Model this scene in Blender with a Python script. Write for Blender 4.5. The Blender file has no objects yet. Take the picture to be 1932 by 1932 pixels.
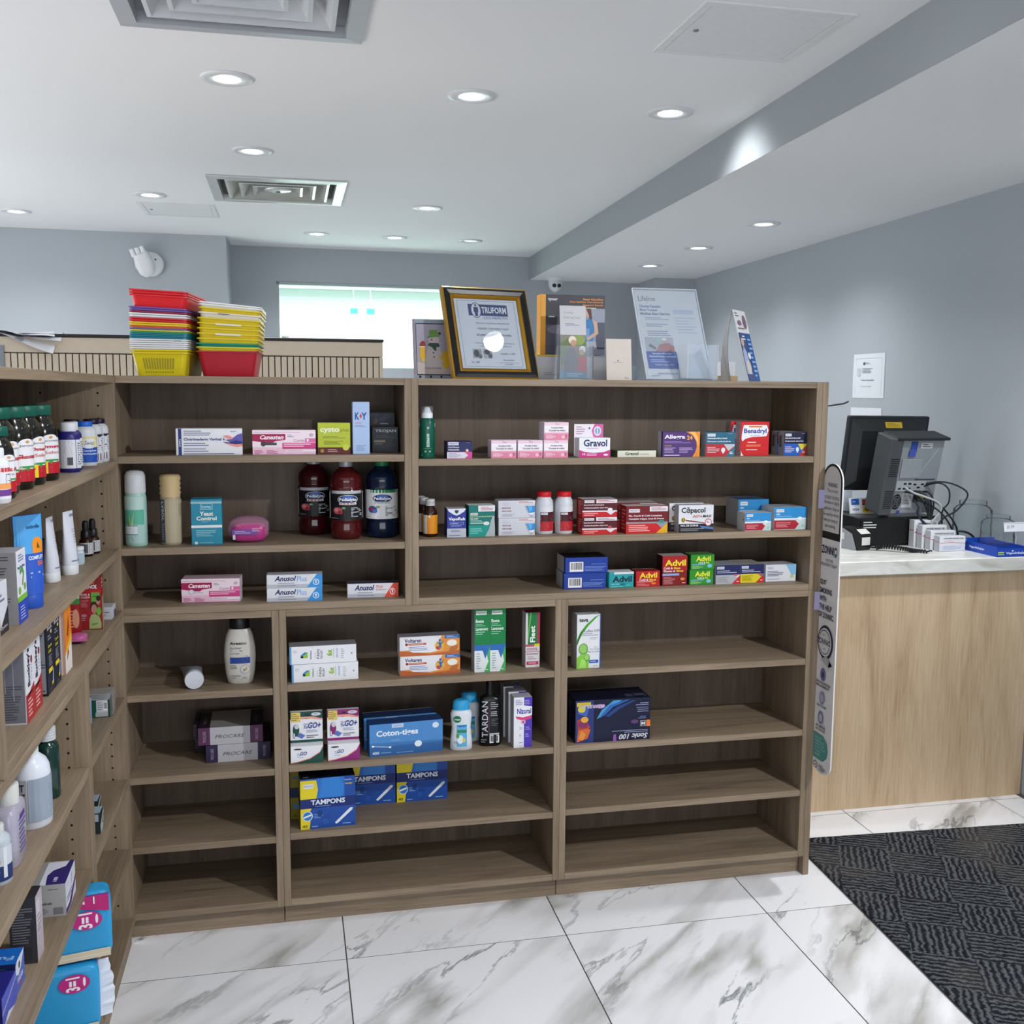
import bpy, bmesh, math, random
from mathutils import Matrix, Vector
sc = bpy.context.scene
COL = sc.collection
PI = math.pi

# ---------------------------------------------------------------- camera
cd = bpy.data.cameras.new('camera')
cam = bpy.data.objects.new('camera', cd)
COL.objects.link(cam)
cd.sensor_width = 36.0
cd.lens = 36.0 * 1935.76 / 1932.0
cd.clip_start = 0.02
R_ = Vector((0.97724143, -0.21202151, 0.00678708))
U_ = Vector((0.01831787, 0.11621898, 0.99305468))
F_ = Vector((0.21133774, 0.97032986, -0.11745778))
cam.matrix_world = Matrix(((R_.x, U_.x, -F_.x, 0.0), (R_.y, U_.y, -F_.y, 0.0),
                           (R_.z, U_.z, -F_.z, 1.5), (0, 0, 0, 1)))
sc.camera = cam

# ---------------------------------------------------------------- world, exposure
W = bpy.data.worlds.new('world')
sc.world = W
W.use_nodes = True
W.node_tree.nodes['Background'].inputs['Color'].default_value = (0.80, 0.88, 1.0, 1)
W.node_tree.nodes['Background'].inputs['Strength'].default_value = 0.35
vs = sc.view_settings
vs.view_transform = 'Standard'
vs.look = 'None'
vs.exposure = 0.0
vs.gamma = 1.0
vs.use_curve_mapping = False
cy = sc.cycles
cy.use_denoising = True
cy.max_bounces = 10
cy.diffuse_bounces = 6
cy.sample_clamp_indirect = 8.0
cy.caustics_reflective = False
cy.caustics_refractive = False

def area_light(name, loc, rot, sx, sy, power, color):
    l = bpy.data.lights.new(name, 'AREA')
    l.shape = 'RECTANGLE'
    l.size, l.size_y = sx, sy
    l.energy = power
    l.color = color
    o = bpy.data.objects.new(name, l)
    o.location = loc
    o.rotation_euler = rot
    COL.objects.link(o)
    return o

# soft fill added behind the camera, tilted up to brighten the ceiling
area_light('front_fill_light', (0.1, -2.85, 1.25), (math.radians(128), 0, 0), 4.2, 1.9, 85, (0.95, 0.975, 1.0))
# soft fill added at the blank left wall to lift the ceiling
area_light('side_fill_light', (-2.85, 3.6, 1.45), (0, math.radians(-122), 0), 1.7, 5.0, 112, (0.97, 0.99, 1.0))
# bright work room seen through the opening in the rear wall
area_light('work_room_panel_light', (0.7, 8.7, 2.40), (0, 0, 0), 2.6, 1.6, 150, (1.0, 1.0, 0.97))
SPOT = 30.0          # watts of an ordinary ceiling downlight
COOL = (0.97, 0.985, 1.0)

# ---------------------------------------------------------------- materials
MATS = {}
def s2l(c):
    c /= 255.0
    return c / 12.92 if c <= 0.04045 else ((c + 0.055) / 1.055) ** 2.4
def rgb(h):
    h = h.lstrip('#')
    return tuple(s2l(int(h[i:i + 2], 16)) for i in (0, 2, 4)) + (1.0,)

def new_mat(name):
    m = bpy.data.materials.new(name)
    m.use_nodes = True
    nt = m.node_tree
    return m, nt, nt.nodes['Principled BSDF']

def flat(h, rough=0.45, metal=0.0, spec=0.4, trans=0.0, emit=0.0, alpha=1.0):
    """printed card, plastic, painted metal: one colour with a faint procedural mottling"""
    key = (h, rough, metal, spec, trans, emit, alpha)
    if key in MATS:
        return MATS[key]
    m, nt, b = new_mat('paint_' + h.lstrip('#'))
    n, l = nt.nodes, nt.links
    c = rgb(h)
    nz = n.new('ShaderNodeTexNoise')
    nz.inputs['Scale'].default_value = 35.0
    tc = n.new('ShaderNodeTexCoord')
    l.new(tc.outputs['Object'], nz.inputs['Vector'])
    mx = n.new('ShaderNodeMix')
    mx.data_type = 'RGBA'
    mx.inputs['A'].default_value = tuple(x * 0.95 for x in c[:3]) + (1,)
    mx.inputs['B'].default_value = tuple(min(1.0, x * 1.04) for x in c[:3]) + (1,)
    l.new(nz.outputs['Fac'], mx.inputs['Factor'])
    l.new(mx.outputs['Result'], b.inputs['Base Color'])
    b.inputs['Roughness'].default_value = rough
    b.inputs['Metallic'].default_value = metal
    b.inputs['Specular IOR Level'].default_value = spec
    b.inputs['Transmission Weight'].default_value = trans
    b.inputs['IOR'].default_value = 1.45
    if emit > 0:
        b.inputs['Emission Color'].default_value = c
        b.inputs['Emission Strength'].default_value = emit
    MATS[key] = m
    return m

def clear_plastic(tint='#f2f6fa', name='clear_plastic', fac=0.90, blend=0.09, rough=0.06):
    """thin clear sheet: mostly see-through, mirror-like at a glance"""
    if name in MATS:
        return MATS[name]
    m = bpy.data.materials.new(name)
    m.use_nodes = True
    nt = m.node_tree
    n, l = nt.nodes, nt.links
    n.remove(n['Principled BSDF'])
    out = n['Material Output']
    tr = n.new('ShaderNodeBsdfTransparent')
    tr.inputs['Color'].default_value = rgb(tint)
    gl = n.new('ShaderNodeBsdfGlossy')
    gl.inputs['Roughness'].default_value = rough
    df = n.new('ShaderNodeBsdfDiffuse')
    df.inputs['Color'].default_value = rgb(tint)
    lw = n.new('ShaderNodeLayerWeight')
    lw.inputs['Blend'].default_value = blend
    m1 = n.new('ShaderNodeMixShader')
    m2 = n.new('ShaderNodeMixShader')
    m2.inputs['Fac'].default_value = 1 - fac
    l.new(lw.outputs['Fresnel'], m1.inputs['Fac'])
    l.new(tr.outputs[0], m1.inputs[1])
    l.new(gl.outputs[0], m1.inputs[2])
    l.new(m1.outputs[0], m2.inputs[1])
    l.new(df.outputs[0], m2.inputs[2])
    l.new(m2.outputs[0], out.inputs['Surface'])
    MATS[name] = m
    return m

def ramp(n, stops):
    r = n.new('ShaderNodeValToRGB')
    e = r.color_ramp.elements
    e[0].position, e[0].color = stops[0][0], stops[0][1]
    e[1].position, e[1].color = stops[-1][0], stops[-1][1]
    for p, c in stops[1:-1]:
        x = e.new(p)
        x.color = c
    return r

def wood(axis, tone='oak'):
    key = ('wood', axis, tone)
    if key in MATS:
        return MATS[key]
    m, nt, b = new_mat('%s_laminate_grain_%s' % (tone, axis))
    n, l = nt.nodes, nt.links
    tc = n.new('ShaderNodeTexCoord')
    oi = n.new('ShaderNodeObjectInfo')
    ad = n.new('ShaderNodeVectorMath')
    ad.operation = 'MULTIPLY_ADD'
    ad.inputs[1].default_value = (1, 1, 1)
    cmb = n.new('ShaderNodeCombineXYZ')
    ml = n.new('ShaderNodeMath')
    ml.operation = 'MULTIPLY'
    ml.inputs[1].default_value = 37.0
    l.new(oi.outputs['Random'], ml.inputs[0])
    for k in range(3):
        l.new(ml.outputs[0], cmb.inputs[k])
    l.new(tc.outputs['Object'], ad.inputs[0])
    l.new(cmb.outputs[0], ad.inputs[2])
    mp = n.new('ShaderNodeMapping')
    q_ = 6.5 if tone == 'counter' else 17.0
    s = {'x': (1.4, q_, q_), 'y': (q_, 1.4, q_), 'z': (q_, q_, 1.1 if tone == 'counter' else 1.4)}[axis]
    mp.inputs['Scale'].default_value = s
    l.new(ad.outputs[0], mp.inputs['Vector'])
    n1 = n.new('ShaderNodeTexNoise')
    n1.inputs['Scale'].default_value = 1.0
    n1.inputs['Detail'].default_value = 6.0
    n1.inputs['Roughness'].default_value = 0.62
    n1.inputs['Distortion'].default_value = 0.7
    l.new(mp.outputs[0], n1.inputs['Vector'])
    mp2 = n.new('ShaderNodeMapping')
    s2 = {'x': (7, 190, 190), 'y': (190, 7, 190), 'z': (190, 190, 7)}[axis]
    mp2.inputs['Scale'].default_value = s2
    l.new(ad.outputs[0], mp2.inputs['Vector'])
    n2 = n.new('ShaderNodeTexNoise')
    n2.inputs['Scale'].default_value = 1.0
    n2.inputs['Detail'].default_value = 3.0
    l.new(mp2.outputs[0], n2.inputs['Vector'])
    mx = n.new('ShaderNodeMath')
    mx.operation = 'MULTIPLY_ADD'
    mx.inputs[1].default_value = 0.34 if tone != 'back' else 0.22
    l.new(n2.outputs['Fac'], mx.inputs[0])
    sc1 = n.new('ShaderNodeMath')
    sc1.operation = 'MULTIPLY'
    sc1.inputs[1].default_value = 0.72
    l.new(n1.outputs['Fac'], sc1.inputs[0])
    l.new(sc1.outputs[0], mx.inputs[2])
    if tone == 'oak':
        cs = [(0.30, rgb('#5f5244')), (0.46, rgb('#7d6d5a')), (0.58, rgb('#8b7a66')), (0.74, rgb('#9c8b76'))]
    elif tone == 'counter':
        cs = [(0.30, rgb('#9c8468')), (0.46, rgb('#b89f80')), (0.58, rgb('#c6ae8f')), (0.74, rgb('#d3bea2'))]
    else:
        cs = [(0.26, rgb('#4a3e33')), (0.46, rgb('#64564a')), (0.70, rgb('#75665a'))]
    r = ramp(n, cs)
    l.new(mx.outputs[0], r.inputs['Fac'])
    l.new(r.outputs['Color'], b.inputs['Base Color'])
    b.inputs['Roughness'].default_value = 0.52
    b.inputs['Specular IOR Level'].default_value = 0.35
    bp = n.new('ShaderNodeBump')
    bp.inputs['Strength'].default_value = 0.12
    bp.inputs['Distance'].default_value = 0.001
    l.new(n2.outputs['Fac'], bp.inputs['Height'])
    l.new(bp.outputs[0], b.inputs['Normal'])
    MATS[key] = m
    return m

def wall_paint(h, name, rough=0.75):
    if name in MATS:
        return MATS[name]
    m, nt, b = new_mat(name)
    n, l = nt.nodes, nt.links
    tc = n.new('ShaderNodeTexCoord')
    nz = n.new('ShaderNodeTexNoise')
    nz.inputs['Scale'].default_value = 260.0
    nz.inputs['Detail'].default_value = 2.0
    l.new(tc.outputs['Object'], nz.inputs['Vector'])
    bp = n.new('ShaderNodeBump')
    bp.inputs['Strength'].default_value = 0.06
    bp.inputs['Distance'].default_value = 0.001
    l.new(nz.outputs['Fac'], bp.inputs['Height'])
    l.new(bp.outputs[0], b.inputs['Normal'])
    b.inputs['Base Color'].default_value = rgb(h)
    b.inputs['Roughness'].default_value = rough
    b.inputs['Specular IOR Level'].default_value = 0.25
    MATS[name] = m
    return m

def marble():
    if 'marble' in MATS:
        return MATS['marble']
    m, nt, b = new_mat('white_marble_porcelain')
    n, l = nt.nodes, nt.links
    tc = n.new('ShaderNodeTexCoord')
    oi = n.new('ShaderNodeObjectInfo')
    ml = n.new('ShaderNodeMath')
    ml.operation = 'MULTIPLY'
    ml.inputs[1].default_value = 53.0
    l.new(oi.outputs['Random'], ml.inputs[0])
    cmb = n.new('ShaderNodeCombineXYZ')
    l.new(ml.outputs[0], cmb.inputs[0])
    l.new(ml.outputs[0], cmb.inputs[1])
    ad = n.new('ShaderNodeVectorMath')
    ad.operation = 'ADD'
    l.new(tc.outputs['Object'], ad.inputs[0])
    l.new(cmb.outputs[0], ad.inputs[1])
    mp = n.new('ShaderNodeMapping')
    mp.inputs['Scale'].default_value = (0.95, 3.9, 1)
    rot = n.new('ShaderNodeMapping')
    rot.inputs['Rotation'].default_value = (0, 0, math.radians(-46))
    l.new(ad.outputs[0], rot.inputs['Vector'])
    l.new(rot.outputs[0], mp.inputs['Vector'])
    # warp
    wn = n.new('ShaderNodeTexNoise')
    wn.inputs['Scale'].default_value = 2.4
    wn.inputs['Detail'].default_value = 6
    wn.inputs['Roughness'].default_value = 0.6
    l.new(mp.outputs[0], wn.inputs['Vector'])
    wm = n.new('ShaderNodeMix')
    wm.data_type = 'VECTOR'
    wm.inputs['Factor'].default_value = 0.28
    l.new(mp.outputs[0], wm.inputs['A'])
    l.new(wn.outputs['Color'], wm.inputs['B'])
    # veins: thin lines where a warped noise crosses its middle
    def vein(scale, width, det):
        a = n.new('ShaderNodeTexNoise')
        a.inputs['Scale'].default_value = scale
        a.inputs['Detail'].default_value = det
        a.inputs['Roughness'].default_value = 0.55
        l.new(wm.outputs['Result'], a.inputs['Vector'])
        s = n.new('ShaderNodeMath')
        s.operation = 'SUBTRACT'
        s.inputs[1].default_value = 0.5
        l.new(a.outputs['Fac'], s.inputs[0])
        ab = n.new('ShaderNodeMath')
        ab.operation = 'ABSOLUTE'
        l.new(s.outputs[0], ab.inputs[0])
        mr = n.new('ShaderNodeMapRange')
        mr.inputs['From Min'].default_value = 0.0
        mr.inputs['From Max'].default_value = width
        mr.inputs['To Min'].default_value = 1.0
        mr.inputs['To Max'].default_value = 0.0
        l.new(ab.outputs[0], mr.inputs['Value'])
        return mr.outputs[0]
    v1 = vein(1.7, 0.016, 7)
    v2 = vein(1.25, 0.075, 3)
    # mask so the veins come in bands
    mk = n.new('ShaderNodeTexNoise')
    mk.inputs['Scale'].default_value = 1.3
    mk.inputs['Detail'].default_value = 2
    l.new(mp.outputs[0], mk.inputs['Vector'])
    mkr = n.new('ShaderNodeMapRange')
    mkr.inputs['From Min'].default_value = 0.44
    mkr.inputs['From Max'].default_value = 0.64
    l.new(mk.outputs['Fac'], mkr.inputs['Value'])
    a1 = n.new('ShaderNodeMath')
    a1.operation = 'MULTIPLY'
    l.new(v1, a1.inputs[0])
    l.new(mkr.outputs[0], a1.inputs[1])
    a2 = n.new('ShaderNodeMath')
    a2.operation = 'MULTIPLY'
    l.new(v2, a2.inputs[0])
    l.new(mkr.outputs[0], a2.inputs[1])
    c1 = n.new('ShaderNodeMix')
    c1.data_type = 'RGBA'
    c1.inputs['A'].default_value = rgb('#e9e9ec')
    c1.inputs['B'].default_value = rgb('#a5a49f')
    l.new(a2.outputs[0], c1.inputs['Factor'])
    c2 = n.new('ShaderNodeMix')
    c2.data_type = 'RGBA'
    l.new(c1.outputs['Result'], c2.inputs['A'])
    c2.inputs['B'].default_value = rgb('#606464')
    sc2 = n.new('ShaderNodeMath')
    sc2.operation = 'MULTIPLY'
    sc2.inputs[1].default_value = 0.85
    l.new(a1.outputs[0], sc2.inputs[0])
    l.new(sc2.outputs[0], c2.inputs['Factor'])
    l.new(c2.outputs['Result'], b.inputs['Base Color'])
    b.inputs['Roughness'].default_value = 0.32
    b.inputs['Specular IOR Level'].default_value = 0.4
    MATS['marble'] = m
    return m

def stone_top():
    if 'stone_top' in MATS:
        return MATS['stone_top']
    m, nt, b = new_mat('pale_stone_worktop')
    n, l = nt.nodes, nt.links
    tc = n.new('ShaderNodeTexCoord')
    mp = n.new('ShaderNodeMapping')
    mp.inputs['Scale'].default_value = (2.5, 9, 9)
    l.new(tc.outputs['Object'], mp.inputs['Vector'])
    nz = n.new('ShaderNodeTexNoise')
    nz.inputs['Scale'].default_value = 2.0
    nz.inputs['Detail'].default_value = 7
    nz.inputs['Distortion'].default_value = 1.2
    l.new(mp.outputs[0], nz.inputs['Vector'])
    r = ramp(n, [(0.3, rgb('#b4b3ac')), (0.5, rgb('#d0d0ca')), (0.75, rgb('#dedfdb'))])
    l.new(nz.outputs['Fac'], r.inputs['Fac'])
    l.new(r.outputs['Color'], b.inputs['Base Color'])
    b.inputs['Roughness'].default_value = 0.3
    MATS['stone_top'] = m
    return m

def carpet():
    if 'carpet' in MATS:
        return MATS['carpet']
    m, nt, b = new_mat('charcoal_ribbed_matting')
    n, l = nt.nodes, nt.links
    tc = n.new('ShaderNodeTexCoord')
    mp = n.new('ShaderNodeMapping')
    mp.inputs['Rotation'].default_value = (0, 0, math.radians(24))
    l.new(tc.outputs['Object'], mp.inputs['Vector'])
    nz = n.new('ShaderNodeTexNoise')
    nz.inputs['Scale'].default_value = 60
    nz.inputs['Detail'].default_value = 3
    l.new(mp.outputs[0], nz.inputs['Vector'])
    wm = n.new('ShaderNodeMix')
    wm.data_type = 'VECTOR'
    wm.inputs['Factor'].default_value = 0.02
    l.new(mp.outputs[0], wm.inputs['A'])
    l.new(nz.outputs['Color'], wm.inputs['B'])
    ck = n.new('ShaderNodeTexChecker')
    ck.inputs['Scale'].default_value = 6.5
    l.new(wm.outputs['Result'], ck.inputs['Vector'])
    def rib(d):
        w = n.new('ShaderNodeTexWave')
        w.bands_direction = d
        w.inputs['Scale'].default_value = 17.0
        w.inputs['Distortion'].default_value = 3.5
        w.inputs['Detail'].default_value = 3
        w.inputs['Detail Scale'].default_value = 2.0
        l.new(wm.outputs['Result'], w.inputs['Vector'])
        return w.outputs['Fac']
    rx, ry = rib('X'), rib('Y')
    mx = n.new('ShaderNodeMix')
    mx.data_type = 'FLOAT'
    l.new(ck.outputs['Fac'], mx.inputs['Factor'])
    l.new(rx, mx.inputs['A'])
    l.new(ry, mx.inputs['B'])
    n3 = n.new('ShaderNodeTexNoise')
    n3.inputs['Scale'].default_value = 240
    n3.inputs['Detail'].default_value = 3
    l.new(tc.outputs['Object'], n3.inputs['Vector'])
    m2 = n.new('ShaderNodeMath')
    m2.operation = 'MULTIPLY_ADD'
    m2.inputs[1].default_value = 0.5
    l.new(mx.outputs['Result'], m2.inputs[0])
    m3 = n.new('ShaderNodeMath')
    m3.operation = 'MULTIPLY'
    m3.inputs[1].default_value = 0.75
    l.new(n3.outputs['Fac'], m3.inputs[0])
    l.new(m3.outputs[0], m2.inputs[2])
    r = ramp(n, [(0.36, rgb('#15171b')), (0.6, rgb('#2c2f35')), (0.86, rgb('#5a5d62'))])
    l.new(m2.outputs[0], r.inputs['Fac'])
    # trodden, gritty patches, with a bright sheen mixed into their colour
    dn = n.new('ShaderNodeTexNoise')
    dn.inputs['Scale'].default_value = 2.3
    dn.inputs['Detail'].default_value = 5
    l.new(tc.outputs['Object'], dn.inputs['Vector'])
    dr = n.new('ShaderNodeMapRange')
    dr.inputs['From Min'].default_value = 0.55
    dr.inputs['From Max'].default_value = 0.75
    dr.inputs['To Max'].default_value = 0.35
    l.new(dn.outputs['Fac'], dr.inputs['Value'])
    dm = n.new('ShaderNodeMix')
    dm.data_type = 'RGBA'
    l.new(dr.outputs[0], dm.inputs['Factor'])
    l.new(r.outputs['Color'], dm.inputs['A'])
    dm.inputs['B'].default_value = rgb('#6b6459')
    l.new(dm.outputs['Result'], b.inputs['Base Color'])
    b.inputs['Roughness'].default_value = 0.9
    b.inputs['Specular IOR Level'].default_value = 0.1
    bp = n.new('ShaderNodeBump')
    bp.inputs['Strength'].default_value = 0.8
    bp.inputs['Distance'].default_value = 0.004
    l.new(m2.outputs[0], bp.inputs['Height'])
    l.new(bp.outputs[0], b.inputs['Normal'])
    MATS['carpet'] = m
    return m

def M(c):
    return c if not isinstance(c, str) else flat(c)

# ---------------------------------------------------------------- lettering
TXT = {}
_tc = bpy.data.curves.new('lettering', 'FONT')
_to = bpy.data.objects.new('lettering', _tc)
def text_tris(s, bold=False, ital=False):
    k = (s, bold, ital)
    if k in TXT:
        return TXT[k]
    _tc.body = s
    _tc.size = 1.0
    _tc.offset = 0.03 if bold else 0.0
    _tc.shear = 0.28 if ital else 0.0
    _tc.resolution_u = 2
    _tc.fill_mode = 'FRONT'
    me = _to.to_mesh()
    v = [(p.co.x, p.co.y) for p in me.vertices]
    f = [tuple(p.vertices) for p in me.polygons]
    _to.to_mesh_clear()
    if v:
        x0, x1 = min(p[0] for p in v), max(p[0] for p in v)
        y0, y1 = min(p[1] for p in v), max(p[1] for p in v)
        v = [((p[0] - x0) / max(1e-6, x1 - x0), (p[1] - y0) / max(1e-6, y1 - y0)) for p in v]
    TXT[k] = (v, f)
    return TXT[k]

# ---------------------------------------------------------------- geometry
class G:
    def __init__(s):
        s.v, s.f, s.i, s.mats, s.sm = [], [], [], [], []
    def mi(s, m):
        m = M(m)
        if m not in s.mats:
            s.mats.append(m)
        return s.mats.index(m)
    def add(s, vs, fs, m, smooth=False):
        b = len(s.v)
        s.v += [tuple(p) for p in vs]
        k = s.mi(m)
        for f in fs:
            s.f.append(tuple(b + q for q in f))
            s.i.append(k)
            s.sm.append(smooth)
        return s
    def poly(s, pts, m):
        return s.add(pts, [tuple(range(len(pts)))], m)
    def box(s, x0, x1, y0, y1, z0, z1, m):
        vs = [(x, y, z) for z in (z0, z1) for y in (y0, y1) for x in (x0, x1)]
        fs = [(0, 2, 3, 1), (4, 5, 7, 6), (0, 1, 5, 4), (2, 6, 7, 3), (0, 4, 6, 2), (1, 3, 7, 5)]
        return s.add(vs, fs, m)
    def cbox(s, x0, x1, y0, y1, z0, z1, m, c=0.001, front=None, side=None, top=None):
        """box with chamfered edges"""
        c = min(c, (x1 - x0) / 3, (y1 - y0) / 3, (z1 - z0) / 3)
        L = ((x0, x1), (y0, y1), (z0, z1))
        idx, vs = {}, []
        for sx in (0, 1):
            for sy in (0, 1):
                for sz in (0, 1):
                    sg = (sx, sy, sz)
                    for a in range(3):
                        p = []
                        for k in range(3):
                            q = L[k][sg[k]]
                            if k != a:
                                q += c if sg[k] == 0 else -c
                            p.append(q)
                        idx[(sg, a)] = len(vs)
                        vs.append(tuple(p))
        fm = {0: side or m, 1: front or m, 2: top or m}
        b = len(s.v)
        s.v += vs
        def face(ids, mat, nrm):
            P = [Vector(vs[q]) for q in ids]
            nn = (P[1] - P[0]).cross(P[2] - P[0])
            if nn.dot(nrm) < 0:
                ids = ids[::-1]
            s.f.append(tuple(b + q for q in ids))
            s.i.append(s.mi(mat))
            s.sm.append(False)
        for a in range(3):
            o1, o2 = [k for k in range(3) if k != a]
            for d in (0, 1):
                ring = []
                for (p, q) in ((0, 0), (1, 0), (1, 1), (0, 1)):
                    sg = [0, 0, 0]
                    sg[a], sg[o1], sg[o2] = d, p, q
                    ring.append(idx[(tuple(sg), a)])
                nr = Vector((0, 0, 0))
                nr[a] = 1 if d else -1
                face(ring, fm[a], nr)
            for p in (0, 1):
                for q in (0, 1):
                    sg0, sg1 = [0, 0, 0], [0, 0, 0]
                    sg0[o1] = sg1[o1] = p
                    sg0[o2] = sg1[o2] = q
                    sg0[a], sg1[a] = 0, 1
                    sg0, sg1 = tuple(sg0), tuple(sg1)
                    nr = Vector((0, 0, 0))
                    nr[o1] = 1 if p else -1
                    nr[o2] = 1 if q else -1
                    face([idx[(sg0, o1)], idx[(sg1, o1)], idx[(sg1, o2)], idx[(sg0, o2)]], m, nr)
        for sx in (0, 1):
            for sy in (0, 1):
                for sz in (0, 1):
                    sg = (sx, sy, sz)
                    face([idx[(sg, 0)], idx[(sg, 1)], idx[(sg, 2)]], m,
                         Vector((1 if sx else -1, 1 if sy else -1, 1 if sz else -1)))
        return s
    def loft(s, secs, m, n=24, ex=2.0, caps=True, smooth=True, cx=0.0, cy_=0.0):
        """stack of (super)ellipse sections (z, rx, ry[, dx, dy])"""
        vs = []
        for sec in secs:
            z, rx, ry = sec[:3]
            dx = sec[3] if len(sec) > 3 else 0.0
            dy = sec[4] if len(sec) > 4 else 0.0
            for k in range(n):
                t = 2 * PI * k / n
                c, q = math.cos(t), math.sin(t)
                x = math.copysign(abs(c) ** (2 / ex), c) * rx
                y = math.copysign(abs(q) ** (2 / ex), q) * ry
                vs.append((cx + x + dx, cy_ + y + dy, z))
        fs = []
        for j in range(len(secs) - 1):
            for k in range(n):
                a, b2 = j * n + k, j * n + (k + 1) % n
                fs.append((a, b2, b2 + n, a + n))
        s.add(vs, fs, m, smooth)
        if caps:
            s.add(vs[:n], [tuple(range(n))[::-1]], m)
            s.add(vs[-n:], [tuple(range(n))], m)
        return s
    def lathe(s, prof, m, n=24, caps=True, smooth=True, cx=0.0, cy_=0.0):
        return s.loft([(z, r, r) for r, z in prof], m, n, 2.0, caps, smooth, cx, cy_)
    def tube(s, pts, r, m, n=8, closed=False):
        P = [Vector(p) for p in pts]
        rings, N = [], len(P)
        up = Vector((0, 0, 1))
        for k in range(N):
            a = P[max(0, k - 1)]
            b = P[min(N - 1, k + 1)]
            d = (b - a).normalized()
            if abs(d.dot(up)) > 0.95:
                up = Vector((1, 0, 0))
            x = d.cross(up).normalized()
            y = x.cross(d).normalized()
            up = y
            rings.append([P[k] + r * (math.cos(2 * PI * q / n) * x + math.sin(2 * PI * q / n) * y) for q in range(n)])
        vs = [p for q in rings for p in q]
        fs = []
        for j in range(N - 1):
            for k in range(n):
                a, b2 = j * n + k, j * n + (k + 1) % n
                fs.append((a, b2, b2 + n, a + n))
        s.add(vs, fs, m, True)
        s.add(rings[0], [tuple(range(n))[::-1]], m)
        s.add(rings[-1], [tuple(range(n))], m)
        return s
    def art(s, ops, mp, curved=False, seed=1):
        """flat print: coloured shapes and lettering laid on a face. mp(u, v, k) gives the point"""
        rnd = random.Random(seed)
        k = 0
        for o in ops:
            k += 1
            t = o[0]
            if t == 'r':
                _, u0, v0, u1, v1, c = o
                n = max(1, int(abs(u1 - u0) * 14)) if curved else 1
                nv = max(1, int(abs(v1 - v0) * 6)) if curved else 1
                vs = [mp(u0 + (u1 - u0) * i / n, v0 + (v1 - v0) * j / nv, k) for j in range(nv + 1) for i in range(n + 1)]
                fs = [(j * (n + 1) + i, j * (n + 1) + i + 1, (j + 1) * (n + 1) + i + 1, (j + 1) * (n + 1) + i)
                      for j in range(nv) for i in range(n)]
                s.add(vs, fs, c)
            elif t == 'p':
                s.add([mp(u, v, k) for u, v in o[1]], [tuple(range(len(o[1])))], o[2])
            elif t == 'e':
                _, u, v, ru, rv, c = o
                n = 20
                ring = [(1.0, 0)] if False else None
                vs = [mp(u, v, k)]
                rr = (0.5, 1.0) if curved else (1.0,)
                for q in rr:
                    vs += [mp(u + ru * q * math.cos(2 * PI * i / n), v + rv * q * math.sin(2 * PI * i / n), k) for i in range(n)]
                fs = [(0, 1 + i, 1 + (i + 1) % n) for i in range(n)]
                if curved:
                    fs += [(1 + i, 1 + n + i, 1 + n + (i + 1) % n, 1 + (i + 1) % n) for i in range(n)]
                s.add(vs, fs, c)
            elif t == 't':
                _, tx, u0, v0, u1, v1, c = o[:7]
                fl = o[7] if len(o) > 7 else ''
                v, f = text_tris(tx, 'b' in fl, 'i' in fl)
                vs = []
                for a, b in v:
                    if 'v' in fl:       # reads upward
                        vs.append(mp(u1 - (u1 - u0) * b, v0 + (v1 - v0) * a, k))
                    elif 'V' in fl:     # reads downward
                        vs.append(mp(u0 + (u1 - u0) * b, v1 - (v1 - v0) * a, k))
                    else:
                        vs.append(mp(u0 + (u1 - u0) * a, v0 + (v1 - v0) * b, k))
                s.add(vs, f, c)
            elif t == 'g':
                _, u0, v0, u1, v1, n, c = o
                h = (v1 - v0) / n
                for j in range(n):
                    w = (u1 - u0) * rnd.uniform(0.55, 1.0)
                    q = v1 - h * j - h * 0.25
                    s.add([mp(u0, q - h * 0.42, k), mp(u0 + w, q - h * 0.42, k), mp(u0 + w, q, k), mp(u0, q, k)], [(0, 1, 2, 3)], c)
            elif t == 'b':      # barcode
                _, u0, v0, u1, v1 = o
                s.add([mp(u0, v0, k), mp(u1, v0, k), mp(u1, v1, k), mp(u0, v1, k)], [(0, 1, 2, 3)], '#e8e8ea')
                k += 1
                x = u0 + (u1 - u0) * 0.08
                while x < u1 - (u1 - u0) * 0.1:
                    w = (u1 - u0) * rnd.choice((0.018, 0.03, 0.05))
                    s.add([mp(x, v0 + (v1 - v0) * 0.2, k), mp(x + w, v0 + (v1 - v0) * 0.2, k), mp(x + w, v1 - (v1 - v0) * 0.08, k), mp(x, v1 - (v1 - v0) * 0.08, k)], [(0, 1, 2, 3)], '#2a2a30')
                    x += w + (u1 - u0) * rnd.choice((0.02, 0.035))
        return s
    def mesh(s, name):
        me = bpy.data.meshes.new(name)
        me.from_pydata(s.v, [], s.f)
        for m in s.mats:
            me.materials.append(m)
        me.polygons.foreach_set('material_index', s.i)
        me.polygons.foreach_set('use_smooth', s.sm)
        me.update()
        return me
    def build(s, name, parent=None, loc=None, rot=None):
        o = bpy.data.objects.new(name, s.mesh(name))
        COL.objects.link(o)
        if parent:
            o.parent = parent
        if loc:
            o.location = loc
        if rot:
            o.rotation_euler = rot
        return o

def tag(o, label, cat, group=None, kind=None):
    if label:
        o['label'] = label
    if cat:
        o['category'] = cat
    if group:
        o['group'] = group
    if kind:
        o['kind'] = kind
    return o

def thing(name, label, cat, loc=(0, 0, 0), rotz=0.0, group=None, rot=None):
    o = bpy.data.objects.new(name, None)
    o.empty_display_size = 0.05
    COL.objects.link(o)
    o.location = loc
    o.rotation_euler = rot or (0, 0, rotz)
    return tag(o, label, cat, group)

def struct(name, g):
    o = g.build(name)
    o['kind'] = 'structure'
    return o

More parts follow.
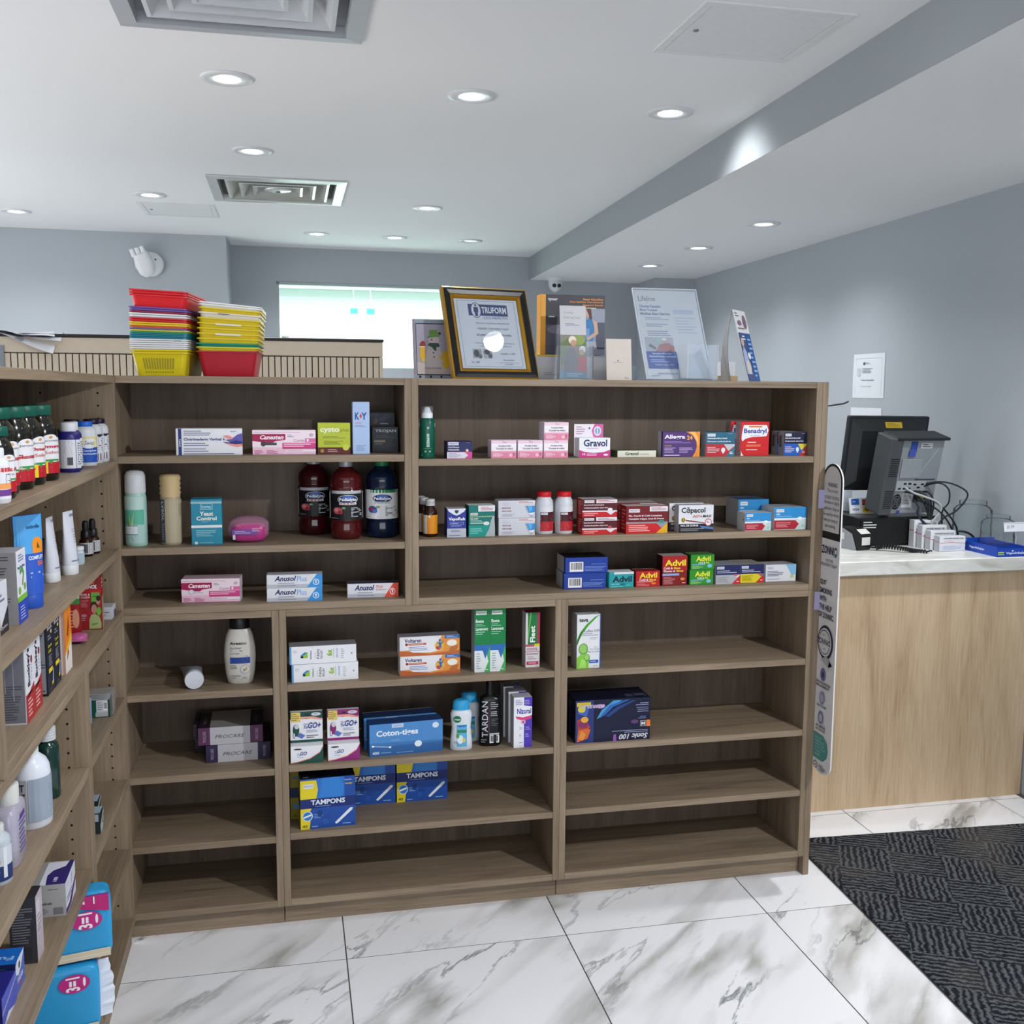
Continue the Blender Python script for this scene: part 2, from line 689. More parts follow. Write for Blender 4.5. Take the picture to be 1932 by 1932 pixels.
def dup(root, label, loc, rotz=None, group=None):
    r = root.copy()
    COL.objects.link(r)
    r.location = loc
    if rotz is not None:
        r.rotation_euler = (0, 0, rotz)
    r['label'] = label
    if group:
        r['group'] = group
    for ch in list(root.children):
        c = ch.copy()
        COL.objects.link(c)
        c.parent = r
        for q in list(ch.children):
            d = q.copy()
            COL.objects.link(d)
            d.parent = c
    return r

# ================================================================ THE ROOM
CEIL, LOW = 2.44, 2.283
PAINT = wall_paint('#aab0b6', 'blue_grey_wall_paint')
PAINT_R = PAINT
WHITE = wall_paint('#e6e7e8', 'white_ceiling_paint')
BULK = wall_paint('#9ea4a8', 'bulkhead_side_paint')

def prism(g, pts, z0, z1, m):
    n = len(pts)
    vs = [(x, y, z0) for x, y in pts] + [(x, y, z1) for x, y in pts]
    fs = [tuple(range(n))[::-1], tuple(range(n, 2 * n))]
    fs += [(k, (k + 1) % n, n + (k + 1) % n, n + k) for k in range(n)]
    return g.add(vs, fs, m)
def xr(y):      # face of the right wall
    return 2.686 + (y - 3.44) * 0.0307
def xb(y):      # side face of the bulkhead
    return 1.533 + (y - 2.323) * 0.0326
def yb(x):      # face of the rear wall
    return 7.163 + x * 0.042

# floor: grout bed with every tile laid in it
g = G()
g.box(-3.0, 2.95, -2.9, 7.5, -0.12, -0.0012, flat('#4f4d4a', 0.9))
floor = struct('floor', g)
TP = 0.603
def tile_mesh(w, d):
    g = G()
    g.cbox(-w / 2, w / 2, -d / 2, d / 2, -0.001, 0.0, marble(), 0.0003)
    return g.mesh('tile')
t_full = tile_mesh(TP - 0.0032, TP - 0.0032)
rt = random.Random(4)
for i in range(-5, 4):
    for j in range(-9, 8):
        o = bpy.data.objects.new('tile', t_full)
        COL.objects.link(o)
        o.parent = floor
        o.location = (0.125 + TP * (i + 0.5), 2.596 + TP * (j + 0.5), 0)
t_end = tile_mesh(0.118, TP - 0.0032)
for j in range(-9, 8):
    o = bpy.data.objects.new('tile', t_end)
    COL.objects.link(o)
    o.parent = floor
    o.location = (2.537 + 0.0605, 2.596 + TP * (j + 0.5), 0)

# ceiling, with the two diffuser openings left out
DIFF = [(-0.0285, 5.165, 0.62, 'c'), (-0.0965, 2.635, 0.62, 'n')]
g = G()
xs = sorted([-3.0, 2.95] + [v for d in DIFF for v in (d[0] - 0.27, d[0] + 0.27)])
ys = sorted([-2.9, 7.5] + [v for d in DIFF for v in (d[1] - 0.27, d[1] + 0.27)])
for a, b in zip(xs, xs[1:]):
    for c, d in zip(ys, ys[1:]):
        mx_, my_ = (a + b) / 2, (c + d) / 2
        if any(abs(mx_ - q[0]) < 0.27 and abs(my_ - q[1]) < 0.27 for q in DIFF):
            continue
        g.box(a, b, c, d, CEIL, CEIL + 0.16, WHITE)
struct('ceiling', g)

g = G()
prism(g, [(xb(-2.8), -2.8), (xr(-2.8) + 0.08, -2.8), (xr(7.4) + 0.08, 7.4), (xb(7.4), 7.4)], LOW, CEIL + 0.02, WHITE)
vs = [(xb(-2.8) - 0.002, -2.8, LOW), (xb(7.4) - 0.002, 7.4, LOW), (xb(7.4) - 0.002, 7.4, CEIL), (xb(-2.8) - 0.002, -2.8, CEIL)]
g.add(vs, [(0, 1, 2, 3)], BULK)
struct('ceiling_bulkhead', g)

g = G()
prism(g, [(xr(-2.9), -2.9), (xr(-2.9) + 0.1, -2.9), (xr(7.5) + 0.1, 7.5), (xr(7.5), 7.5)], 0, CEIL, PAINT_R)
struct('wall_right', g)
g = G()
prism(g, [(2.497, 6.865), (xr(6.865) + 0.02, 6.865), (xr(7.4) + 0.02, 7.4), (2.515, 7.4)], 0, LOW, PAINT)
struct('wall_right_chase', g)

WX0, WX1, WZ0, WZ1 = -0.063, 1.30, 1.632, 2.216
g = G()
for a, b, z0, z1 in ((-0.37, WX0, 0, CEIL), (WX1, 2.55, 0, CEIL), (WX0, WX1, 0, WZ0), (WX0, WX1, WZ1, CEIL)):
    prism(g, [(a, yb(a)), (b, yb(b)), (b, yb(b) + 0.12), (a, yb(a) + 0.12)], z0, z1, PAINT)
struct('wall_back', g)
g = G()
prism(g, [(-3.0, 6.69), (-0.358, 6.742), (-0.345, 7.26), (-3.0, 7.26)], 0, CEIL, PAINT)
struct('wall_back_left', g)
g = G()
g.box(-3.0, -2.9, -2.9, 7.3, 0, CEIL, PAINT)
struct('wall_left', g)
# front wall with an unseen opening added for the fill light
g = G()
g.box(-3.0, -2.1, -3.0, -2.9, 0, CEIL, PAINT)
g.box(2.3, 2.9, -3.0, -2.9, 0, CEIL, PAINT)
g.box(-2.1, 2.3, -3.0, -2.9, 2.35, CEIL, PAINT)
g.box(-2.1, 2.3, -3.0, -2.9, 0, 0.12, PAINT)
struct('wall_front', g)

# opening to the work room: slim frame and pane
g = G()
FR = flat('#aab6b6', 0.4)
for a, b, z0, z1 in ((WX0, WX0 + 0.018, WZ0, WZ1), (WX1 - 0.018, WX1, WZ0, WZ1), (WX0, WX1, WZ0, WZ0 + 0.018), (WX0, WX1, WZ1 - 0.02, WZ1)):
    prism(g, [(a, yb(a) + 0.01), (b, yb(b) + 0.01), (b, yb(b) + 0.11), (a, yb(a) + 0.11)], z0, z1, FR)
win = struct('window_1', g)
g = G()
prism(g, [(WX0 + 0.018, yb(WX0) + 0.06), (WX1 - 0.018, yb(WX1) + 0.06), (WX1 - 0.018, yb(WX1) + 0.064), (WX0 + 0.018, yb(WX0) + 0.064)], WZ0 + 0.018, WZ1 - 0.02,
      clear_plastic('#f0fbf8', 'window_glass', 0.96))
g.build('pane', win)
g = G()
g.art([('r', 0, 0, 1, 1, '#e8f0ee'), ('g', 0.1, 0.1, 0.9, 0.9, 4, '#8fa3a3')],
      lambda u, v, k: (-0.035 + 0.05 * u, yb(-0.02) + 0.0585 - 0.0002 * k, 1.80 + 0.06 * v))
g.build('sticker', win)

WR = wall_paint('#f1f5f3', 'work_room_white')
g = G()
g.box(-1.6, 2.6, 7.4, 10.2, -0.12, 0.0, WR)
struct('floor_work_room', g)
g = G()
g.box(-1.6, 2.6, 7.4, 10.2, 2.44, 2.54, WR)
struct('ceiling_work_room', g)
g = G()
g.box(-1.6, 2.6, 10.1, 10.2, 0, 2.44, WR)
struct('wall_work_room_back', g)
g = G()
g.box(-1.7, -1.6, 7.4, 10.2, 0, 2.44, WR)
struct('wall_work_room_left', g)
g = G()
g.box(2.6, 2.7, 7.5, 10.2, 0, 2.44, WR)
struct('wall_work_room_right', g)
g = G()
g.box(-1.6, 2.6, 9.99, 10.1, 2.30, 2.36, flat('#b8c8c4', 0.6))
struct('trim_1', g)

# little hanging sign in the work room
t = thing('hanging_sign', 'white hanging sign with two cyan squares seen through rear window', 'sign', (0.607, 8.6, 2.112))
g = G()
g.cbox(-0.098, 0.098, -0.006, 0.006, 0, 0.05, flat('#f2f5f5', 0.5), 0.001)
g.art([('r', 0.0, 0.03, 0.32, 0.97, '#35b9d6'), ('r', 0.68, 0.03, 1.0, 0.97, '#35b9d6'), ('p', [(0.42, 0.25), (0.58, 0.25), (0.5, 0.7)], '#cfe2e6')],
      lambda u, v, k: (-0.098 + 0.196 * u, -0.0062 - 0.0003 * k, 0.05 * v))
g.build('panel', t)
g = G()
for x in (-0.07, 0.07):
    g.tube([(x, 0, 0.05), (x, 0, 0.325)], 0.0025, flat('#c9d3d3', 0.4), 6)
g.build('hanger', t)

# ---------------------------------------------------------------- ceiling fittings
METAL_W = flat('#c3c6ca', 0.35)
ALU = flat('#d9dcd6', 0.2, 0.5)
def diffuser(cx, cyy, size, kind, label):
    t = thing('ceiling_air_diffuser', label, 'air vent', (cx, cyy, CEIL))
    m = ALU if kind == 'c' else METAL_W
    fr = flat('#a9adb2', 0.4) if kind == 'n' else flat('#cfd3d0', 0.25, 0.4)
    def ringq(g, a0, z0, a1, z1, mm):
        for k in range(4):
            c, s = [(1, 1), (-1, 1), (-1, -1), (1, -1)][k], [(1, 1), (-1, 1), (-1, -1), (1, -1)][(k + 1) % 4]
            g.add([(c[0] * a0, c[1] * a0, z0), (s[0] * a0, s[1] * a0, z0), (s[0] * a1, s[1] * a1, z1), (c[0] * a1, c[1] * a1, z1)], [(0, 1, 2, 3)], mm)
    h = size / 2
    g = G()
    ringq(g, h, -0.001, h, -0.007, fr)
    ringq(g, h, -0.007, h - 0.045, -0.010, fr)
    ringq(g, h - 0.045, -0.010, h - 0.047, 0.02, fr)
    g.build('frame', t)
    g = G()
    ringq(g, 0.268, -0.001, 0.268, 0.13, m)
    g.add([(-0.268, -0.268, 0.13), (0.268, -0.268, 0.13), (0.268, 0.268, 0.13), (-0.268, 0.268, 0.13)], [(0, 1, 2, 3)], flat('#b9bcc0', 0.6))
    g.build('plenum', t)
    for a in (0.235, 0.175, 0.115):
        g = G()
        ringq(g, a, -0.004, a - 0.012, -0.006, m)
        ringq(g, a - 0.012, -0.006, a - 0.055, 0.055, m)
        ringq(g, a, -0.004, a - 0.043, 0.057, m)
        ringq(g, a - 0.055, 0.055, a - 0.043, 0.057, m)
        g.build('louvre', t)
    g = G()
    g.lathe([(0.0, 0.052), (0.02, 0.050), (0.045, 0.022), (0.062, 0.006), (0.064, 0.0), (0.058, -0.003), (0.03, -0.006), (0.0, -0.006)][::-1], m, 28, False)
    g.lathe([(0.0, -0.012), (0.011, -0.012), (0.012, -0.004)], flat('#84898e', 0.3, 0.6), 16, False)
    g.build('centre_disc', t)
diffuser(*DIFF[0], 'shiny square louvred air diffuser midway along the white ceiling')
diffuser(*DIFF[1], 'large grey square air diffuser cut off by the top edge of photo')

def hatch(cx, cyy, w, d, label):
    t = thing('ceiling_access_panel', label, 'access panel', (cx, cyy, CEIL))
    g = G()
    m = flat('#dcdedf', 0.6)
    for a, b, c, e in ((-w / 2, w / 2, -d / 2, -d / 2 + 0.022), (-w / 2, w / 2, d / 2 - 0.022, d / 2), (-w / 2, -w / 2 + 0.022, -d / 2 + 0.022, d / 2 - 0.022), (w / 2 - 0.022, w / 2, -d / 2 + 0.022, d / 2 - 0.022)):
        g.box(a, b, c, e, -0.004, 0.0, m)
    g.build('frame', t)
    g = G()
    g.cbox(-w / 2 + 0.0245, w / 2 - 0.0245, -d / 2 + 0.0245, d / 2 - 0.0245, -0.003, 0.004, m, 0.001)
    g.build('door', t)
    g = G()
    g.lathe([(0, -0.006), (0.007, -0.006), (0.008, -0.003)], flat('#8b9095', 0.3, 0.7), 14, False, True, -w / 2 + 0.05, 0)
    g.build('latch', t)
hatch(-0.545, 5.835, 0.38, 0.41, 'small flush access panel in ceiling left of shiny diffuser')
hatch(1.207, 2.64, 0.40, 0.385, 'white square access panel in ceiling beside the bulkhead')

LAMP_ON = flat('#ffffff', 0.5, 0, 0.2, 0, 16.0)
LAMP_DIM = flat('#f4f6f8', 0.5, 0, 0.2, 0, 1.1)
TRIM = flat('#d5d8da', 0.3)
def downlight(x, y, z, label, power=1.0, tilt=(0, 0), lit=True, angle=2.5, dark=False):
    t = thing('recessed_downlight', label, 'ceiling light', (x, y, z), group='recessed downlights')
    g = G()
    g.lathe([(0.040, -0.001), (0.044, -0.0055), (0.066, -0.007), (0.077, -0.005), (0.079, -0.0005)], TRIM, 40, False)
    g.build('trim_ring', t)
    g = G()
    lamp = LAMP_ON if lit else LAMP_DIM
    g.lathe([(0.0, -0.0035), (0.030, -0.0035), (0.040, -0.0015)], lamp, 32, False)
    g.build('lamp', t)
    if power > 0:
        l = bpy.data.lights.new('downlight_beam', 'SPOT')
        l.energy = SPOT * power
        l.spot_size = angle
        l.spot_blend = 1.0
        l.shadow_soft_size = 0.04
        l.color = COOL
        o = bpy.data.objects.new('downlight_beam', l)
        COL.objects.link(o)
        o.parent = t
        o.location = (0, 0, -0.02)
        o.rotation_euler = (tilt[0], tilt[1], 0)
for a in [(-0.164, 3.37, CEIL, 'lit ceiling downlight nearest the top-edge air diffuser', 1.0),
          (0.594, 3.378, CEIL, 'lit ceiling downlight in middle of the nearest row of three', 1.0),
          (-0.121, 4.339, CEIL, 'lit ceiling downlight just in front of the shiny diffuser', 1.0),
          (-0.641, 5.422, CEIL, 'lit ceiling downlight beside the small left access panel', 1.0),
          (-1.409, 6.098, CEIL, 'lit ceiling downlight at far left edge of photo', 1.0),
          (0.725, 5.446, CEIL, 'lit ceiling downlight right of the shiny diffuser', 1.0),
          (0.189, 6.50, CEIL, 'lit ceiling downlight above left end of rear window', 1.0),
          (0.665, 6.53, CEIL, 'lit ceiling downlight above middle of rear window', 1.0),
          (2.188, 4.56, LOW, 'nearest visible downlight under the lowered bulkhead', 1.0),
          (2.206, 5.388, LOW, 'middle visible downlight under the lowered bulkhead', 1.0),
          (2.227, 6.224, LOW, 'farthest downlight under the lowered bulkhead', 1.0)]:
    downlight(*a)
downlight(1.145, 6.55, CEIL, 'unlit ceiling downlight nearest the far end of bulkhead', 0.0, (0, 0), False)
downlight(1.283, 3.417, CEIL, 'lit ceiling downlight beside the bulkhead face', 0.55, (0, -0.78), True, 1.7)
# the rows go on over the shopper's side of the room and under the bulkhead
WHERE = ['in front of the rear shelves', 'second row left of the middle', 'second row in the middle', 'beyond the left shelves', 'outer left row before the cabinet', 'outer left row over the cabinet', 'nearest the front wall on the right', 'nearest the front wall on the left', 'beside the access panel']
for k, (x, y) in enumerate([(0.55, 1.45), (-0.2, 0.4), (0.55, 0.4), (-0.95, 2.4), (-1.5, 3.4), (-1.5, 4.4), (0.6, -1.2), (-0.9, -1.2), (1.194, 2.263)]):
    if k == 0:
        downlight(x, y, CEIL, 'lit downlight over the near shop floor, ' + WHERE[k], 2.2, (0.08, 0.62), True, 1.5)
    else:
        downlight(x, y, CEIL, 'lit downlight over the near shop floor, ' + WHERE[k], 0.3)
downlight(2.31, 2.70, LOW, 'lit downlight under the bulkhead over the mat', 2.6, (0, 0), True, 2.0)
downlight(2.08, 0.67, LOW, 'lit downlight under the bulkhead aimed at the low shelves', 7.0, (0.66, 0.78), True, 1.75)

# ---------------------------------------------------------------- camera dome and wall sensor
t = thing('security_camera', 'white dome security camera under ceiling behind the orange-edged carton', 'camera', (1.84, 7.08, LOW))
g = G()
g.lathe([(0.058, 0.0), (0.060, -0.012), (0.052, -0.018)], flat('#dfe2e4', 0.35), 28)
g.build('mount', t)
g = G()
g.loft([(-0.016, 0.047, 0.047), (-0.05, 0.048, 0.048), (-0.075, 0.038, 0.038), (-0.092, 0.02, 0.02), (-0.097, 0.004, 0.004)], flat('#d7dadd', 0.35), 28)
g.build('ball', t)
for x in (-0.017, 0.017):
    g = G()
    g.lathe([(0.0, 0.004), (0.013, 0.004), (0.014, 0.0), (0.014, -0.01)], flat('#2b2f33', 0.15), 18)
    o = g.build('lens', t, (x, -0.045, -0.056), (PI / 2 + 0.25, 0, 0))

t = thing('wall_sensor', 'white swivel motion sensor on round mount high on left rear wall', 'sensor', (-0.80, 6.725, 2.25))
g = G()
g.lathe([(0.0, 0.0), (0.072, 0.0), (0.075, 0.012), (0.068, 0.03), (0.03, 0.042), (0.0, 0.044)], flat('#dde0e2', 0.4), 28)
g.build('mount', t, None, (PI / 2, 0, 0))
g = G()
g.loft([(-0.075, 0.022, 0.018), (-0.05, 0.046, 0.036), (0.0, 0.055, 0.042), (0.05, 0.046, 0.034), (0.07, 0.044, 0.03)], flat('#e2e4e6', 0.45), 24, 3.0)
g.build('housing', t, (-0.035, -0.055, -0.005), (0.35, -0.35, 0.1))
g = G()
for k in (-1, 0, 1):
    g.loft([(0, 0.014, 0.018), (0.045, 0.013, 0.015)], flat('#e6e8ea', 0.45), 12, 4.0, True, True, k * 0.03, 0)
g.build('hood', t, (-0.062, -0.072, 0.048), (0.3, -0.35, 0.1))
g = G()
g.lathe([(0, 0.0), (0.006, 0.0), (0.006, 0.004), (0, 0.005)], flat('#55585c', 0.4), 12)
g.build('screw', t, (0.028, -0.036, 0.026), (PI / 2, 0, 0))

# ================================================================ SHELVING
TH = 0.0188
WXM, WYM, WZM = wood('x'), wood('y'), wood('z')
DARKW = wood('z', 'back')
HOLE = flat('#14110e', 0.9)
def unit(label, loc, width, height, shelves, rotz=0.0, depth=0.29, kick=0.0, low=0.0, holes=None, top=True, group=None):
    """open shelving carcass; local x along the front, front edges at y = 0"""
    t = thing('shelving_unit', label, 'shelf', loc, rotz, group)
    c = 0.0007
    for x in (0, width - TH):
        g = G()
        g.cbox(x, x + TH, 0, depth, low, height, WZM, c)
        g.build('side_panel', t)
    a, b = TH + 0.0002, width - TH - 0.0002
    for nm, z in (('bottom_board', low), ('top_board', height - TH)):
        g = G()
        g.cbox(a, b, 0.0004, depth, z, z + TH, WXM, c)
        g.build(nm, t)
    for z in shelves:
        g = G()
        g.cbox(a, b, 0.0015, depth - 0.002, z - TH, z, WXM, c)
        g.build('shelf', t)
    g = G()
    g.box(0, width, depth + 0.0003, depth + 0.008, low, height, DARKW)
    g.build('back_panel', t)
    if kick:
        g = G()
        g.box(0.001, width - 0.001, kick, kick + 0.018, 0.0, low - 0.0005, WXM)
        g.build('kick_board', t)
        g = G()
        g.box(0.001, width - 0.001, depth - 0.02, depth, 0.0, low - 0.0005, WXM)
        g.build('rear_foot', t)
    if holes:
        g = G()
        for z in holes:
            for y in (0.04, 0.175):
                x = width - TH - 0.0004
                n = 8
                vs = [(x, y + 0.0028 * math.cos(2 * PI * k / n), z + 0.0028 * math.sin(2 * PI * k / n)) for k in range(n)]
                g.add(vs, [tuple(range(n))], HOLE)
        g.build('pin_holes', t)['kind'] = 'stuff'
    return t
YF = 2.792
B0, B1, T1 = 0.9065, 0.9070, 1.5316
unit('upper shelving unit on the left of rear run, feminine care shelves', (-0.454, YF, B1), 0.7804, T1 - B1, [1.3249 - B1, 1.0843 - B1])
unit('wide upper shelving unit on the right of rear run, cold remedy shelves', (0.3268, YF, B1), 1.2196, T1 - B1, [1.312 - B1, 1.0895 - B1])
LOWZ = 0.062
unit('narrow lower shelving unit at left of rear run, nearly empty', (-0.454, YF, 0), 0.4183, B0, [0.6904, 0.4628, 0.2676], kick=0.03, low=LOWZ)
unit('middle lower shelving unit of rear run under both upper units', (-0.0353, YF, 0), 0.7915, B0, [0.697, 0.4691, 0.2729], kick=0.03, low=LOWZ)
unit('lower shelving unit at right of rear run with two boxes only', (0.7566, YF, 0), 0.7898, B0, [0.6944, 0.4704, 0.277], kick=0.03, low=LOWZ)
g = G()
g.cbox(1.5468, 1.566, YF, YF + 0.298, 0, T1, WZM, 0.0008)
tag(g.build('end_panel'), 'tall oak end panel closing the right side of rear shelving', 'panel')

XL = -0.43
hu = [0.10 + 0.032 * k for k in range(16)]
unit('upper shelving unit along left side, vitamins and creams', (XL, 1.626, B1), 1.165, T1 - B1, [1.3155 - B1, 1.089 - B1], PI / 2, holes=hu)
unit('lower near shelving unit along left side, antiseptic bottles', (XL, 1.50, 0), 0.7763, B0, [0.694, 0.466], PI / 2, kick=0.012, low=LOWZ, holes=[0.12 + 0.032 * k for k in range(24)])
unit('lower far shelving unit along left side, in the corner', (XL, 2.2766, 0), 0.5144, B0, [0.694, 0.470, 0.277], PI / 2, kick=0.012, low=LOWZ, holes=[0.12 + 0.032 * k for k in range(24)])

# ---------------------------------------------------------------- counter, mat
t = thing('service_counter', 'oak fronted service counter with pale stone top', 'counter', (1.0, 3.228, 0))
g = G()
g.cbox(0, 1.672, 0, 0.02, 0, 0.864, wood('z', 'counter'), 0.0008)
g.build('front_panel', t)
g = G()
g.box(0, 0.02, 0.021, 0.70, 0, 0.864, wood('z', 'counter'))
g.build('side_panel', t)
g = G()
g.box(1.652, 1.672, 0.021, 0.70, 0, 0.864, wood('z', 'counter'))
g.build('side_panel', t)
g = G()
g.cbox(0, 1.672, -0.03, 0.74, 0.864, 0.915, stone_top(), 0.003)
g.build('worktop', t)

g = G()
g.cbox(0, 1.02, -1.9, 0, 0, 0.011, carpet(), 0.004, side=flat('#101114', 0.8), front=flat('#101114', 0.8))
tag(g.build('floor_mat', None, (1.629, 3.020, 0.0), (0, 0, math.radians(-2.9))), 'large charcoal ribbed entrance mat lying on the marble tiles', 'mat')

# ---------------------------------------------------------------- beige slatted cabinet behind the shelves
t = thing('metal_drawer_cabinet', 'beige metal cabinet with vertical slats behind the basket stacks', 'cabinet', (-1.30, 4.30, 0))
BE, BED = flat('#b3a796', 0.5), flat('#4a453e', 0.7)
W_ = 1.686
g = G()
g.cbox(0, W_, 0, 0.5, 1.634, 1.694, BE, 0.002)
g.build('header', t)
g = G()
g.box(0, W_, 0.012, 0.5, 0, 1.633, BED)
g.build('body', t)
g = G()
g.cbox(-0.004, W_ + 0.004, -0.006, 0.5, 1.6945, 1.706, flat('#17181a', 0.4), 0.002)
g.build('top', t)
g = G()
g.box(W_ - 0.014, W_, -0.001, 0.0118, 0, 1.633, BE)
g.build('side_flange', t)
g = G()
g.box(0, 0.014, -0.001, 0.0118, 0, 1.633, BE)
g.build('side_flange', t)
n = 67
pitch = (W_ - 0.03) / n
gs = G()
gs.cbox(0, pitch - 0.0042, 0, 0.0115, 0.85, 1.630, BE, 0.0008)
ms = gs.mesh('slat')
for k in range(n):
    o = bpy.data.objects.new('slat', ms)
    COL.objects.link(o)
    o.parent = t
    o.location = (0.015 + pitch * k + 0.002, 0, 0)
g = G()
g.box(-0.003, 0.0125, -0.0015, 0.002, 1.56, 1.66, flat('#b8bcc0', 0.15, 0.9))
t2 = tag(g.build('chrome_clip', None, (-1.0725, 4.297, 0.0)), 'small chrome clip on beige cabinet at left photo edge', 'clip')

# ================================================================ GOODS
def fmap(w, d, h, flip=False):
    e0, e1 = 0.0003, 0.00005
    if flip:
        return lambda u, v, k: ((0.5 - u) * w, -d / 2 - e0 - e1 * k, (1 - v) * h)
    return lambda u, v, k: ((u - 0.5) * w, -d / 2 - e0 - e1 * k, v * h)
def lmap(w, d, h):
    return lambda u, v, k: (-w / 2 - 0.0003 - 0.00005 * k, d / 2 - u * d, v * h)
def rmap(w, d, h):
    return lambda u, v, k: (w / 2 + 0.0003 + 0.00005 * k, -d / 2 + u * d, v * h)
def tmap(w, d, h):
    return lambda u, v, k: ((u - 0.5) * w, -d / 2 + v * d, h + 0.0003 + 0.00005 * k)

def carton(label, x0, x1, y, z, h, d, base, front=(), left=(), right=(), top=(), yaw=0.0, group=None,
           side=None, topc=None, cat='box', name='medicine_carton', flip=False, place=None, seed=1, h2=None):
    """folding carton with printed faces; the front face spans x0..x1 at depth y and looks at the aisle"""
    w = x1 - x0
    g = G()
    g.cbox(-w / 2, w / 2, -d / 2, d / 2, 0, h, base, 0.0009, side=side, top=topc)
    if h > 0.03:        # tuck flap seam on the top
        g.box(-w / 2 + 0.003, w / 2 - 0.003, d / 2 - 0.0035, d / 2 - 0.0025, h, h + 0.0003, '#8d8d92')
    g.art(front, fmap(w, d, h, flip), seed=seed)
    g.art(left, lmap(w, d, h), seed=seed + 1)
    g.art(right, rmap(w, d, h), seed=seed + 2)
    g.art(top, tmap(w, d, h), seed=seed + 3)
    o = g.build(name)
    a = math.radians(yaw)
    if place:           # (x, y of the front-left bottom corner, heading) for the side unit
        px, py, a = place
        o.location = (px + math.cos(a) * w / 2 - math.sin(a) * d / 2, py + math.sin(a) * w / 2 + math.cos(a) * d / 2, z)
    else:
        o.location = (x0 + math.cos(a) * w / 2 - math.sin(a) * d / 2, y + math.sin(a) * w / 2 + math.cos(a) * d / 2, z)
    o.rotation_euler = (0, 0, a)
    return tag(o, label, cat, group)

def surf(secs, W, z0, z1, ex=2.0, eps=0.0006):
    """map a flat label onto the front of a lofted body"""
    def f(u, v, k):
        z = z0 + (z1 - z0) * v
        rx, ry = secs[-1][1], secs[-1][2]
        for a, b in zip(secs, secs[1:]):
            if a[0] <= z <= b[0] and b[0] > a[0]:
                t = (z - a[0]) / (b[0] - a[0])
                rx, ry = a[1] + t * (b[1] - a[1]), a[2] + t * (b[2] - a[2])
                break
        x = (u - 0.5) * W
        q = max(0.0, 1 - abs(x / rx) ** ex)
        e = eps + 0.00012 * k
        s = 1 + e / rx
        return (x * s, -(ry * q ** (1 / ex)) - e, z)
    return f

def wrap(r, A, z0, z1, sy=1.0):
    def f(u, v, k):
        t = (u - 0.5) * 2 * A
        q = r + 0.0005 + 0.00012 * k
        return (q * math.sin(t), -q * math.cos(t) * sy, z0 + v * (z1 - z0))
    return f

def bottle(name, label, cat, loc, parts, labels=(), yaw=0.0, group=None, rot=None):
    """parts: (part name, list of (r, z) or (z, rx, ry) sections, material[, superellipse])"""
    t = thing(name, label, cat, loc, math.radians(yaw), group, rot)
    for p in parts:
        g = G()
        nm, prof, m = p[0], p[1], p[2]
        ex = p[3] if len(p) > 3 else 2.0
        if len(prof[0]) == 2:
            g.lathe(prof, m, 28)
        else:
            g.loft(prof, m, 32, ex)
        g.build(nm, t)
    for nm, mp, ops in labels:
        g = G()
        g.art(ops, mp, True)
        g.build(nm, t)
    return t

WHT, OFF = '#e4e5ea', '#d9dbe2'
S1, S2, UB = 1.3249, 1.0843, 0.9257
T1z, T2z = 1.3120, 1.0895
# ---------------------------------------------------------------- upper left unit, top shelf
carton('white carton with navy side strip and coral and violet wave', -0.290, -0.121, 2.824, S1, 0.070, 0.06, WHT, [
    ('r', 0.035, 0, 0.085, 1, '#27377f'), ('t', 'TARO', 0.045, 0.32, 0.072, 0.62, '#d8dbe8', 'bV'),
    ('g', 0.115, 0.72, 0.55, 0.94, 3, '#7d82a3'), ('t', 'Clotrimaderm Vaginal 6', 0.115, 0.52, 0.735, 0.66, '#2b3a7c', 'b'),
    ('g', 0.115, 0.33, 0.6, 0.48, 2, '#59608f'), ('g', 0.115, 0.10, 0.55, 0.28, 2, '#8b90ad'), ('g', 0.115, 0.02, 0.95, 0.08, 1, '#43497a'),
    ('p', [(0.70, 0.72), (0.78, 0.76), (0.86, 0.66), (0.93, 0.78), (1.0, 0.82), (1.0, 0.70), (0.92, 0.62), (0.85, 0.56), (0.76, 0.64)], '#e8938c'),
    ('p', [(0.74, 0.58), (0.84, 0.60), (0.92, 0.76), (1.0, 0.83), (1.0, 0.48), (0.9, 0.42), (0.8, 0.5)], '#5a57ad'),
    ('p', [(0.70, 0.50), (0.80, 0.48), (0.90, 0.56), (1.0, 0.50), (1.0, 0.42), (0.88, 0.40), (0.76, 0.44)], '#1f2f78'),
    ('p', [(0.72, 0.46), (0.82, 0.36), (0.92, 0.30), (1.0, 0.34), (1.0, 0.42), (0.9, 0.40), (0.8, 0.44)], '#e8938c'),
    ('g', 0.82, 0.86, 0.97, 0.92, 1, '#7d82a3')], yaw=1.5)
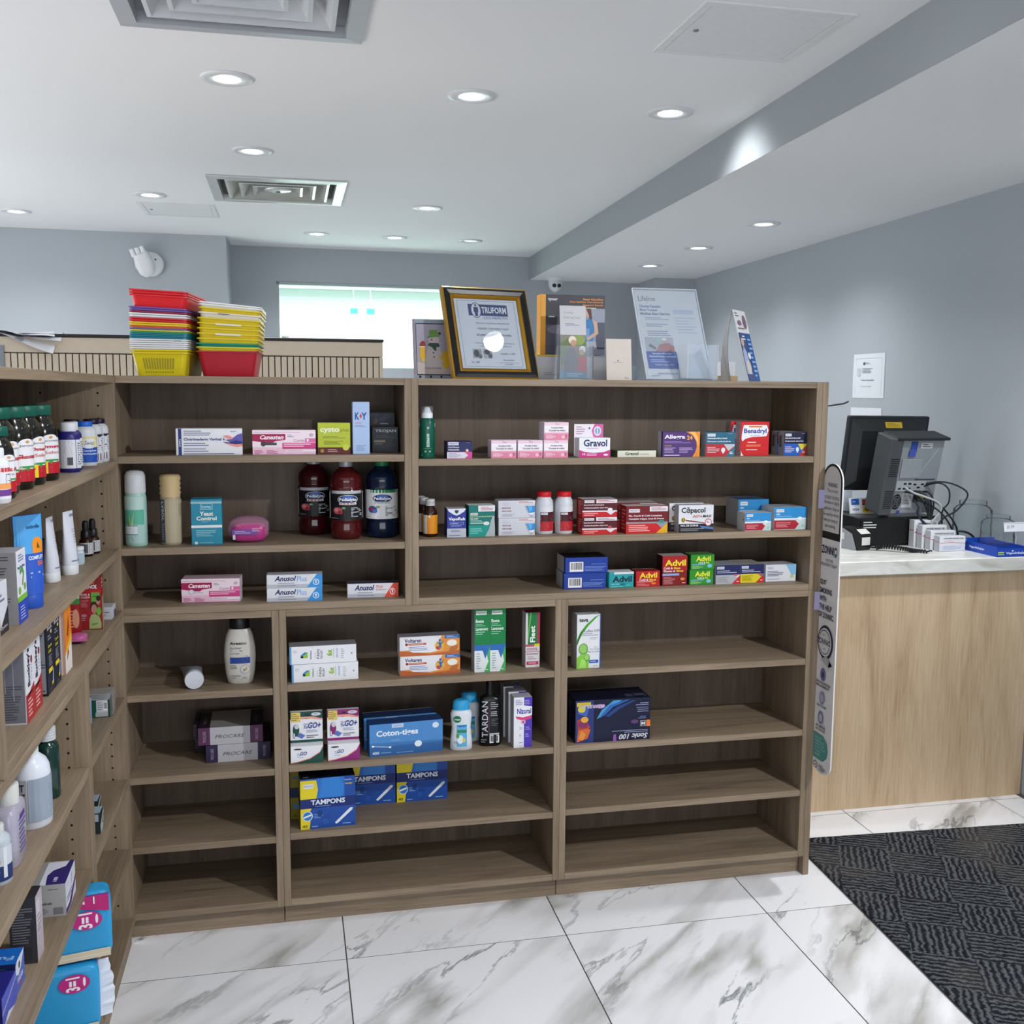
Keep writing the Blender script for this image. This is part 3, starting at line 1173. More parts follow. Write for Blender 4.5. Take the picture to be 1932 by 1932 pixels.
CAN = [('r', 0.02, 0.9, 0.75, 0.915, '#c2609a'), ('p', [(0.0, 0.56), (0.30, 0.45), (0.36, 0.55), (0.52, 0.6), (0.52, 0.84), (0.0, 0.84)], '#a3154f'),
       ('t', 'Canesten', 0.12, 0.62, 0.49, 0.80, '#f3e6ee', 'bi'), ('g', 0.55, 0.70, 0.66, 0.82, 2, '#8f8f9f'), ('e', 0.93, 0.80, 0.035, 0.07, '#c9a9bf'),
       ('t', 'Combi', 0.65, 0.52, 0.82, 0.63, '#7d4a6a'), ('r', 0.83, 0.5, 1.0, 0.66, '#dd6fa6'), ('t', '1', 0.86, 0.53, 0.885, 0.64, '#ffffff', 'b'),
       ('r', 0.47, 0.24, 1.0, 0.48, '#cf3f86'), ('g', 0.49, 0.30, 0.97, 0.46, 2, '#f3cfe2'), ('r', 0.47, 0.24, 1.0, 0.27, '#a31b5d'),
       ('r', 0.53, 0.12, 1.0, 0.19, '#e9eaef'), ('g', 0.55, 0.13, 0.85, 0.18, 1, '#99809a'), ('g', 0.03, 0.03, 0.18, 0.20, 4, '#b4568a'), ('g', 0.22, 0.03, 0.42, 0.20, 4, '#b4568a')]
carton('pink cream carton with crimson band and black applicator picture', -0.095, 0.071, 2.826, S1, 0.066, 0.062, '#eec3d8',
       [('r', 0, 0.3, 1, 1, '#f1dfe9')] + CAN + [('e', 0.17, 0.44, 0.038, 0.10, '#34353b'), ('r', 0.17, 0.39, 0.38, 0.49, '#3a3b42')], topc='#dcb9c8')
carton('lime green sachet carton with dark maroon base band', 0.077, 0.164, 2.829, S1, 0.085, 0.05, '#b5c033', [
    ('t', 'cysto', 0.07, 0.66, 0.66, 0.86, '#eef2d9', 'b'), ('t', 'plus', 0.70, 0.69, 0.95, 0.83, '#6c7a12'), ('g', 0.15, 0.50, 0.9, 0.58, 2, '#7d8a20'),
    ('g', 0.18, 0.30, 0.85, 0.44, 3, '#6f7c1c'), ('r', 0, 0, 1, 0.22, '#5a1d20'), ('e', 0.86, 0.22, 0.10, 0.10, '#c7d04a'), ('e', 0.13, 0.11, 0.06, 0.06, '#a3823e'), ('g', 0.30, 0.06, 0.66, 0.17, 2, '#c79a94')], topc='#c3cd4a')
carton('tall pale blue carton with blue initials and small red diamond', 0.170, 0.216, 2.822, S1, 0.142, 0.042, '#a9c0e4', [
    ('t', 'K', 0.14, 0.66, 0.40, 0.80, '#1d4c9c', 'b'), ('t', 'Y', 0.52, 0.66, 0.84, 0.80, '#1d4c9c', 'b'), ('p', [(0.40, 0.73), (0.48, 0.78), (0.56, 0.73), (0.48, 0.68)], '#d0403f'),
    ('t', 'Jelly', 0.16, 0.575, 0.54, 0.62, '#d96a68', 'i'), ('g', 0.15, 0.52, 0.9, 0.56, 2, '#7f97c0'), ('g', 0.2, 0.06, 0.85, 0.18, 4, '#8199c4')], topc='#bfd0ea')
carton('dark charcoal carton with silver wordmark at right end of top shelf', 0.228, 0.301, 2.894, S1, 0.072, 0.04, '#2b3038', [
    ('t', 'TROJAN', 0.12, 0.76, 0.92, 0.90, '#b9bdc4', 'b'), ('g', 0.15, 0.55, 0.85, 0.68, 2, '#4d545e'), ('r', 0.08, 0.40, 0.5, 0.48, '#9a8b63'), ('g', 0.1, 0.3, 0.45, 0.36, 1, '#80868f'),
    ('e', 0.86, 0.42, 0.10, 0.12, '#161a20'), ('e', 0.92, 0.2, 0.09, 0.12, '#161a20'), ('e', 0.8, 0.25, 0.07, 0.09, '#20252c')])
carton('taller black patterned carton behind the silver-lettered one', 0.226, 0.296, 2.937, S1, 0.112, 0.045, '#1d222c', [
    ('e', 0.22, 0.78, 0.10, 0.08, '#5c4a3c'), ('g', 0.40, 0.68, 0.95, 0.74, 1, '#8b93a4'), ('e', 0.2, 0.93, 0.2, 0.06, '#2f3a52'), ('e', 0.7, 0.9, 0.22, 0.07, '#2a3347'), ('e', 0.5, 0.82, 0.16, 0.05, '#333d54')])

# ---------------------------------------------------------------- upper left unit, middle shelf
def aerosol(name, label, x, y, z, r, hb, body, capprof, capm, labels=(), yaw=0, extra=()):
    return bottle(name, label, 'spray can', (x, y, z), [
        ('can', [(r * 0.93, 0.0), (r, 0.004), (r, hb - 0.012), (r * 0.93, hb - 0.003), (r * 0.9, hb)], body),
        ('cap', capprof, capm)] + list(extra), labels, yaw)
al = 0.0275
aerosol('spray_can', 'tall mint green aerosol with white cap at shelf left end', -0.400, 2.856, S2, al, 0.140, flat('#9fc9bd', 0.3),
        [(al * 0.93, 0.140), (al * 0.97, 0.144), (al * 0.95, 0.185), (al * 0.80, 0.197), (al * 0.4, 0.2015), (0.0, 0.202)], flat('#cfd3d8', 0.35), [
    ('printed_label', wrap(al, 1.25, 0.008, 0.132), [('r', 0, 0.72, 1, 1, '#b5d2cd'), ('r', 0, 0.40, 1, 0.72, '#5cae95'), ('r', 0, 0.0, 1, 0.40, '#a7c7c4'),
        ('p', [(0.45, 0.36), (0.42, 0.62), (0.48, 0.40)], '#c6cf78'), ('p', [(0.5, 0.36), (0.62, 0.72), (0.56, 0.40)], '#d4da8b'), ('p', [(0.4, 0.36), (0.3, 0.6), (0.45, 0.38)], '#4f8d4a'),
        ('r', 0.22, 0.20, 0.72, 0.37, '#d4dde0'), ('r', 0.22, 0.37, 0.72, 0.385, '#2f77a8'), ('r', 0.22, 0.185, 0.72, 0.20, '#2f77a8'), ('g', 0.27, 0.23, 0.6, 0.34, 3, '#3f6f78'), ('g', 0.3, 0.04, 0.65, 0.14, 3, '#5f8a85')])], -20)
bl = 0.0278
t = aerosol('spray_can', 'beige aerosol with ridged cream cap beside the mint can', -0.313, 2.868, S2, bl, 0.128, flat('#a99c82', 0.35),
        [(bl * 0.95, 0.128)] + [(bl * (1.0 if k % 2 else 0.90), 0.132 + 0.0062 * k) for k in range(8)] + [(bl * 0.96, 0.182), (bl * 0.85, 0.187), (0.0, 0.1885)], flat('#c9b083', 0.5), [
    ('printed_label', wrap(bl, 1.45, 0.006, 0.122), [('r', 0, 0, 0.34, 1, '#4a4d5a'), ('r', 0.34, 0, 1, 1, '#b0a58c'), ('t', 'LYSOL', 0.20, 0.5, 0.30, 0.95, '#c3c6d0', 'bV'), ('g', 0.02, 0.05, 0.17, 0.95, 22, '#8d909b'), ('g', 0.2, 0.05, 0.32, 0.45, 10, '#9a9da8'), ('g', 0.8, 0.6, 0.9, 0.9, 8, '#8b8069')])])
carton('teal supplement carton with cream lettering and white band', -0.258, -0.179, 2.830, S2, 0.123, 0.05, '#1f86a3', [
    ('r', 0, 0.90, 1, 0.95, '#8fb6bd'), ('r', 0.30, 0.77, 0.70, 0.91, '#9cc3cb'), ('r', 0.32, 0.785, 0.68, 0.895, '#1f86a3'), ('t', 'lorna', 0.35, 0.80, 0.65, 0.875, '#cfe4e6'),
    ('t', 'Yeast', 0.28, 0.635, 0.72, 0.73, '#e3e8df', 'b'), ('t', 'Control', 0.17, 0.535, 0.83, 0.625, '#e3e8df', 'b'), ('g', 0.33, 0.49, 0.67, 0.515, 1, '#8fc0cb'),
    ('r', 0, 0.375, 1, 0.43, '#e1e6e6'), ('g', 0.15, 0.18, 0.85, 0.33, 4, '#8fc4d0'), ('e', 0.15, 0.045, 0.055, 0.033, '#cfe0e2'), ('g', 0.26, 0.03, 0.85, 0.06, 1, '#8fc4d0')], yaw=1)
# crinkled pink pouch
def pillow(g, w, d, h, m, ex=3.0, n=28, rows=10, wob=0.0, seed=1, squash=None):
    rnd = random.Random(seed)
    vs = []
    for j in range(rows + 1):
        b = -PI / 2 + PI * j / rows
        cb, sb = math.cos(b), math.sin(b)
        zz = math.copysign(abs(sb) ** (2 / ex), sb)
        rr = abs(cb) ** (2 / ex)
        for k in range(n):
            a = 2 * PI * k / n
            x = math.copysign(abs(math.cos(a)) ** (2 / ex), math.cos(a)) * rr
            y = math.copysign(abs(math.sin(a)) ** (2 / ex), math.sin(a)) * rr
            q = 1 + wob * (rnd.random() - 0.5)
            vs.append((x * w / 2 * q, y * d / 2 * q, h / 2 + zz * h / 2 * (1 + wob * 0.5 * (rnd.random() - 0.5))))
    fs = [(j * n + k, j * n + (k + 1) % n, (j + 1) * n + (k + 1) % n, (j + 1) * n + k) for j in range(rows) for k in range(n)]
    return g.add(vs, fs, m, True)
t = thing('pouch', 'small crinkled magenta pouch with clear film on middle shelf', 'pouch', (-0.112, 2.872, S2))
g = G()
pillow(g, 0.098, 0.055, 0.056, flat('#b03a80', 0.25), 3.2, 28, 10, 0.10, 3)
g.art([('r', 0, 0.45, 0.8, 0.72, '#6c4a97'), ('g', 0.08, 0.50, 0.6, 0.66, 2, '#c5a7cf'), ('g', 0.62, 0.6, 0.95, 0.8, 3, '#e0a9c9'), ('r', 0.02, 0.2, 0.1, 0.45, '#cfc4d0')],
      lambda u, v, k: ((u - 0.5) * 0.084, -0.0305 - 0.0002 * k, 0.052 * v))
g.build('packet', t)
g = G()
pillow(g, 0.110, 0.050, 0.072, clear_plastic('#f3c9e0', 'pink_film', 0.8), 2.6, 24, 8, 0.14, 8)
g.build('film', t)

def sports(label, x, y, liquid, capc, dark, yaw=0):
    r = 0.0455
    prof = [(0.036, 0), (0.043, 0.006), (0.0445, 0.03), (0.042, 0.043), (0.0425, 0.048), (r, 0.053), (r, 0.139), (0.0435, 0.143), (0.0425, 0.147), (0.0445, 0.152), (0.0445, 0.168), (0.041, 0.179), (0.031, 0.189), (0.0205, 0.197), (0.0195, 0.202)]
    cap = [(0.0185, 0.200), (0.0195, 0.203), (0.0195, 0.224), (0.0175, 0.228), (0.0, 0.2285)]
    lm = flat(liquid, 0.08, 0, 0.6)
    base = '#15161a' if dark else '#e6e7ea'
    A = 1.45
    ops = [('r', 0, 0, 1, 1, base)]
    if dark:
        ops += [('r', 0.13, 0.90, 0.87, 1.0, '#b9bcc2'), ('g', 0.2, 0.92, 0.8, 0.98, 1, '#7b7e86'), ('r', 0.0, 0.05, 0.08, 0.95, '#c9cbd0'), ('r', 0.92, 0.05, 1.0, 0.95, '#c9cbd0'), ('g', 0.92, 0.1, 0.99, 0.9, 12, '#4b4e57')]
    else:
        ops += [('r', 0.25, 0.90, 0.95, 1.0, '#1f7f49'), ('g', 0.4, 0.92, 0.8, 0.98, 1, '#bcd8c6'), ('g', 0.02, 0.1, 0.12, 0.9, 14, '#9fa3ad'), ('p', [(0.8, 0.0), (1.0, 0.0), (1.0, 0.5), (0.9, 0.25)], '#a9cf8f')]
    ops += [('e', 0.52, 0.71, 0.22, 0.155, '#c5c9d2'), ('e', 0.52, 0.71, 0.205, 0.135, '#1a2350' if dark else '#1c2760'), ('e', 0.52, 0.77, 0.12, 0.06, '#4a6fc0'), ('r', 0.34, 0.53, 0.70, 0.60, '#d9dbe0'), ('r', 0.36, 0.545, 0.66, 0.585, '#b04a52' if dark else '#9aa0b8'),
            ('t', 'Pedialyte', 0.34, 0.63, 0.70, 0.76, '#f1f2f5', 'b'), ('e', 0.30, 0.33, 0.105, 0.12, '#b5505a' if dark else '#3a56a0'), ('e', 0.27, 0.35, 0.05, 0.06, '#d98a86' if dark else '#b5353f'), ('e', 0.36, 0.27, 0.055, 0.065, '#8f2f3c' if dark else '#5f78c0'), ('e', 0.43, 0.42, 0.04, 0.04, '#6f9a5c'),
            ('g', 0.58, 0.10, 0.86, 0.44, 7, '#d3d5da' if dark else '#55606a'), ('g', 0.15, 0.05, 0.45, 0.09, 1, '#9da0a8')]
    return bottle('drink_bottle', label, 'bottle', (x, y, S2), [('body', prof, lm), ('cap', cap, capc)], [('paper_label', wrap(r, A, 0.055, 0.137), ops)], yaw, 'rehydration drink bottles')
SIL, GRN = flat('#a3a6ad', 0.35, 0.3), flat('#1d7a45', 0.4)
sports('dark red rehydration drink bottle set back behind its pair', 0.0685, 3.012, '#3a0d12', SIL, True)
sports('front red rehydration drink bottle with black label, silver cap', 0.1545, 2.902, '#4c1114', SIL, True)
sports('dark blue rehydration drink bottle with white label and green cap', 0.2555, 2.915, '#0b1d38', GRN, False, -6)

# ---------------------------------------------------------------- upper left unit, bottom shelf
carton('pink and white cream carton lying alone on lowest upper-left shelf', -0.290, -0.137, 2.846, UB, 0.064, 0.065, '#e8bcd2',
       [('r', 0, 0.3, 1, 1, '#ecd9e3')] + CAN + [('e', 0.17, 0.45, 0.05, 0.11, '#b9b9cc'), ('e', 0.17, 0.45, 0.035, 0.08, '#ecd9e3'), ('g', 0.22, 0.38, 0.42, 0.5, 2, '#b3b3cf')], yaw=-3.5, topc='#d9bccb', right=[('r', 0, 0, 1, 1, '#e3d5dd')])
def anus(plus):
    c = '#2f8fd6' if plus else '#d8452f'
    o = [('r', 0, 0.0, 1, 0.26, '#b3b6c2'), ('p', [(0.72, 0.0), (1.0, 0.0), (1.0, 1.0), (0.90, 1.0)], c), ('t', 'Anusol', 0.14, 0.50, 0.53, 0.90, '#1c2660', 'bi'),
         ('e', 0.885, 0.40, 0.055, 0.24, '#e6ebf2'), ('e', 0.885, 0.40, 0.043, 0.19, c), ('r', 0.875, 0.28, 0.895, 0.52, '#e6ebf2'), ('r', 0.865, 0.46, 0.905, 0.51, '#e6ebf2'),
         ('g', 0.2, 0.28, 0.68, 0.40, 1, '#8c90a8'), ('g', 0.2, 0.08, 0.55, 0.2, 1, '#7f8498')]
    if plus:
        o += [('t', 'Plus', 0.545, 0.46, 0.72, 0.88, '#6fa9dc')]
    else:
        o += [('t', 'Multi', 0.56, 0.66, 0.70, 0.88, '#dd6a57', 'i'), ('t', 'Symptom', 0.56, 0.46, 0.76, 0.62, '#dd6a57', 'i')]
    return o
carton('white ointment carton with blue corner, lower of the stacked two', -0.066, 0.082, 2.817, UB, 0.0365, 0.045, OFF, anus(True), yaw=-2, group='stacked ointment cartons')
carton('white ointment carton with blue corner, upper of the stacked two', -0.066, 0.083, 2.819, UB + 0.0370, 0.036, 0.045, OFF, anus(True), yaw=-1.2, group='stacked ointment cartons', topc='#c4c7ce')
carton('white ointment carton with orange-red corner on lowest upper shelf', 0.151, 0.292, 2.832, UB, 0.039, 0.04, OFF, anus(False), yaw=-2, topc='#3a3050')

# ---------------------------------------------------------------- upper right unit, top shelf
br_ = 0.0215
bottle('spray_can', 'dark green pain relief spray with white shoulder and clear cap', 'spray can', (0.3745, 2.832, T1z), [
    ('can', [(br_ * 0.92, 0), (br_, 0.004), (br_, 0.098), (br_ * 0.93, 0.106), (br_ * 0.72, 0.112)], flat('#0e5644', 0.3)),
    ('spray_head', [(br_ * 0.74, 0.110), (br_ * 0.74, 0.124), (br_ * 0.55, 0.129), (br_ * 0.38, 0.138), (br_ * 0.30, 0.141), (0.0, 0.1415)], flat('#dfe2e6', 0.4)),
    ('overcap', [(br_ * 0.76, 0.126), (br_ * 0.76, 0.1435), (0.0, 0.1445)], clear_plastic())], [
    ('printed_label', wrap(br_, 1.4, 0.004, 0.098), [('p', [(0, 1.0), (1, 1.0), (1.0, 0.90), (0.5, 0.70), (0, 0.90)], '#c6cbd6'), ('e', 0.5, 0.86, 0.05, 0.035, '#a9b0c0'), ('t', 'BIOFREEZE', 0.44, 0.30, 0.56, 0.68, '#cfe2d8', 'bV'),
        ('r', 0.3, 0.255, 0.7, 0.262, '#8fb8a6'), ('e', 0.38, 0.17, 0.05, 0.03, '#6fa58f'), ('e', 0.58, 0.17, 0.05, 0.03, '#6fa58f'), ('g', 0.2, 0.04, 0.75, 0.10, 2, '#6fa58f')])])
carton('navy and pink allergy tablet carton beside green spray can', 0.426, 0.496, 2.803, T1z, 0.0475, 0.07, '#1e2456', [
    ('r', 0, 0, 1, 0.40, '#c84a8e'), ('p', [(0.0, 0.02), (0.70, 0.02), (0.84, 0.20), (0.70, 0.38), (0.0, 0.38)], '#d3d2dc'), ('r', 0.04, 0.78, 0.46, 0.97, '#c9cbd6'), ('t', 'Option+', 0.07, 0.81, 0.43, 0.94, '#30345e'),
    ('t', 'Anti-Nausea', 0.04, 0.63, 0.48, 0.73, '#cdd0dc', 'b'), ('t', 'Antinausée', 0.04, 0.48, 0.48, 0.58, '#cdd0dc', 'b'), ('e', 0.80, 0.48, 0.06, 0.085, '#e6b9a8'), ('g', 0.05, 0.07, 0.6, 0.33, 4, '#9a93b0'), ('g', 0.76, 0.9, 0.97, 0.95, 1, '#8086ab')], yaw=-1.5, topc='#23264a')
def pinkbox():
    return [('r', 0, 0.42, 1, 0.82, '#ece6ec'), ('r', 0, 0.82, 1, 1, '#e6c6d5'), ('r', 0, 0, 1, 0.42, '#d9849f'), ('r', 0, 0.34, 1, 0.42, '#dfa0b6'), ('t', 'Teva', 0.44, 0.86, 0.60, 0.96, '#8a4a68', 'i'), ('t', 'Docusate Sodium', 0.28, 0.655, 0.78, 0.745, '#40343f', 'b'), ('r', 0.10, 0.60, 0.9, 0.608, '#b58aa4'),
            ('t', 'Docusate de sodium', 0.20, 0.495, 0.86, 0.585, '#40343f', 'b'), ('g', 0.07, 0.08, 0.5, 0.30, 4, '#efd5e0'), ('e', 0.78, 0.18, 0.07, 0.10, '#eeb9c4'), ('g', 0.86, 0.12, 0.96, 0.3, 2, '#8f3a62')]
for k, (a, b, zz, pl) in enumerate([(0.551, 0.622, 0, 'first of the three on the shelf from left'), (0.627, 0.698, 0, 'middle one of three on the shelf'), (0.702, 0.772, 0, 'under another one'), (0.703, 0.774, 0.0503, 'set on top of another one')]):
    carton('small white and pink stool softener carton, ' + pl, a, b, 2.806 + (0.002 if k == 3 else 0), T1z + zz, 0.050, 0.06, '#e7dbe3', pinkbox(), yaw=(-1, 0.5, 0, 1.5)[k], group='white and pink cartons on the top shelf')
t = thing('medicine_carton', 'white and magenta nausea carton with tall hang tab', 'box', (0.852, 2.832, T1z))
g = G()
w, d, h = 0.092, 0.045, 0.056
g.cbox(-w / 2, w / 2, -d / 2, d / 2, 0, h, WHT, 0.0009)
g.art([('p', [(0, 0), (1, 0), (1, 0.40), (0.8, 0.28), (0.45, 0.24), (0.15, 0.30), (0, 0.40)], '#c0307f'), ('t', 'Gravol', 0.14, 0.56, 0.90, 0.92, '#26356b', 'b'), ('p', [(0.66, 0.56), (0.72, 0.70), (0.69, 0.70), (0.64, 0.60)], '#d0407f'),
       ('g', 0.25, 0.44, 0.85, 0.50, 1, '#b56f9a'), ('t', '10', 0.10, 0.12, 0.20, 0.22, '#f1d5e3', 'b'), ('g', 0.24, 0.08, 0.6, 0.22, 2, '#e9bcd4'), ('e', 0.86, 0.14, 0.08, 0.05, '#f0e6ee')], fmap(w, d, h))
g.build('carton', t)
g = G()
g.cbox(-w / 2 - 0.003, w / 2 - 0.008, d / 2 - 0.0012, d / 2, 0.002, 0.094, '#e2d3de', 0.0004)
g.art([('r', 0.0, 0.0, 1, 1, '#e4dfe8'), ('p', [(0.66, 0.60), (1.0, 0.55), (1.0, 1.0), (0.7, 1.0), (0.60, 0.8)], '#cf5f9f'), ('e', 0.80, 0.78, 0.13, 0.15, '#d6dce8'), ('e', 0.80, 0.78, 0.09, 0.10, '#8b9fc0'), ('r', 0.785, 0.70, 0.815, 0.86, '#e8edf3'), ('e', 0.52, 0.87, 0.03, 0.03, '#3a3438'), ('g', 0.06, 0.66, 0.38, 0.94, 4, '#b98aa8')],
      lambda u, v, k: (-w / 2 - 0.003 + (w - 0.005) * u, d / 2 - 0.0016 - 0.00005 * k, 0.002 + 0.092 * v))
g.build('hang_tab', t)
carton('thin cream ginger tablet carton lying flat beside the violet one', 0.919, 1.036, 2.806, T1z, 0.0195, 0.06, '#d0d0bf', [
    ('t', 'Gravol', 0.20, 0.30, 0.54, 0.78, '#3c4436', 'b'), ('t', 'GINGER', 0.57, 0.32, 0.82, 0.58, '#8a9080')], side='#3d4a2d', topc='#4d5a3c', left=[('r', 0, 0, 1, 1, '#33402a')])
carton('violet allergy tablet carton with orange curved right edge', 1.057, 1.171, 2.812, T1z, 0.073, 0.04, '#4b2c6e', [
    ('p', [(0.80, 0), (1, 0), (1, 1), (0.62, 1), (0.80, 0.86), (0.90, 0.62), (0.92, 0.40), (0.88, 0.18)], '#e0872f'), ('p', [(0.70, 1), (0.86, 1), (0.95, 0.75), (0.97, 0.4), (0.92, 0.62), (0.82, 0.86)], '#e9b45c'),
    ('t', 'Allegra', 0.05, 0.68, 0.60, 0.88, '#e9e4f0', 'b'), ('t', '24', 0.65, 0.68, 0.80, 0.85, '#e9a63f', 'b'), ('g', 0.05, 0.54, 0.8, 0.63, 2, '#9a84b8'), ('t', 'ALLERGIES', 0.05, 0.42, 0.24, 0.47, '#e0b05c'), ('g', 0.05, 0.15, 0.38, 0.38, 4, '#b3a0cc'), ('g', 0.45, 0.15, 0.85, 0.38, 4, '#b3a0cc'), ('g', 0.05, 0.03, 0.5, 0.1, 1, '#d6cbe4')],
    side='#c9cad4', topc='#3a2a55', left=[('r', 0, 0, 1, 1, '#cfd2dc'), ('r', 0.75, 0, 1, 1, '#1e1e3a')], yaw=-1)
def optbox(c1, c2, c3, c4, t1, t2, pill=True):
    return [('r', 0, 0.50, 1, 1, c1), ('r', 0, 0, 1, 0.50, c2), ('p', [(0.68, 0.0), (1.0, 0.42), (1.0, 0.0)], c4), ('p', [(0.62, 0.5), (1.0, 0.5), (1.0, 0.44), (0.78, 0.22)], c3), ('r', 0.05, 0.82, 0.32, 0.94, '#d4d7de'), ('t', 'Option+', 0.075, 0.845, 0.295, 0.915, '#4a5068'),
            ('t', t1, 0.05, 0.70, 0.72, 0.78, '#d7dbe2', 'b'), ('t', t2, 0.05, 0.57, 0.86, 0.65, '#d7dbe2', 'b'), ('g', 0.05, 0.12, 0.5, 0.40, 4, '#d8c3c8'), ('e', 0.60, 0.26, 0.07, 0.10, '#dfe0e4'), ('r', 0.57, 0.12, 0.63, 0.2, '#dfe0e4'), ('g', 0.76, 0.93, 0.97, 0.96, 1, '#9aa3b5'), ('g', 0.82, 0.08, 0.96, 0.2, 2, '#dfe0e4')]
carton('teal and red tablet carton with grey side', 1.196, 1.287, 2.824, T1z, 0.071, 0.07, '#b9bcc2', optbox('#1f5f78', '#b5232e', '#b4b9c0', '#23708c', 'Desloratadine Allergy Control', 'Desloratadine contrôle des allergies'),
       left=[('r', 0, 0, 1, 1, '#a6a8b0'), ('r', 0.1, 0.3, 0.5, 0.9, '#50525c'), ('g', 0.6, 0.1, 0.95, 0.9, 9, '#7c7e88')], topc='#3a3c44')
def benad(full=True):
    return [('p', [(0.05, 0.70), (0.10, 0.90), (0.22, 0.90), (0.90, 0.90), (0.97, 0.75), (0.90, 0.57), (0.40, 0.55), (0.18, 0.50), (0.06, 0.42), (0.03, 0.20)][:9] + [(0.03, 0.5)], '#e3e5ec'), ('r', 0.28, 0.83, 0.74, 0.88, '#d27a3a'),
            ('t', 'Benadryl', 0.11, 0.62, 0.90, 0.80, '#2c3f92', 'b'), ('t', 'ALLERGY', 0.32, 0.575, 0.68, 0.605, '#2c3f92'), ('g', 0.25, 0.36, 0.72, 0.42, 1, '#f0d9d8'), ('g', 0.2, 0.26, 0.75, 0.33, 2, '#e9a25a'), ('g', 0.2, 0.15, 0.78, 0.19, 1, '#f0d9d8'), ('p', [(0.02, 0.0), (0.12, 0.0), (0.05, 0.06), (0.02, 0.14)], '#e3e5ec')]
carton('tall red allergy carton with white rounded panel, in front', 1.315, 1.407, 2.846, T1z, 0.101, 0.035, '#c8191f', benad(), left=[('r', 0, 0, 1, 1, '#c9b7ba'), ('g', 0.2, 0.1, 0.9, 0.9, 14, '#9a8589')], topc='#9c1a20', group='red allergy cartons')
carton('tall red allergy carton half hidden behind its twin', 1.300, 1.392, 2.884, T1z, 0.101, 0.035, '#c8191f', benad(), left=[('r', 0, 0, 1, 1, '#b9a7aa'), ('g', 0.2, 0.1, 0.9, 0.9, 14, '#8a7579')], topc='#9c1a20', group='red allergy cartons')
NV = optbox('#151a3c', '#1d5bb8', '#d5c32f', '#bf2a2c', 'Extra Strength Allergy Relief', 'Soulagement extra fort')
SD = [('r', 0, 0, 1, 1, '#a9a9ae'), ('r', 0.15, 0.35, 0.55, 0.85, '#5c5c64'), ('g', 0.6, 0.1, 0.95, 0.9, 9, '#80808a')]
carton('navy, blue and yellow allergy carton at right end, front one', 1.452, 1.5255, 2.838, T1z, 0.070, 0.035, '#9fa0a6', NV, left=SD, topc='#8f9096', group='navy, blue and yellow cartons')
carton('navy and yellow carton just behind its front twin at right end', 1.448, 1.5215, 2.876, T1z, 0.071, 0.035, '#9fa0a6', NV, left=SD, topc='#8f9096', group='navy, blue and yellow cartons')

# ---------------------------------------------------------------- upper right unit, middle shelf
def amber(label, x, y, yaw):
    r = 0.020
    return bottle('syrup_bottle', label, 'bottle', (x, y, T2z), [
        ('body', [(r * 0.9, 0), (r, 0.003), (r, 0.066), (r * 0.9, 0.074), (r * 0.55, 0.084), (r * 0.5, 0.088)], flat('#2a1209', 0.1, 0, 0.6)),
        ('cap', [(r * 0.62, 0.087), (r * 0.66, 0.089), (r * 0.66, 0.092), (r * 0.60, 0.0925), (r * 0.66, 0.093), (r * 0.66, 0.0965), (r * 0.60, 0.097), (r * 0.66, 0.0975), (r * 0.66, 0.104), (r * 0.58, 0.106), (0, 0.1065)], flat('#bfc0c2', 0.45))],
        [('paper_label', wrap(r, 1.45, 0.009, 0.062), [('r', 0, 0, 0.25, 1, '#d0d0d4'), ('r', 0.25, 0, 1, 1, '#d98a1c'), ('e', 0.36, 0.92, 0.05, 0.05, '#f0e3c8'), ('g', 0.45, 0.88, 0.8, 0.96, 1, '#7a4510'), ('g', 0.3, 0.45, 0.85, 0.75, 4, '#7a4510'), ('g', 0.3, 0.05, 0.7, 0.15, 1, '#8a5518')])], yaw, 'amber syrup bottles')
amber('amber syrup bottle with orange label, front of three by divider', 0.3865, 2.859, 8)
amber('amber syrup bottle, middle of three one behind another', 0.3745, 2.902, 10)
amber('amber syrup bottle, rearmost of three against divider', 0.3695, 2.945, 10)
carton('royal blue ointment jar carton with white shield top', 0.429, 0.483, 2.823, T2z, 0.081, 0.052, '#2a3590', [
    ('r', 0, 0, 1, 0.31, '#b7bac6'), ('p', [(0, 1), (1, 1), (0.90, 0.90), (0.66, 0.80), (0.5, 0.76), (0.34, 0.80), (0.10, 0.90)], '#d7dae2'), ('p', [(0.40, 0.95), (0.60, 0.95), (0.60, 0.88), (0.5, 0.82), (0.40, 0.88)], '#2a3a50'),
    ('t', 'VapoRub', 0.08, 0.56, 0.95, 0.70, '#e4e6ee', 'b'), ('r', 0.15, 0.45, 0.87, 0.53, '#8fb0d8'), ('r', 0.17, 0.46, 0.85, 0.52, '#2a3590'), ('g', 0.24, 0.47, 0.8, 0.51, 1, '#a9c3e4'), ('g', 0.2, 0.37, 0.8, 0.43, 2, '#8f9ccc'), ('g', 0.2, 0.18, 0.85, 0.26, 2, '#4b5388'), ('g', 0.08, 0.03, 0.9, 0.1, 1, '#6a7096')], side='#20296e', topc='#b9bcc6')
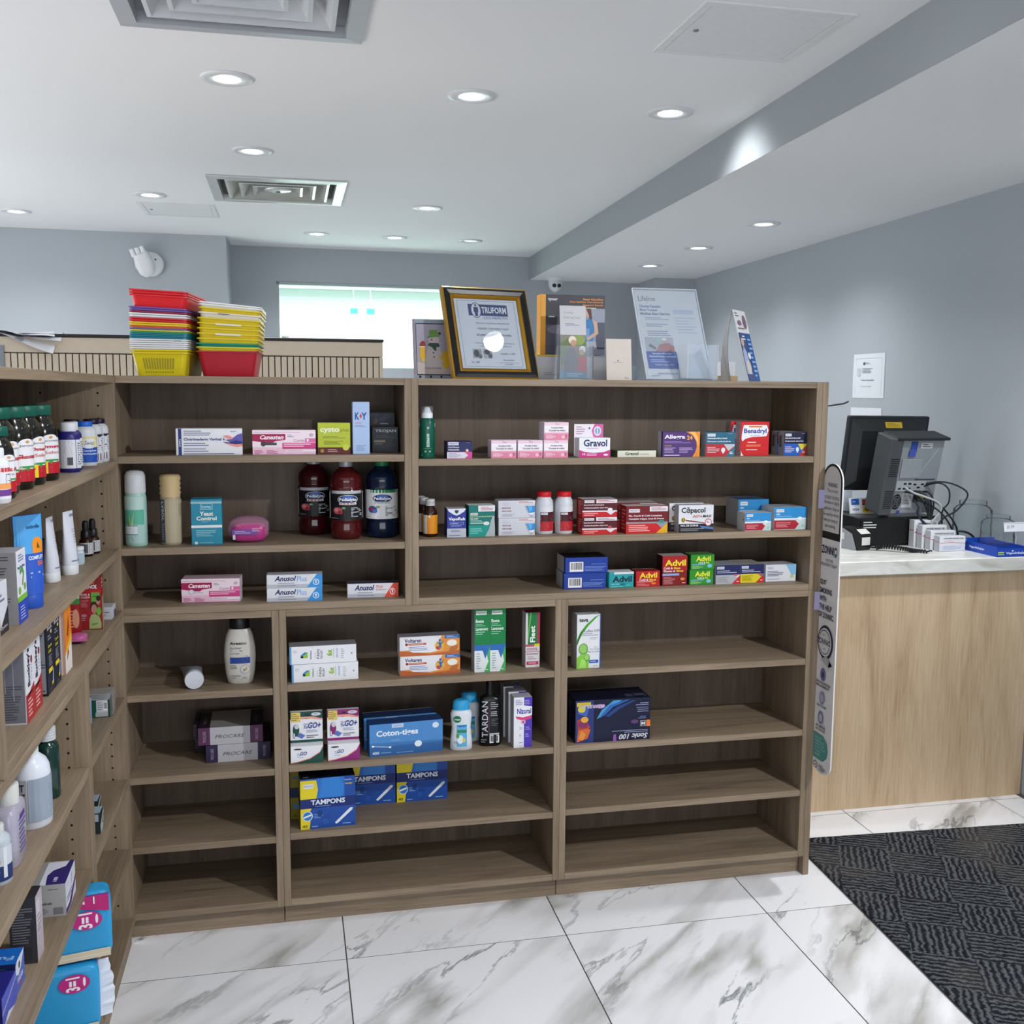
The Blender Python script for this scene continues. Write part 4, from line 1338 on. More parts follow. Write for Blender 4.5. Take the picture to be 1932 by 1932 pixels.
carton('teal muscle and back pain carton with white figure', 0.491, 0.567, 2.825, T2z, 0.089, 0.05, '#0f6f68', [
    ('r', 0.36, 0.80, 1, 0.99, '#d6d9de'), ('g', 0.45, 0.83, 0.96, 0.96, 3, '#a9646c'), ('r', 0.0, 0, 1, 0.36, '#159085'), ('p', [(0.62, 0), (1, 0), (1, 0.34), (0.97, 0.56), (0.90, 0.60), (0.84, 0.5), (0.78, 0.25)], '#a3adae'), ('e', 0.935, 0.60, 0.04, 0.06, '#aab4b5'), ('e', 0.67, 0.42, 0.12, 0.06, '#d5dbda'),
    ('r', 0.06, 0.68, 0.34, 0.76, '#c6cdd0'), ('t', 'Option+', 0.08, 0.695, 0.32, 0.745, '#40525a'), ('t', 'Extra Strength Muscle & Back', 0.06, 0.61, 0.9, 0.66, '#cfd8a0', 'b'), ('t', 'Pain Relief', 0.06, 0.55, 0.36, 0.60, '#d9e4d9', 'b'), ('g', 0.06, 0.40, 0.7, 0.53, 3, '#b9d3c6'), ('g', 0.06, 0.08, 0.55, 0.28, 3, '#7cc2b8')], yaw=3, side='#11564f', topc='#dfe2e2')
WB = [('r', 0.52, 0.80, 1, 0.98, '#d9d2d6'), ('g', 0.54, 0.83, 0.98, 0.96, 2, '#a3525e'), ('r', 0.11, 0.72, 0.30, 0.86, '#8b90a8'), ('r', 0.115, 0.735, 0.295, 0.85, '#d2d4dc'), ('t', 'Option+', 0.125, 0.755, 0.285, 0.835, '#4a5078', 'i'), ('t', 'REGULAR', 0.10, 0.54, 0.34, 0.62, '#7d4c60', 'b'), ('t', 'RÉGULIER', 0.10, 0.37, 0.36, 0.45, '#7d4c60', 'b'), ('g', 0.1, 0.08, 0.48, 0.24, 3, '#9da1b3'),
      ('p', [(0.72, 0.68), (0.76, 0.68), (0.86, 0.18), (0.84, 0.14)], '#9aa3b4'), ('p', [(0.76, 0.68), (1.0, 0.68), (1.0, 0.34), (0.84, 0.26)], '#2f84c8'), ('p', [(0.80, 0.68), (0.92, 0.68), (0.92, 0.4), (0.85, 0.35)], '#58a8de'), ('e', 0.9, 0.24, 0.08, 0.05, '#dfe4ea'), ('t', '100', 0.86, 0.06, 0.94, 0.14, '#5a6078')]
carton('white tablet carton with blue glass picture, lower of two', 0.578, 0.684, 2.831, T2z, 0.050, 0.055, '#c6c8d0', WB, group='white and blue stacked cartons')
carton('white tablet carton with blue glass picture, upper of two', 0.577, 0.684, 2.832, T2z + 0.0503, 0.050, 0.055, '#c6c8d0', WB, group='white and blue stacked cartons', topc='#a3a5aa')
def redcap(label, x, y):
    r = 0.0265
    return bottle('pill_bottle', label, 'bottle', (x, y, T2z), [
        ('body', [(r * 0.92, 0), (r, 0.004), (r, 0.086), (r * 0.94, 0.096), (r * 0.76, 0.104), (r * 0.74, 0.108)], flat('#c9cdd5', 0.35)),
        ('cap', [(r * 0.78, 0.107)] + [(r * 0.80, 0.109), (r * 0.80, 0.119), (r * 0.76, 0.1215), (0, 0.122)], flat('#c01823', 0.45))],
        [('paper_label', wrap(r, 1.0, 0.008, 0.080), [('r', 0.05, 0.74, 1, 1, '#d3d5db'), ('g', 0.2, 0.86, 0.95, 0.97, 2, '#a3525e'), ('r', 0.1, 0.40, 1, 0.78, '#4a1420'), ('r', 0.13, 0.67, 0.5, 0.76, '#d3d5db'), ('t', 'Option+', 0.16, 0.685, 0.47, 0.745, '#50405a'), ('g', 0.13, 0.43, 0.95, 0.64, 3, '#c9b9be'), ('r', 0.1, 0.02, 1, 0.40, '#b3242d'), ('p', [(0.5, 0.40), (1.0, 0.40), (0.86, 0.18), (0.80, 0.20)], '#d3d5db'), ('g', 0.14, 0.06, 0.6, 0.3, 4, '#e2a7a8')])], 10, 'white bottles with red caps')
redcap('white tablet bottle with red cap, left of the pair', 0.7195, 2.868)
redcap('white tablet bottle with red cap, right of the pair', 0.778, 2.864)
RS = [('r', 0, 0.78, 1, 1, '#4a131c'), ('r', 0.40, 0.78, 1, 0.98, '#d7d3d8'), ('g', 0.45, 0.81, 0.97, 0.95, 2, '#a3525e'), ('r', 0, 0.36, 1, 0.78, '#4f1019'), ('r', 0, 0, 1, 0.36, '#bd1820'), ('r', 0.06, 0.80, 0.34, 0.95, '#d3d0d6'), ('t', 'Option+', 0.085, 0.825, 0.315, 0.925, '#50405a'), ('t', 'Extra Strength Acetaminophen', 0.05, 0.62, 0.62, 0.72, '#d9cfd3', 'b'), ('t', 'Acétaminophène extra fort', 0.05, 0.46, 0.74, 0.56, '#d9cfd3', 'b'),
      ('r', 0, 0.28, 1, 0.36, '#d7d3d8'), ('p', [(0.64, 0.36), (1.0, 0.36), (0.82, 0.10)], '#d7d3d8'), ('g', 0.05, 0.05, 0.5, 0.24, 2, '#e6a9a6')]
RSL = [('r', 0, 0, 1, 1, '#a8212a'), ('g', 0.3, 0.1, 0.9, 0.9, 6, '#d99a9c')]
carton('dark red and white pain relief carton, lower of stacked two', 0.819, 0.923, 2.812, T2z, 0.051, 0.06, '#b01c25', RS + [('e', 0.8, 0.42, 0.05, 0.09, '#b84a44')], left=RSL, group='stacked dark red cartons')
carton('dark red and white pain relief carton, upper of stacked two', 0.819, 0.923, 2.813, T2z + 0.0513, 0.051, 0.06, '#b01c25', RS + [('e', 0.8, 0.42, 0.07, 0.08, '#dfe0e6')], left=RSL, topc='#b9b6ba', group='stacked dark red cartons')
FLU = [('r', 0, 0.42, 1, 1, '#6d1018'), ('r', 0, 0, 1, 0.36, '#c01c22'), ('r', 0, 0.36, 1, 0.42, '#8d8f94'), ('p', [(0.70, 0.42), (1, 0.42), (1, 0.22), (0.84, 0.20)], '#8d8f94'), ('p', [(0.72, 0), (1, 0.38), (1, 0)], '#d9a521'), ('r', 0.56, 0.80, 1, 0.98, '#d9d6da'), ('g', 0.6, 0.83, 0.98, 0.95, 3, '#a3525e'), ('r', 0.06, 0.77, 0.32, 0.90, '#d3d0d6'), ('t', 'Option+', 0.085, 0.795, 0.295, 0.875, '#50405a'),
       ('t', 'Flu, Cough & Cold Complete', 0.06, 0.60, 0.86, 0.68, '#e3dadb', 'b'), ('t', 'Complet grippe, toux & rhume', 0.06, 0.49, 0.91, 0.57, '#e3dadb', 'b'), ('e', 0.85, 0.42, 0.08, 0.055, '#2f8a8c'), ('g', 0.06, 0.06, 0.66, 0.32, 4, '#eab3b0')]
carton('red cold and flu carton with yellow corner, front one', 0.952, 1.079, 2.814, T2z, 0.080, 0.06, '#9c1a22', FLU, left=RSL, topc='#c7b9b9', group='red cold and flu cartons')
carton('dark red cold and flu carton set back behind its twin', 0.944, 1.071, 2.878, T2z, 0.083, 0.06, '#8c1820', FLU, left=RSL, topc='#c7b9b9', group='red cold and flu cartons')
CEP = [('r', 0, 0, 1, 0.32, '#1b1b1f'), ('p', [(0.0, 0.32), (1.0, 0.32), (1.0, 0.36), (0.7, 0.44), (0.3, 0.52), (0.0, 0.62)], '#d6d7db'), ('t', 'Cēpacol', 0.07, 0.66, 0.76, 0.92, '#26272c', 'b'), ('t', 'INSTA', 0.40, 0.54, 0.66, 0.63, '#c0463f', 'bi'), ('t', 'MAX', 0.68, 0.54, 0.95, 0.64, '#26272c', 'bi'),
       ('e', 0.13, 0.46, 0.065, 0.09, '#c9a64a'), ('e', 0.13, 0.46, 0.045, 0.06, '#5a4a1c'), ('t', '4', 0.115, 0.43, 0.145, 0.49, '#f0e0a0', 'b'), ('p', [(0.2, 0.47), (0.74, 0.36), (0.74, 0.33), (0.2, 0.42)], '#7d1f2c'), ('e', 0.85, 0.36, 0.10, 0.14, '#a33c46'), ('e', 0.85, 0.36, 0.08, 0.11, '#dcdde2'), ('g', 0.8, 0.32, 0.9, 0.42, 2, '#a33c46'),
       ('t', 'MAL DE GORGE', 0.06, 0.22, 0.56, 0.29, '#d9dade', 'b'), ('g', 0.06, 0.05, 0.8, 0.16, 2, '#8a8b92'), ('p', [(0.6, 0.25), (1.0, 0.18), (1.0, 0.1), (0.66, 0.15)], '#4a6fa5')]
CSL = [('r', 0, 0, 1, 1, '#c9cacf'), ('r', 0, 0, 1, 0.3, '#2a2a2f'), ('g', 0.3, 0.4, 0.8, 0.9, 5, '#7b7c84')]
carton('white and black throat lozenge carton, front one', 1.111, 1.220, 2.808, T2z, 0.081, 0.034, '#d3d4d9', CEP, left=[('r', 0, 0, 1, 1, '#b9babf')], topc='#b3b4b9', group='white and black lozenge cartons')
carton('white and black throat lozenge carton tucked behind its twin', 1.096, 1.204, 2.846, T2z, 0.083, 0.034, '#d3d4d9', CEP, left=CSL, topc='#a3a4a9', group='white and black lozenge cartons')
ASA = [('r', 0, 0.52, 1, 1, '#2a86c4'), ('r', 0, 0.46, 1, 0.52, '#d3d7dc'), ('r', 0, 0, 1, 0.46, '#c4d0d0'), ('p', [(0.0, 0.02), (0.66, 0.02), (0.80, 0.22), (0.66, 0.42), (0.0, 0.42)], '#a31f33'), ('p', [(0.66, 0.02), (1.0, 0.02), (1.0, 0.46), (0.86, 0.42)], '#b3c7c6'), ('r', 0.06, 0.78, 0.30, 0.92, '#cfd8df'), ('t', 'Option+', 0.08, 0.805, 0.28, 0.895, '#3f5a78'),
       ('t', 'ASA', 0.06, 0.66, 0.18, 0.73, '#dfe7ee', 'b'), ('g', 0.06, 0.56, 0.85, 0.62, 1, '#8fc0e0'), ('e', 0.80, 0.50, 0.07, 0.07, '#dfe4e8'), ('g', 0.06, 0.1, 0.55, 0.34, 4, '#d68f98'), ('g', 0.86, 0.1, 0.96, 0.22, 2, '#6b8f96')]
carton('small blue and maroon aspirin carton in front of bigger ones', 1.322, 1.406, 2.812, T2z, 0.054, 0.055, '#d7d9dc', ASA, side='#cfd1d4', topc='#b9bbbe', left=[('r', 0, 0, 1, 1, '#c9cbce'), ('e', 0.8, 0.6, 0.06, 0.06, '#a3505a')])
carton('large blue and maroon aspirin carton at right shelf end', 1.420, 1.5245, 2.820, T2z, 0.068, 0.085, '#d7d9dc', ASA, side='#cfd1d4', topc='#9fa8b0', left=[('r', 0, 0, 1, 1, '#c9cbce')])
carton('blue and maroon aspirin carton lying behind the front two', 1.346, 1.446, 2.912, T2z, 0.083, 0.09, '#d7d9dc', ASA, side='#cfd1d4', topc='#2f5f8c', left=[('r', 0, 0, 1, 1, '#b9bbbe')], yaw=0)

# ---------------------------------------------------------------- upper right unit, bottom shelf
BLU = [('b', 0.10, 0.10, 0.42, 0.72), ('g', 0.45, 0.12, 0.97, 0.44, 4, '#6f8fd0'), ('g', 0.62, 0.5, 0.95, 0.62, 1, '#5577c0')]
BLL = [('r', 0, 0, 1, 1, '#c3c5cc'), ('r', 0.85, 0, 1, 1, '#1d3a8e')]
carton('royal blue carton with barcode facing out, lower of stacked two', 0.775, 0.902, 2.842, UB, 0.0465, 0.10, '#1b3a94', BLU, side='#c9cbd2', left=BLL, group='royal blue barcode cartons', yaw=-2)
carton('royal blue carton with barcode facing out, upper of stacked two', 0.779, 0.907, 2.842, UB + 0.0468, 0.0465, 0.10, '#1b3a94', BLU, side='#c9cbd2', left=BLL, topc='#15161c', group='royal blue barcode cartons', yaw=-1)
carton('turquoise pain relief carton with navy wordmark', 0.911, 0.987, 2.838, UB, 0.047, 0.045, '#1f9aa0', [
    ('r', 0.2, 0.86, 1, 1, '#d0dcdc'), ('t', 'Advil', 0.14, 0.36, 0.92, 0.74, '#141f3c', 'b'), ('t', 'Liqui-Gels', 0.1, 0.18, 0.42, 0.28, '#dceeee'), ('e', 0.55, 0.22, 0.12, 0.07, '#0f6d7d'), ('g', 0.7, 0.1, 0.95, 0.2, 1, '#7ac4a0'), ('g', 0.08, 0.04, 0.6, 0.12, 1, '#8fcfd0')], topc='#d5d9dd')
ADR = [('t', 'Advil', 0.15, 0.56, 0.88, 0.90, '#e9d32f', 'b'), ('t', 'Cold &', 0.14, 0.38, 0.52, 0.52, '#e6e0e2', 'b'), ('t', 'Sinus', 0.55, 0.38, 0.84, 0.52, '#e9d32f', 'b'), ('r', 0.05, 0.30, 0.72, 0.36, '#d98a90'), ('e', 0.74, 0.22, 0.10, 0.07, '#e07a2a'), ('g', 0.05, 0.06, 0.6, 0.24, 3, '#d98a90')]
carton('small red cold relief carton with yellow wordmark', 0.993, 1.068, 2.836, UB, 0.048, 0.045, '#b3161c', ADR, topc='#8a2a2c')
carton('tall dark red cold relief carton with yellow wordmark', 1.077, 1.155, 2.841, UB, 0.090, 0.05, '#7d1218', [
    ('r', 0, 0.5, 1, 1, '#a3161e'), ('t', 'Advil', 0.10, 0.66, 0.94, 0.87, '#ecd833', 'b'), ('t', 'Cold &', 0.05, 0.555, 0.42, 0.63, '#e9e3e4', 'b'), ('t', 'Sinus', 0.46, 0.555, 0.72, 0.63, '#ecd833', 'b'), ('t', 'Rhume et', 0.05, 0.46, 0.52, 0.53, '#e9e3e4', 'b'), ('t', 'Sinus', 0.56, 0.46, 0.84, 0.53, '#ecd833', 'b'),
    ('r', 0, 0.34, 0.68, 0.41, '#8fa8d8'), ('g', 0.05, 0.05, 0.55, 0.30, 6, '#c98a8c'), ('e', 0.82, 0.22, 0.09, 0.045, '#e0842f'), ('g', 0.8, 0.06, 0.95, 0.12, 1, '#e9e3e4')], topc='#b9b4b5', side='#3a1015')
ADG = [('t', 'Advil', 0.22, 0.55, 0.84, 0.90, '#e3e23a', 'b'), ('t', 'Cold &', 0.32, 0.39, 0.62, 0.51, '#e6efe4', 'b'), ('t', 'Flu', 0.65, 0.39, 0.78, 0.51, '#e3e23a', 'b'), ('r', 0.05, 0.30, 0.6, 0.36, '#6fb0d0'), ('e', 0.80, 0.24, 0.10, 0.12, '#79b8d4'), ('g', 0.05, 0.06, 0.55, 0.26, 4, '#a3d08f')]
carton('green cold and flu carton, lower of stacked two', 1.163, 1.239, 2.840, UB, 0.0455, 0.05, '#2f8a2a', ADG, group='green cold and flu cartons', side='#1d5a1c')
carton('green cold and flu carton, upper of stacked two', 1.166, 1.242, 2.841, UB + 0.0458, 0.0455, 0.05, '#2f8a2a', ADG, group='green cold and flu cartons', side='#1d5a1c', topc='#4d8a40', yaw=1)
def ibu(c2, cf):
    return [('r', 0, 0.48, 1, 1, '#1b2356'), ('r', 0, 0.0, 1, 0.48, c2), ('p', [(0.66, 0), (1.0, 0.46), (1.0, 0)], '#c2272b'), ('p', [(0.76, 0.48), (1.0, 0.48), (0.88, 0.32)], cf), ('r', 0.04, 0.78, 0.34, 0.92, '#c9cbd6'), ('t', 'Option+', 0.065, 0.805, 0.315, 0.895, '#3a3e66'), ('g', 0.05, 0.55, 0.9, 0.73, 2, '#b9bdd2'), ('g', 0.05, 0.08, 0.6, 0.4, 5, '#8b8d96' if c2 != '#d8c726' else '#8d8420'), ('e', 0.82, 0.46, 0.08, 0.05, '#c85a4a'), ('g', 0.84, 0.08, 0.95, 0.16, 1, '#efe2e2')]
carton('navy, grey and red pain tablet carton on bottom upper shelf', 1.246, 1.325, 2.838, UB, 0.058, 0.08, '#b9bbc2', ibu('#a9abb2', '#d3d5da'), topc='#9d9fa4')
carton('navy and yellow pain tablet carton beside the grey one', 1.330, 1.406, 2.847, UB, 0.056, 0.09, '#b9bbc2', ibu('#d8c726', '#2f5fa8'), topc='#a3a098')
carton('white tablet carton with pale blue corner at right end', 1.413, 1.513, 2.848, UB, 0.0525, 0.06, '#d3d5da', [
    ('p', [(0.66, 1), (1, 1), (1, 0.40), (0.86, 0.36)], '#7fb4d8'), ('p', [(0.80, 0.2), (0.94, 0.2), (0.92, 0.42), (0.82, 0.42)], '#b9c08a'), ('r', 0.05, 0.72, 0.26, 0.90, '#c9cbd6'), ('t', 'Option+', 0.06, 0.76, 0.25, 0.86, '#50567a'), ('g', 0.05, 0.30, 0.62, 0.66, 4, '#50567a'), ('g', 0.05, 0.1, 0.6, 0.2, 2, '#9a9db0')], topc='#b3b5ba')

# ================================================================ lower rear units
L1, L2, L3 = 0.6904, 0.4628, 0.2676
M1, M2, M3 = 0.697, 0.4691, 0.2729
R1, R2 = 0.6944, 0.4704
# lying tube with round white cap towards the aisle
t = thing('cream_tube', 'white cream tube lying on its side, round cap facing out', 'tube', (-0.262, 2.824, L1 + 0.0255), 0, None, (0, 0, math.radians(8)))
g = G()
g.loft([(0.0, 0.0245, 0.0245), (0.003, 0.0255, 0.0255), (0.022, 0.0255, 0.0255), (0.024, 0.0245, 0.0245)], flat('#c9cdd6', 0.4), 32)
g.build('cap', t, None, (-PI / 2, 0, 0))
g = G()
g.loft([(0.024, 0.0235, 0.0235), (0.05, 0.0245, 0.0225), (0.10, 0.027, 0.014), (0.135, 0.030, 0.004), (0.15, 0.031, 0.0012)], flat('#8d8f9a', 0.4), 32)
g.build('tube_body', t, None, (-PI / 2, 0, 0))
AV = [(0.0, 0.030, 0.018), (0.004, 0.034, 0.021), (0.03, 0.0395, 0.024), (0.075, 0.0430, 0.026), (0.105, 0.0415, 0.0255), (0.135, 0.036, 0.0235), (0.150, 0.030, 0.021), (0.1535, 0.027, 0.020)]
bottle('lotion_bottle', 'cream body wash bottle with black cap and navy label block', 'bottle', (-0.143, 2.874, L1), [
    ('body', AV, flat('#c9c5bd', 0.3), 2.4),
    ('cap', [(0.1535, 0.0255, 0.019), (0.156, 0.0265, 0.0195), (0.182, 0.0265, 0.0195), (0.185, 0.024, 0.018)], flat('#15161c', 0.35))],
    [('printed_label', surf(AV, 0.084, 0.0, 0.150, 2.4), [
        ('t', 'Aveeno', 0.20, 0.745, 0.72, 0.80, '#2a2c33', 'b'), ('t', 'Skin Relief', 0.20, 0.665, 0.56, 0.70, '#4a4d58'), ('g', 0.2, 0.61, 0.84, 0.65, 1, '#7b7e88'), ('t', 'BODY WASH', 0.20, 0.565, 0.50, 0.595, '#5a5d68'), ('g', 0.2, 0.52, 0.8, 0.545, 1, '#8b8e98'),
        ('r', 0.20, 0.395, 0.82, 0.51, '#20408c'), ('g', 0.22, 0.41, 0.8, 0.49, 3, '#7f97cc'), ('g', 0.2, 0.29, 0.44, 0.37, 3, '#6a6d78'), ('e', 0.66, 0.285, 0.15, 0.085, '#aab0bd'), ('e', 0.66, 0.285, 0.12, 0.066, '#d3cdbd'), ('e', 0.69, 0.29, 0.03, 0.04, '#b59a68'), ('e', 0.63, 0.27, 0.035, 0.03, '#8b8f9c'),
        ('g', 0.24, 0.145, 0.72, 0.175, 2, '#80838e'), ('g', 0.26, 0.11, 0.4, 0.13, 1, '#6a6d78'), ('g', 0.58, 0.11, 0.74, 0.13, 1, '#6a6d78')])])
def procare(label, x0, y, z, yaw, mid='#b3b2b8', topc='#a09c98', pur='#43213f'):
    w, d, h = 0.176, 0.15, 0.050
    t = carton(label, x0, x0 + w, y, z, h, d, pur, [
        ('r', 0.185, 0, 0.80, 1, mid), ('t', 'PROCARE', 0.26, 0.36, 0.72, 0.56, '#2f2c38', 'i'), ('t', 'PROCARE', 0.075, 0.18, 0.125, 0.80, '#a795a8', 'v'), ('t', 'PROCARE', 0.88, 0.18, 0.925, 0.80, '#a795a8', 'v')],
        top=[('r', 0.185, 0, 0.80, 1, topc), ('t', 'PROCARE', 0.07, 0.2, 0.12, 0.6, '#8b7a8c', 'v'), ('t', 'PROCARE', 0.87, 0.2, 0.92, 0.6, '#8b7a8c', 'v')], side='#2c1a2c', topc='#231823', yaw=yaw, group='purple and grey brace cartons')
    return t
procare('purple and grey brace carton, lower front of the stack', -0.242, 2.874, L2, 2.0, pur='#2d2145')
procare('purple and grey brace carton, upper front of the stack', -0.262, 2.876, L2 + 0.0505, 1.0, pur='#552a4f')
carton('black support carton at back left of the brace stack', -0.281, -0.25, 2.965, L2, 0.060, 0.1, '#16151a', [('g', 0.1, 0.2, 0.6, 0.7, 4, '#4b4a52')], left=[('g', 0.2, 0.3, 0.7, 0.8, 3, '#5b5a62')])
carton('black support carton upright behind the upper brace carton', -0.276, -0.265, 2.90, L2 + 0.0605, 0.045, 0.12, '#1a191e', [('g', 0.1, 0.2, 0.6, 0.7, 3, '#4b4a52')])

KAL = [('r', 0, 0, 0.03, 1, '#5f9ad0'), ('e', 0.08, 0.72, 0.035, 0.10, '#d0d2da'), ('p', [(0.17, 0.34), (0.27, 0.34), (0.27, 0.66), (0.22, 0.66)], '#8ec03a'), ('p', [(0.165, 0.34), (0.165, 0.5), (0.22, 0.66), (0.27, 0.66), (0.20, 0.48)], '#2f7fc0'), ('r', 0.165, 0.34, 0.205, 0.46, '#1a1c22'),
       ('t', 'kaleya', 0.30, 0.28, 0.335, 0.76, '#26282e', 'v'), ('t', 'natural', 0.37, 0.3, 0.385, 0.6, '#8f929b', 'v'), ('t', 'PAIN', 0.405, 0.28, 0.445, 0.80, '#4b4d55', 'v'), ('t', 'RELIEF', 0.46, 0.28, 0.49, 0.74, '#4b4d55', 'v'), ('t', '6x', 0.55, 0.40, 0.635, 0.78, '#8ab82c', 'bv'), ('t', 'more powerful', 0.645, 0.3, 0.665, 0.8, '#6f9a3c', 'v'), ('t', 'SORE NO MORE', 0.695, 0.28, 0.725, 0.82, '#6fa0d0', 'v'), ('g', 0.77, 0.2, 0.82, 0.8, 5, '#b3b6c0'), ('g', 0.92, 0.4, 0.945, 0.6, 1, '#7b7e88')]
carton('white pain rub carton with green 6x, lower of stacked two', -0.004, 0.178, 2.812, M1, 0.050, 0.055, WHT, KAL, left=[('r', 0, 0, 1, 1, '#3b6fa3')], topc='#b9babf', yaw=2, group='white pain rub cartons')
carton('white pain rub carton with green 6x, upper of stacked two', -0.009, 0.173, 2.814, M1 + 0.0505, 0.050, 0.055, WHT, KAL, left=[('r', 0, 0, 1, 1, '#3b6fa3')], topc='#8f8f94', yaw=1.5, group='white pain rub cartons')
VOL = [('p', [(0, 0), (1, 0), (1, 1.0), (0.70, 1.0), (0.62, 0.4), (0.0, 0.28)], '#d98f3c'), ('p', [(0, 0), (1, 0), (1, 0.20), (0.5, 0.08), (0.0, 0.30)], '#b8602f'), ('p', [(0.03, 0.94), (0.62, 0.94), (0.74, 0.5), (0.70, 0.25), (0.5, 0.14), (0.22, 0.18), (0.07, 0.42)], '#e3e2e6'), ('r', 0.75, 0.83, 1, 1, '#2c5ea8'), ('g', 0.78, 0.86, 0.97, 0.97, 2, '#b9cbe8'),
       ('t', 'Voltaren', 0.08, 0.70, 0.36, 0.90, '#1f2c66', 'b'), ('e', 0.115, 0.61, 0.025, 0.07, '#8a2f1c'), ('r', 0.145, 0.56, 0.44, 0.66, '#b5583a'), ('g', 0.16, 0.585, 0.42, 0.64, 1, '#ecc9b8'), ('g', 0.15, 0.26, 0.55, 0.50, 3, '#7f8fc0'),
       ('e', 0.66, 0.48, 0.075, 0.24, '#e0a93a'), ('e', 0.64, 0.36, 0.04, 0.10, '#c0402f'), ('p', [(0.64, 0.3), (0.66, 0.5), (0.61, 0.72), (0.65, 0.62), (0.66, 0.72), (0.68, 0.62), (0.73, 0.75), (0.69, 0.5), (0.70, 0.3), (0.675, 0.42)], '#2566b0'), ('e', 0.667, 0.76, 0.02, 0.06, '#2566b0'), ('e', 0.87, 0.60, 0.085, 0.17, '#e9e4dc'), ('p', [(0.80, 0.1), (0.86, 0.42), (0.98, 0.46), (0.95, 0.2), (0.9, 0.06)], '#b8683a')]
carton('orange and white gel carton, lower of stacked two', 0.295, 0.467, 2.824, M1, 0.0555, 0.045, '#dcdbe0', VOL, topc='#a9aab0', yaw=1.5, group='orange gel cartons')
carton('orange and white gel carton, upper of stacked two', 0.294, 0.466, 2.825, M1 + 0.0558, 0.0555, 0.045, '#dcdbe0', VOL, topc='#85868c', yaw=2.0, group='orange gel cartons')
ENE = [('r', 0, 0.42, 1, 1, '#0c7a40'), ('r', 0, 0, 1, 0.42, '#43a85a'), ('p', [(0, 0), (0.62, 0), (0.90, 0.16), (0.70, 0.38), (0, 0.38)], '#d9dfe0'), ('p', [(0, 0.33), (0.52, 0.33), (0.70, 0.20), (1, 0.40), (1, 0.42), (0, 0.42)], '#2a66ae'), ('r', 0.1, 0.88, 0.78, 0.94, '#d0dcd6'), ('t', 'Option+', 0.14, 0.89, 0.74, 0.93, '#2f5a48'), ('t', 'Enema', 0.08, 0.76, 0.60, 0.81, '#dceae2', 'b'), ('g', 0.08, 0.70, 0.75, 0.745, 2, '#8fcaa8'), ('t', 'Lavement', 0.08, 0.64, 0.86, 0.69, '#dceae2', 'b'), ('g', 0.08, 0.57, 0.75, 0.63, 2, '#8fcaa8'), ('g', 0.12, 0.04, 0.42, 0.3, 7, '#9aa5b0'), ('g', 0.7, 0.02, 0.95, 0.05, 1, '#cfe6d6')]
carton('tall green and blue enema carton, left of the pair', 0.508, 0.553, 2.824, M1, 0.190, 0.05, '#c3cbc8', ENE, left=[('r', 0, 0, 1, 1, '#a9adb0')], group='tall green enema cartons')
carton('tall green and blue enema carton, right of the pair', 0.5535, 0.599, 2.824, M1, 0.190, 0.05, '#c3cbc8', ENE, group='tall green enema cartons')
carton('slim green, pink and white enema carton beside divider', 0.663, 0.706, 2.846, M1, 0.163, 0.045, '#d9d3d6', [
    ('r', 0.15, 0.42, 0.80, 1.0, '#15733c'), ('p', [(0.15, 0.6), (0.3, 1.0), (0.42, 1.0), (0.2, 0.5), (0.15, 0.45)], '#5fae4a'), ('r', 0.80, 0.42, 1, 1, '#a3354f'), ('t', 'Fleet', 0.30, 0.46, 0.66, 0.76, '#e8eeea', 'bv'), ('r', 0.0, 0.38, 0.6, 0.42, '#c24a68'), ('r', 0.6, 0.385, 1.0, 0.43, '#d6cb3a'), ('t', 'enema', 0.1, 0.31, 0.82, 0.36, '#8a4a62'), ('r', 0, 0.285, 1, 0.295, '#c24a68'), ('t', 'lavement', 0.08, 0.23, 0.88, 0.275, '#8a4a62'), ('g', 0.15, 0.14, 0.8, 0.21, 2, '#b3a0a8'), ('r', 0.08, 0.05, 0.9, 0.11, '#b03055'), ('g', 0.2, 0.06, 0.8, 0.1, 1, '#e9c0cc'), ('g', 0.7, 0.01, 0.95, 0.03, 1, '#8a7a80')], left=[('r', 0, 0, 1, 1, '#bdb7b9')], topc='#8f2f48')
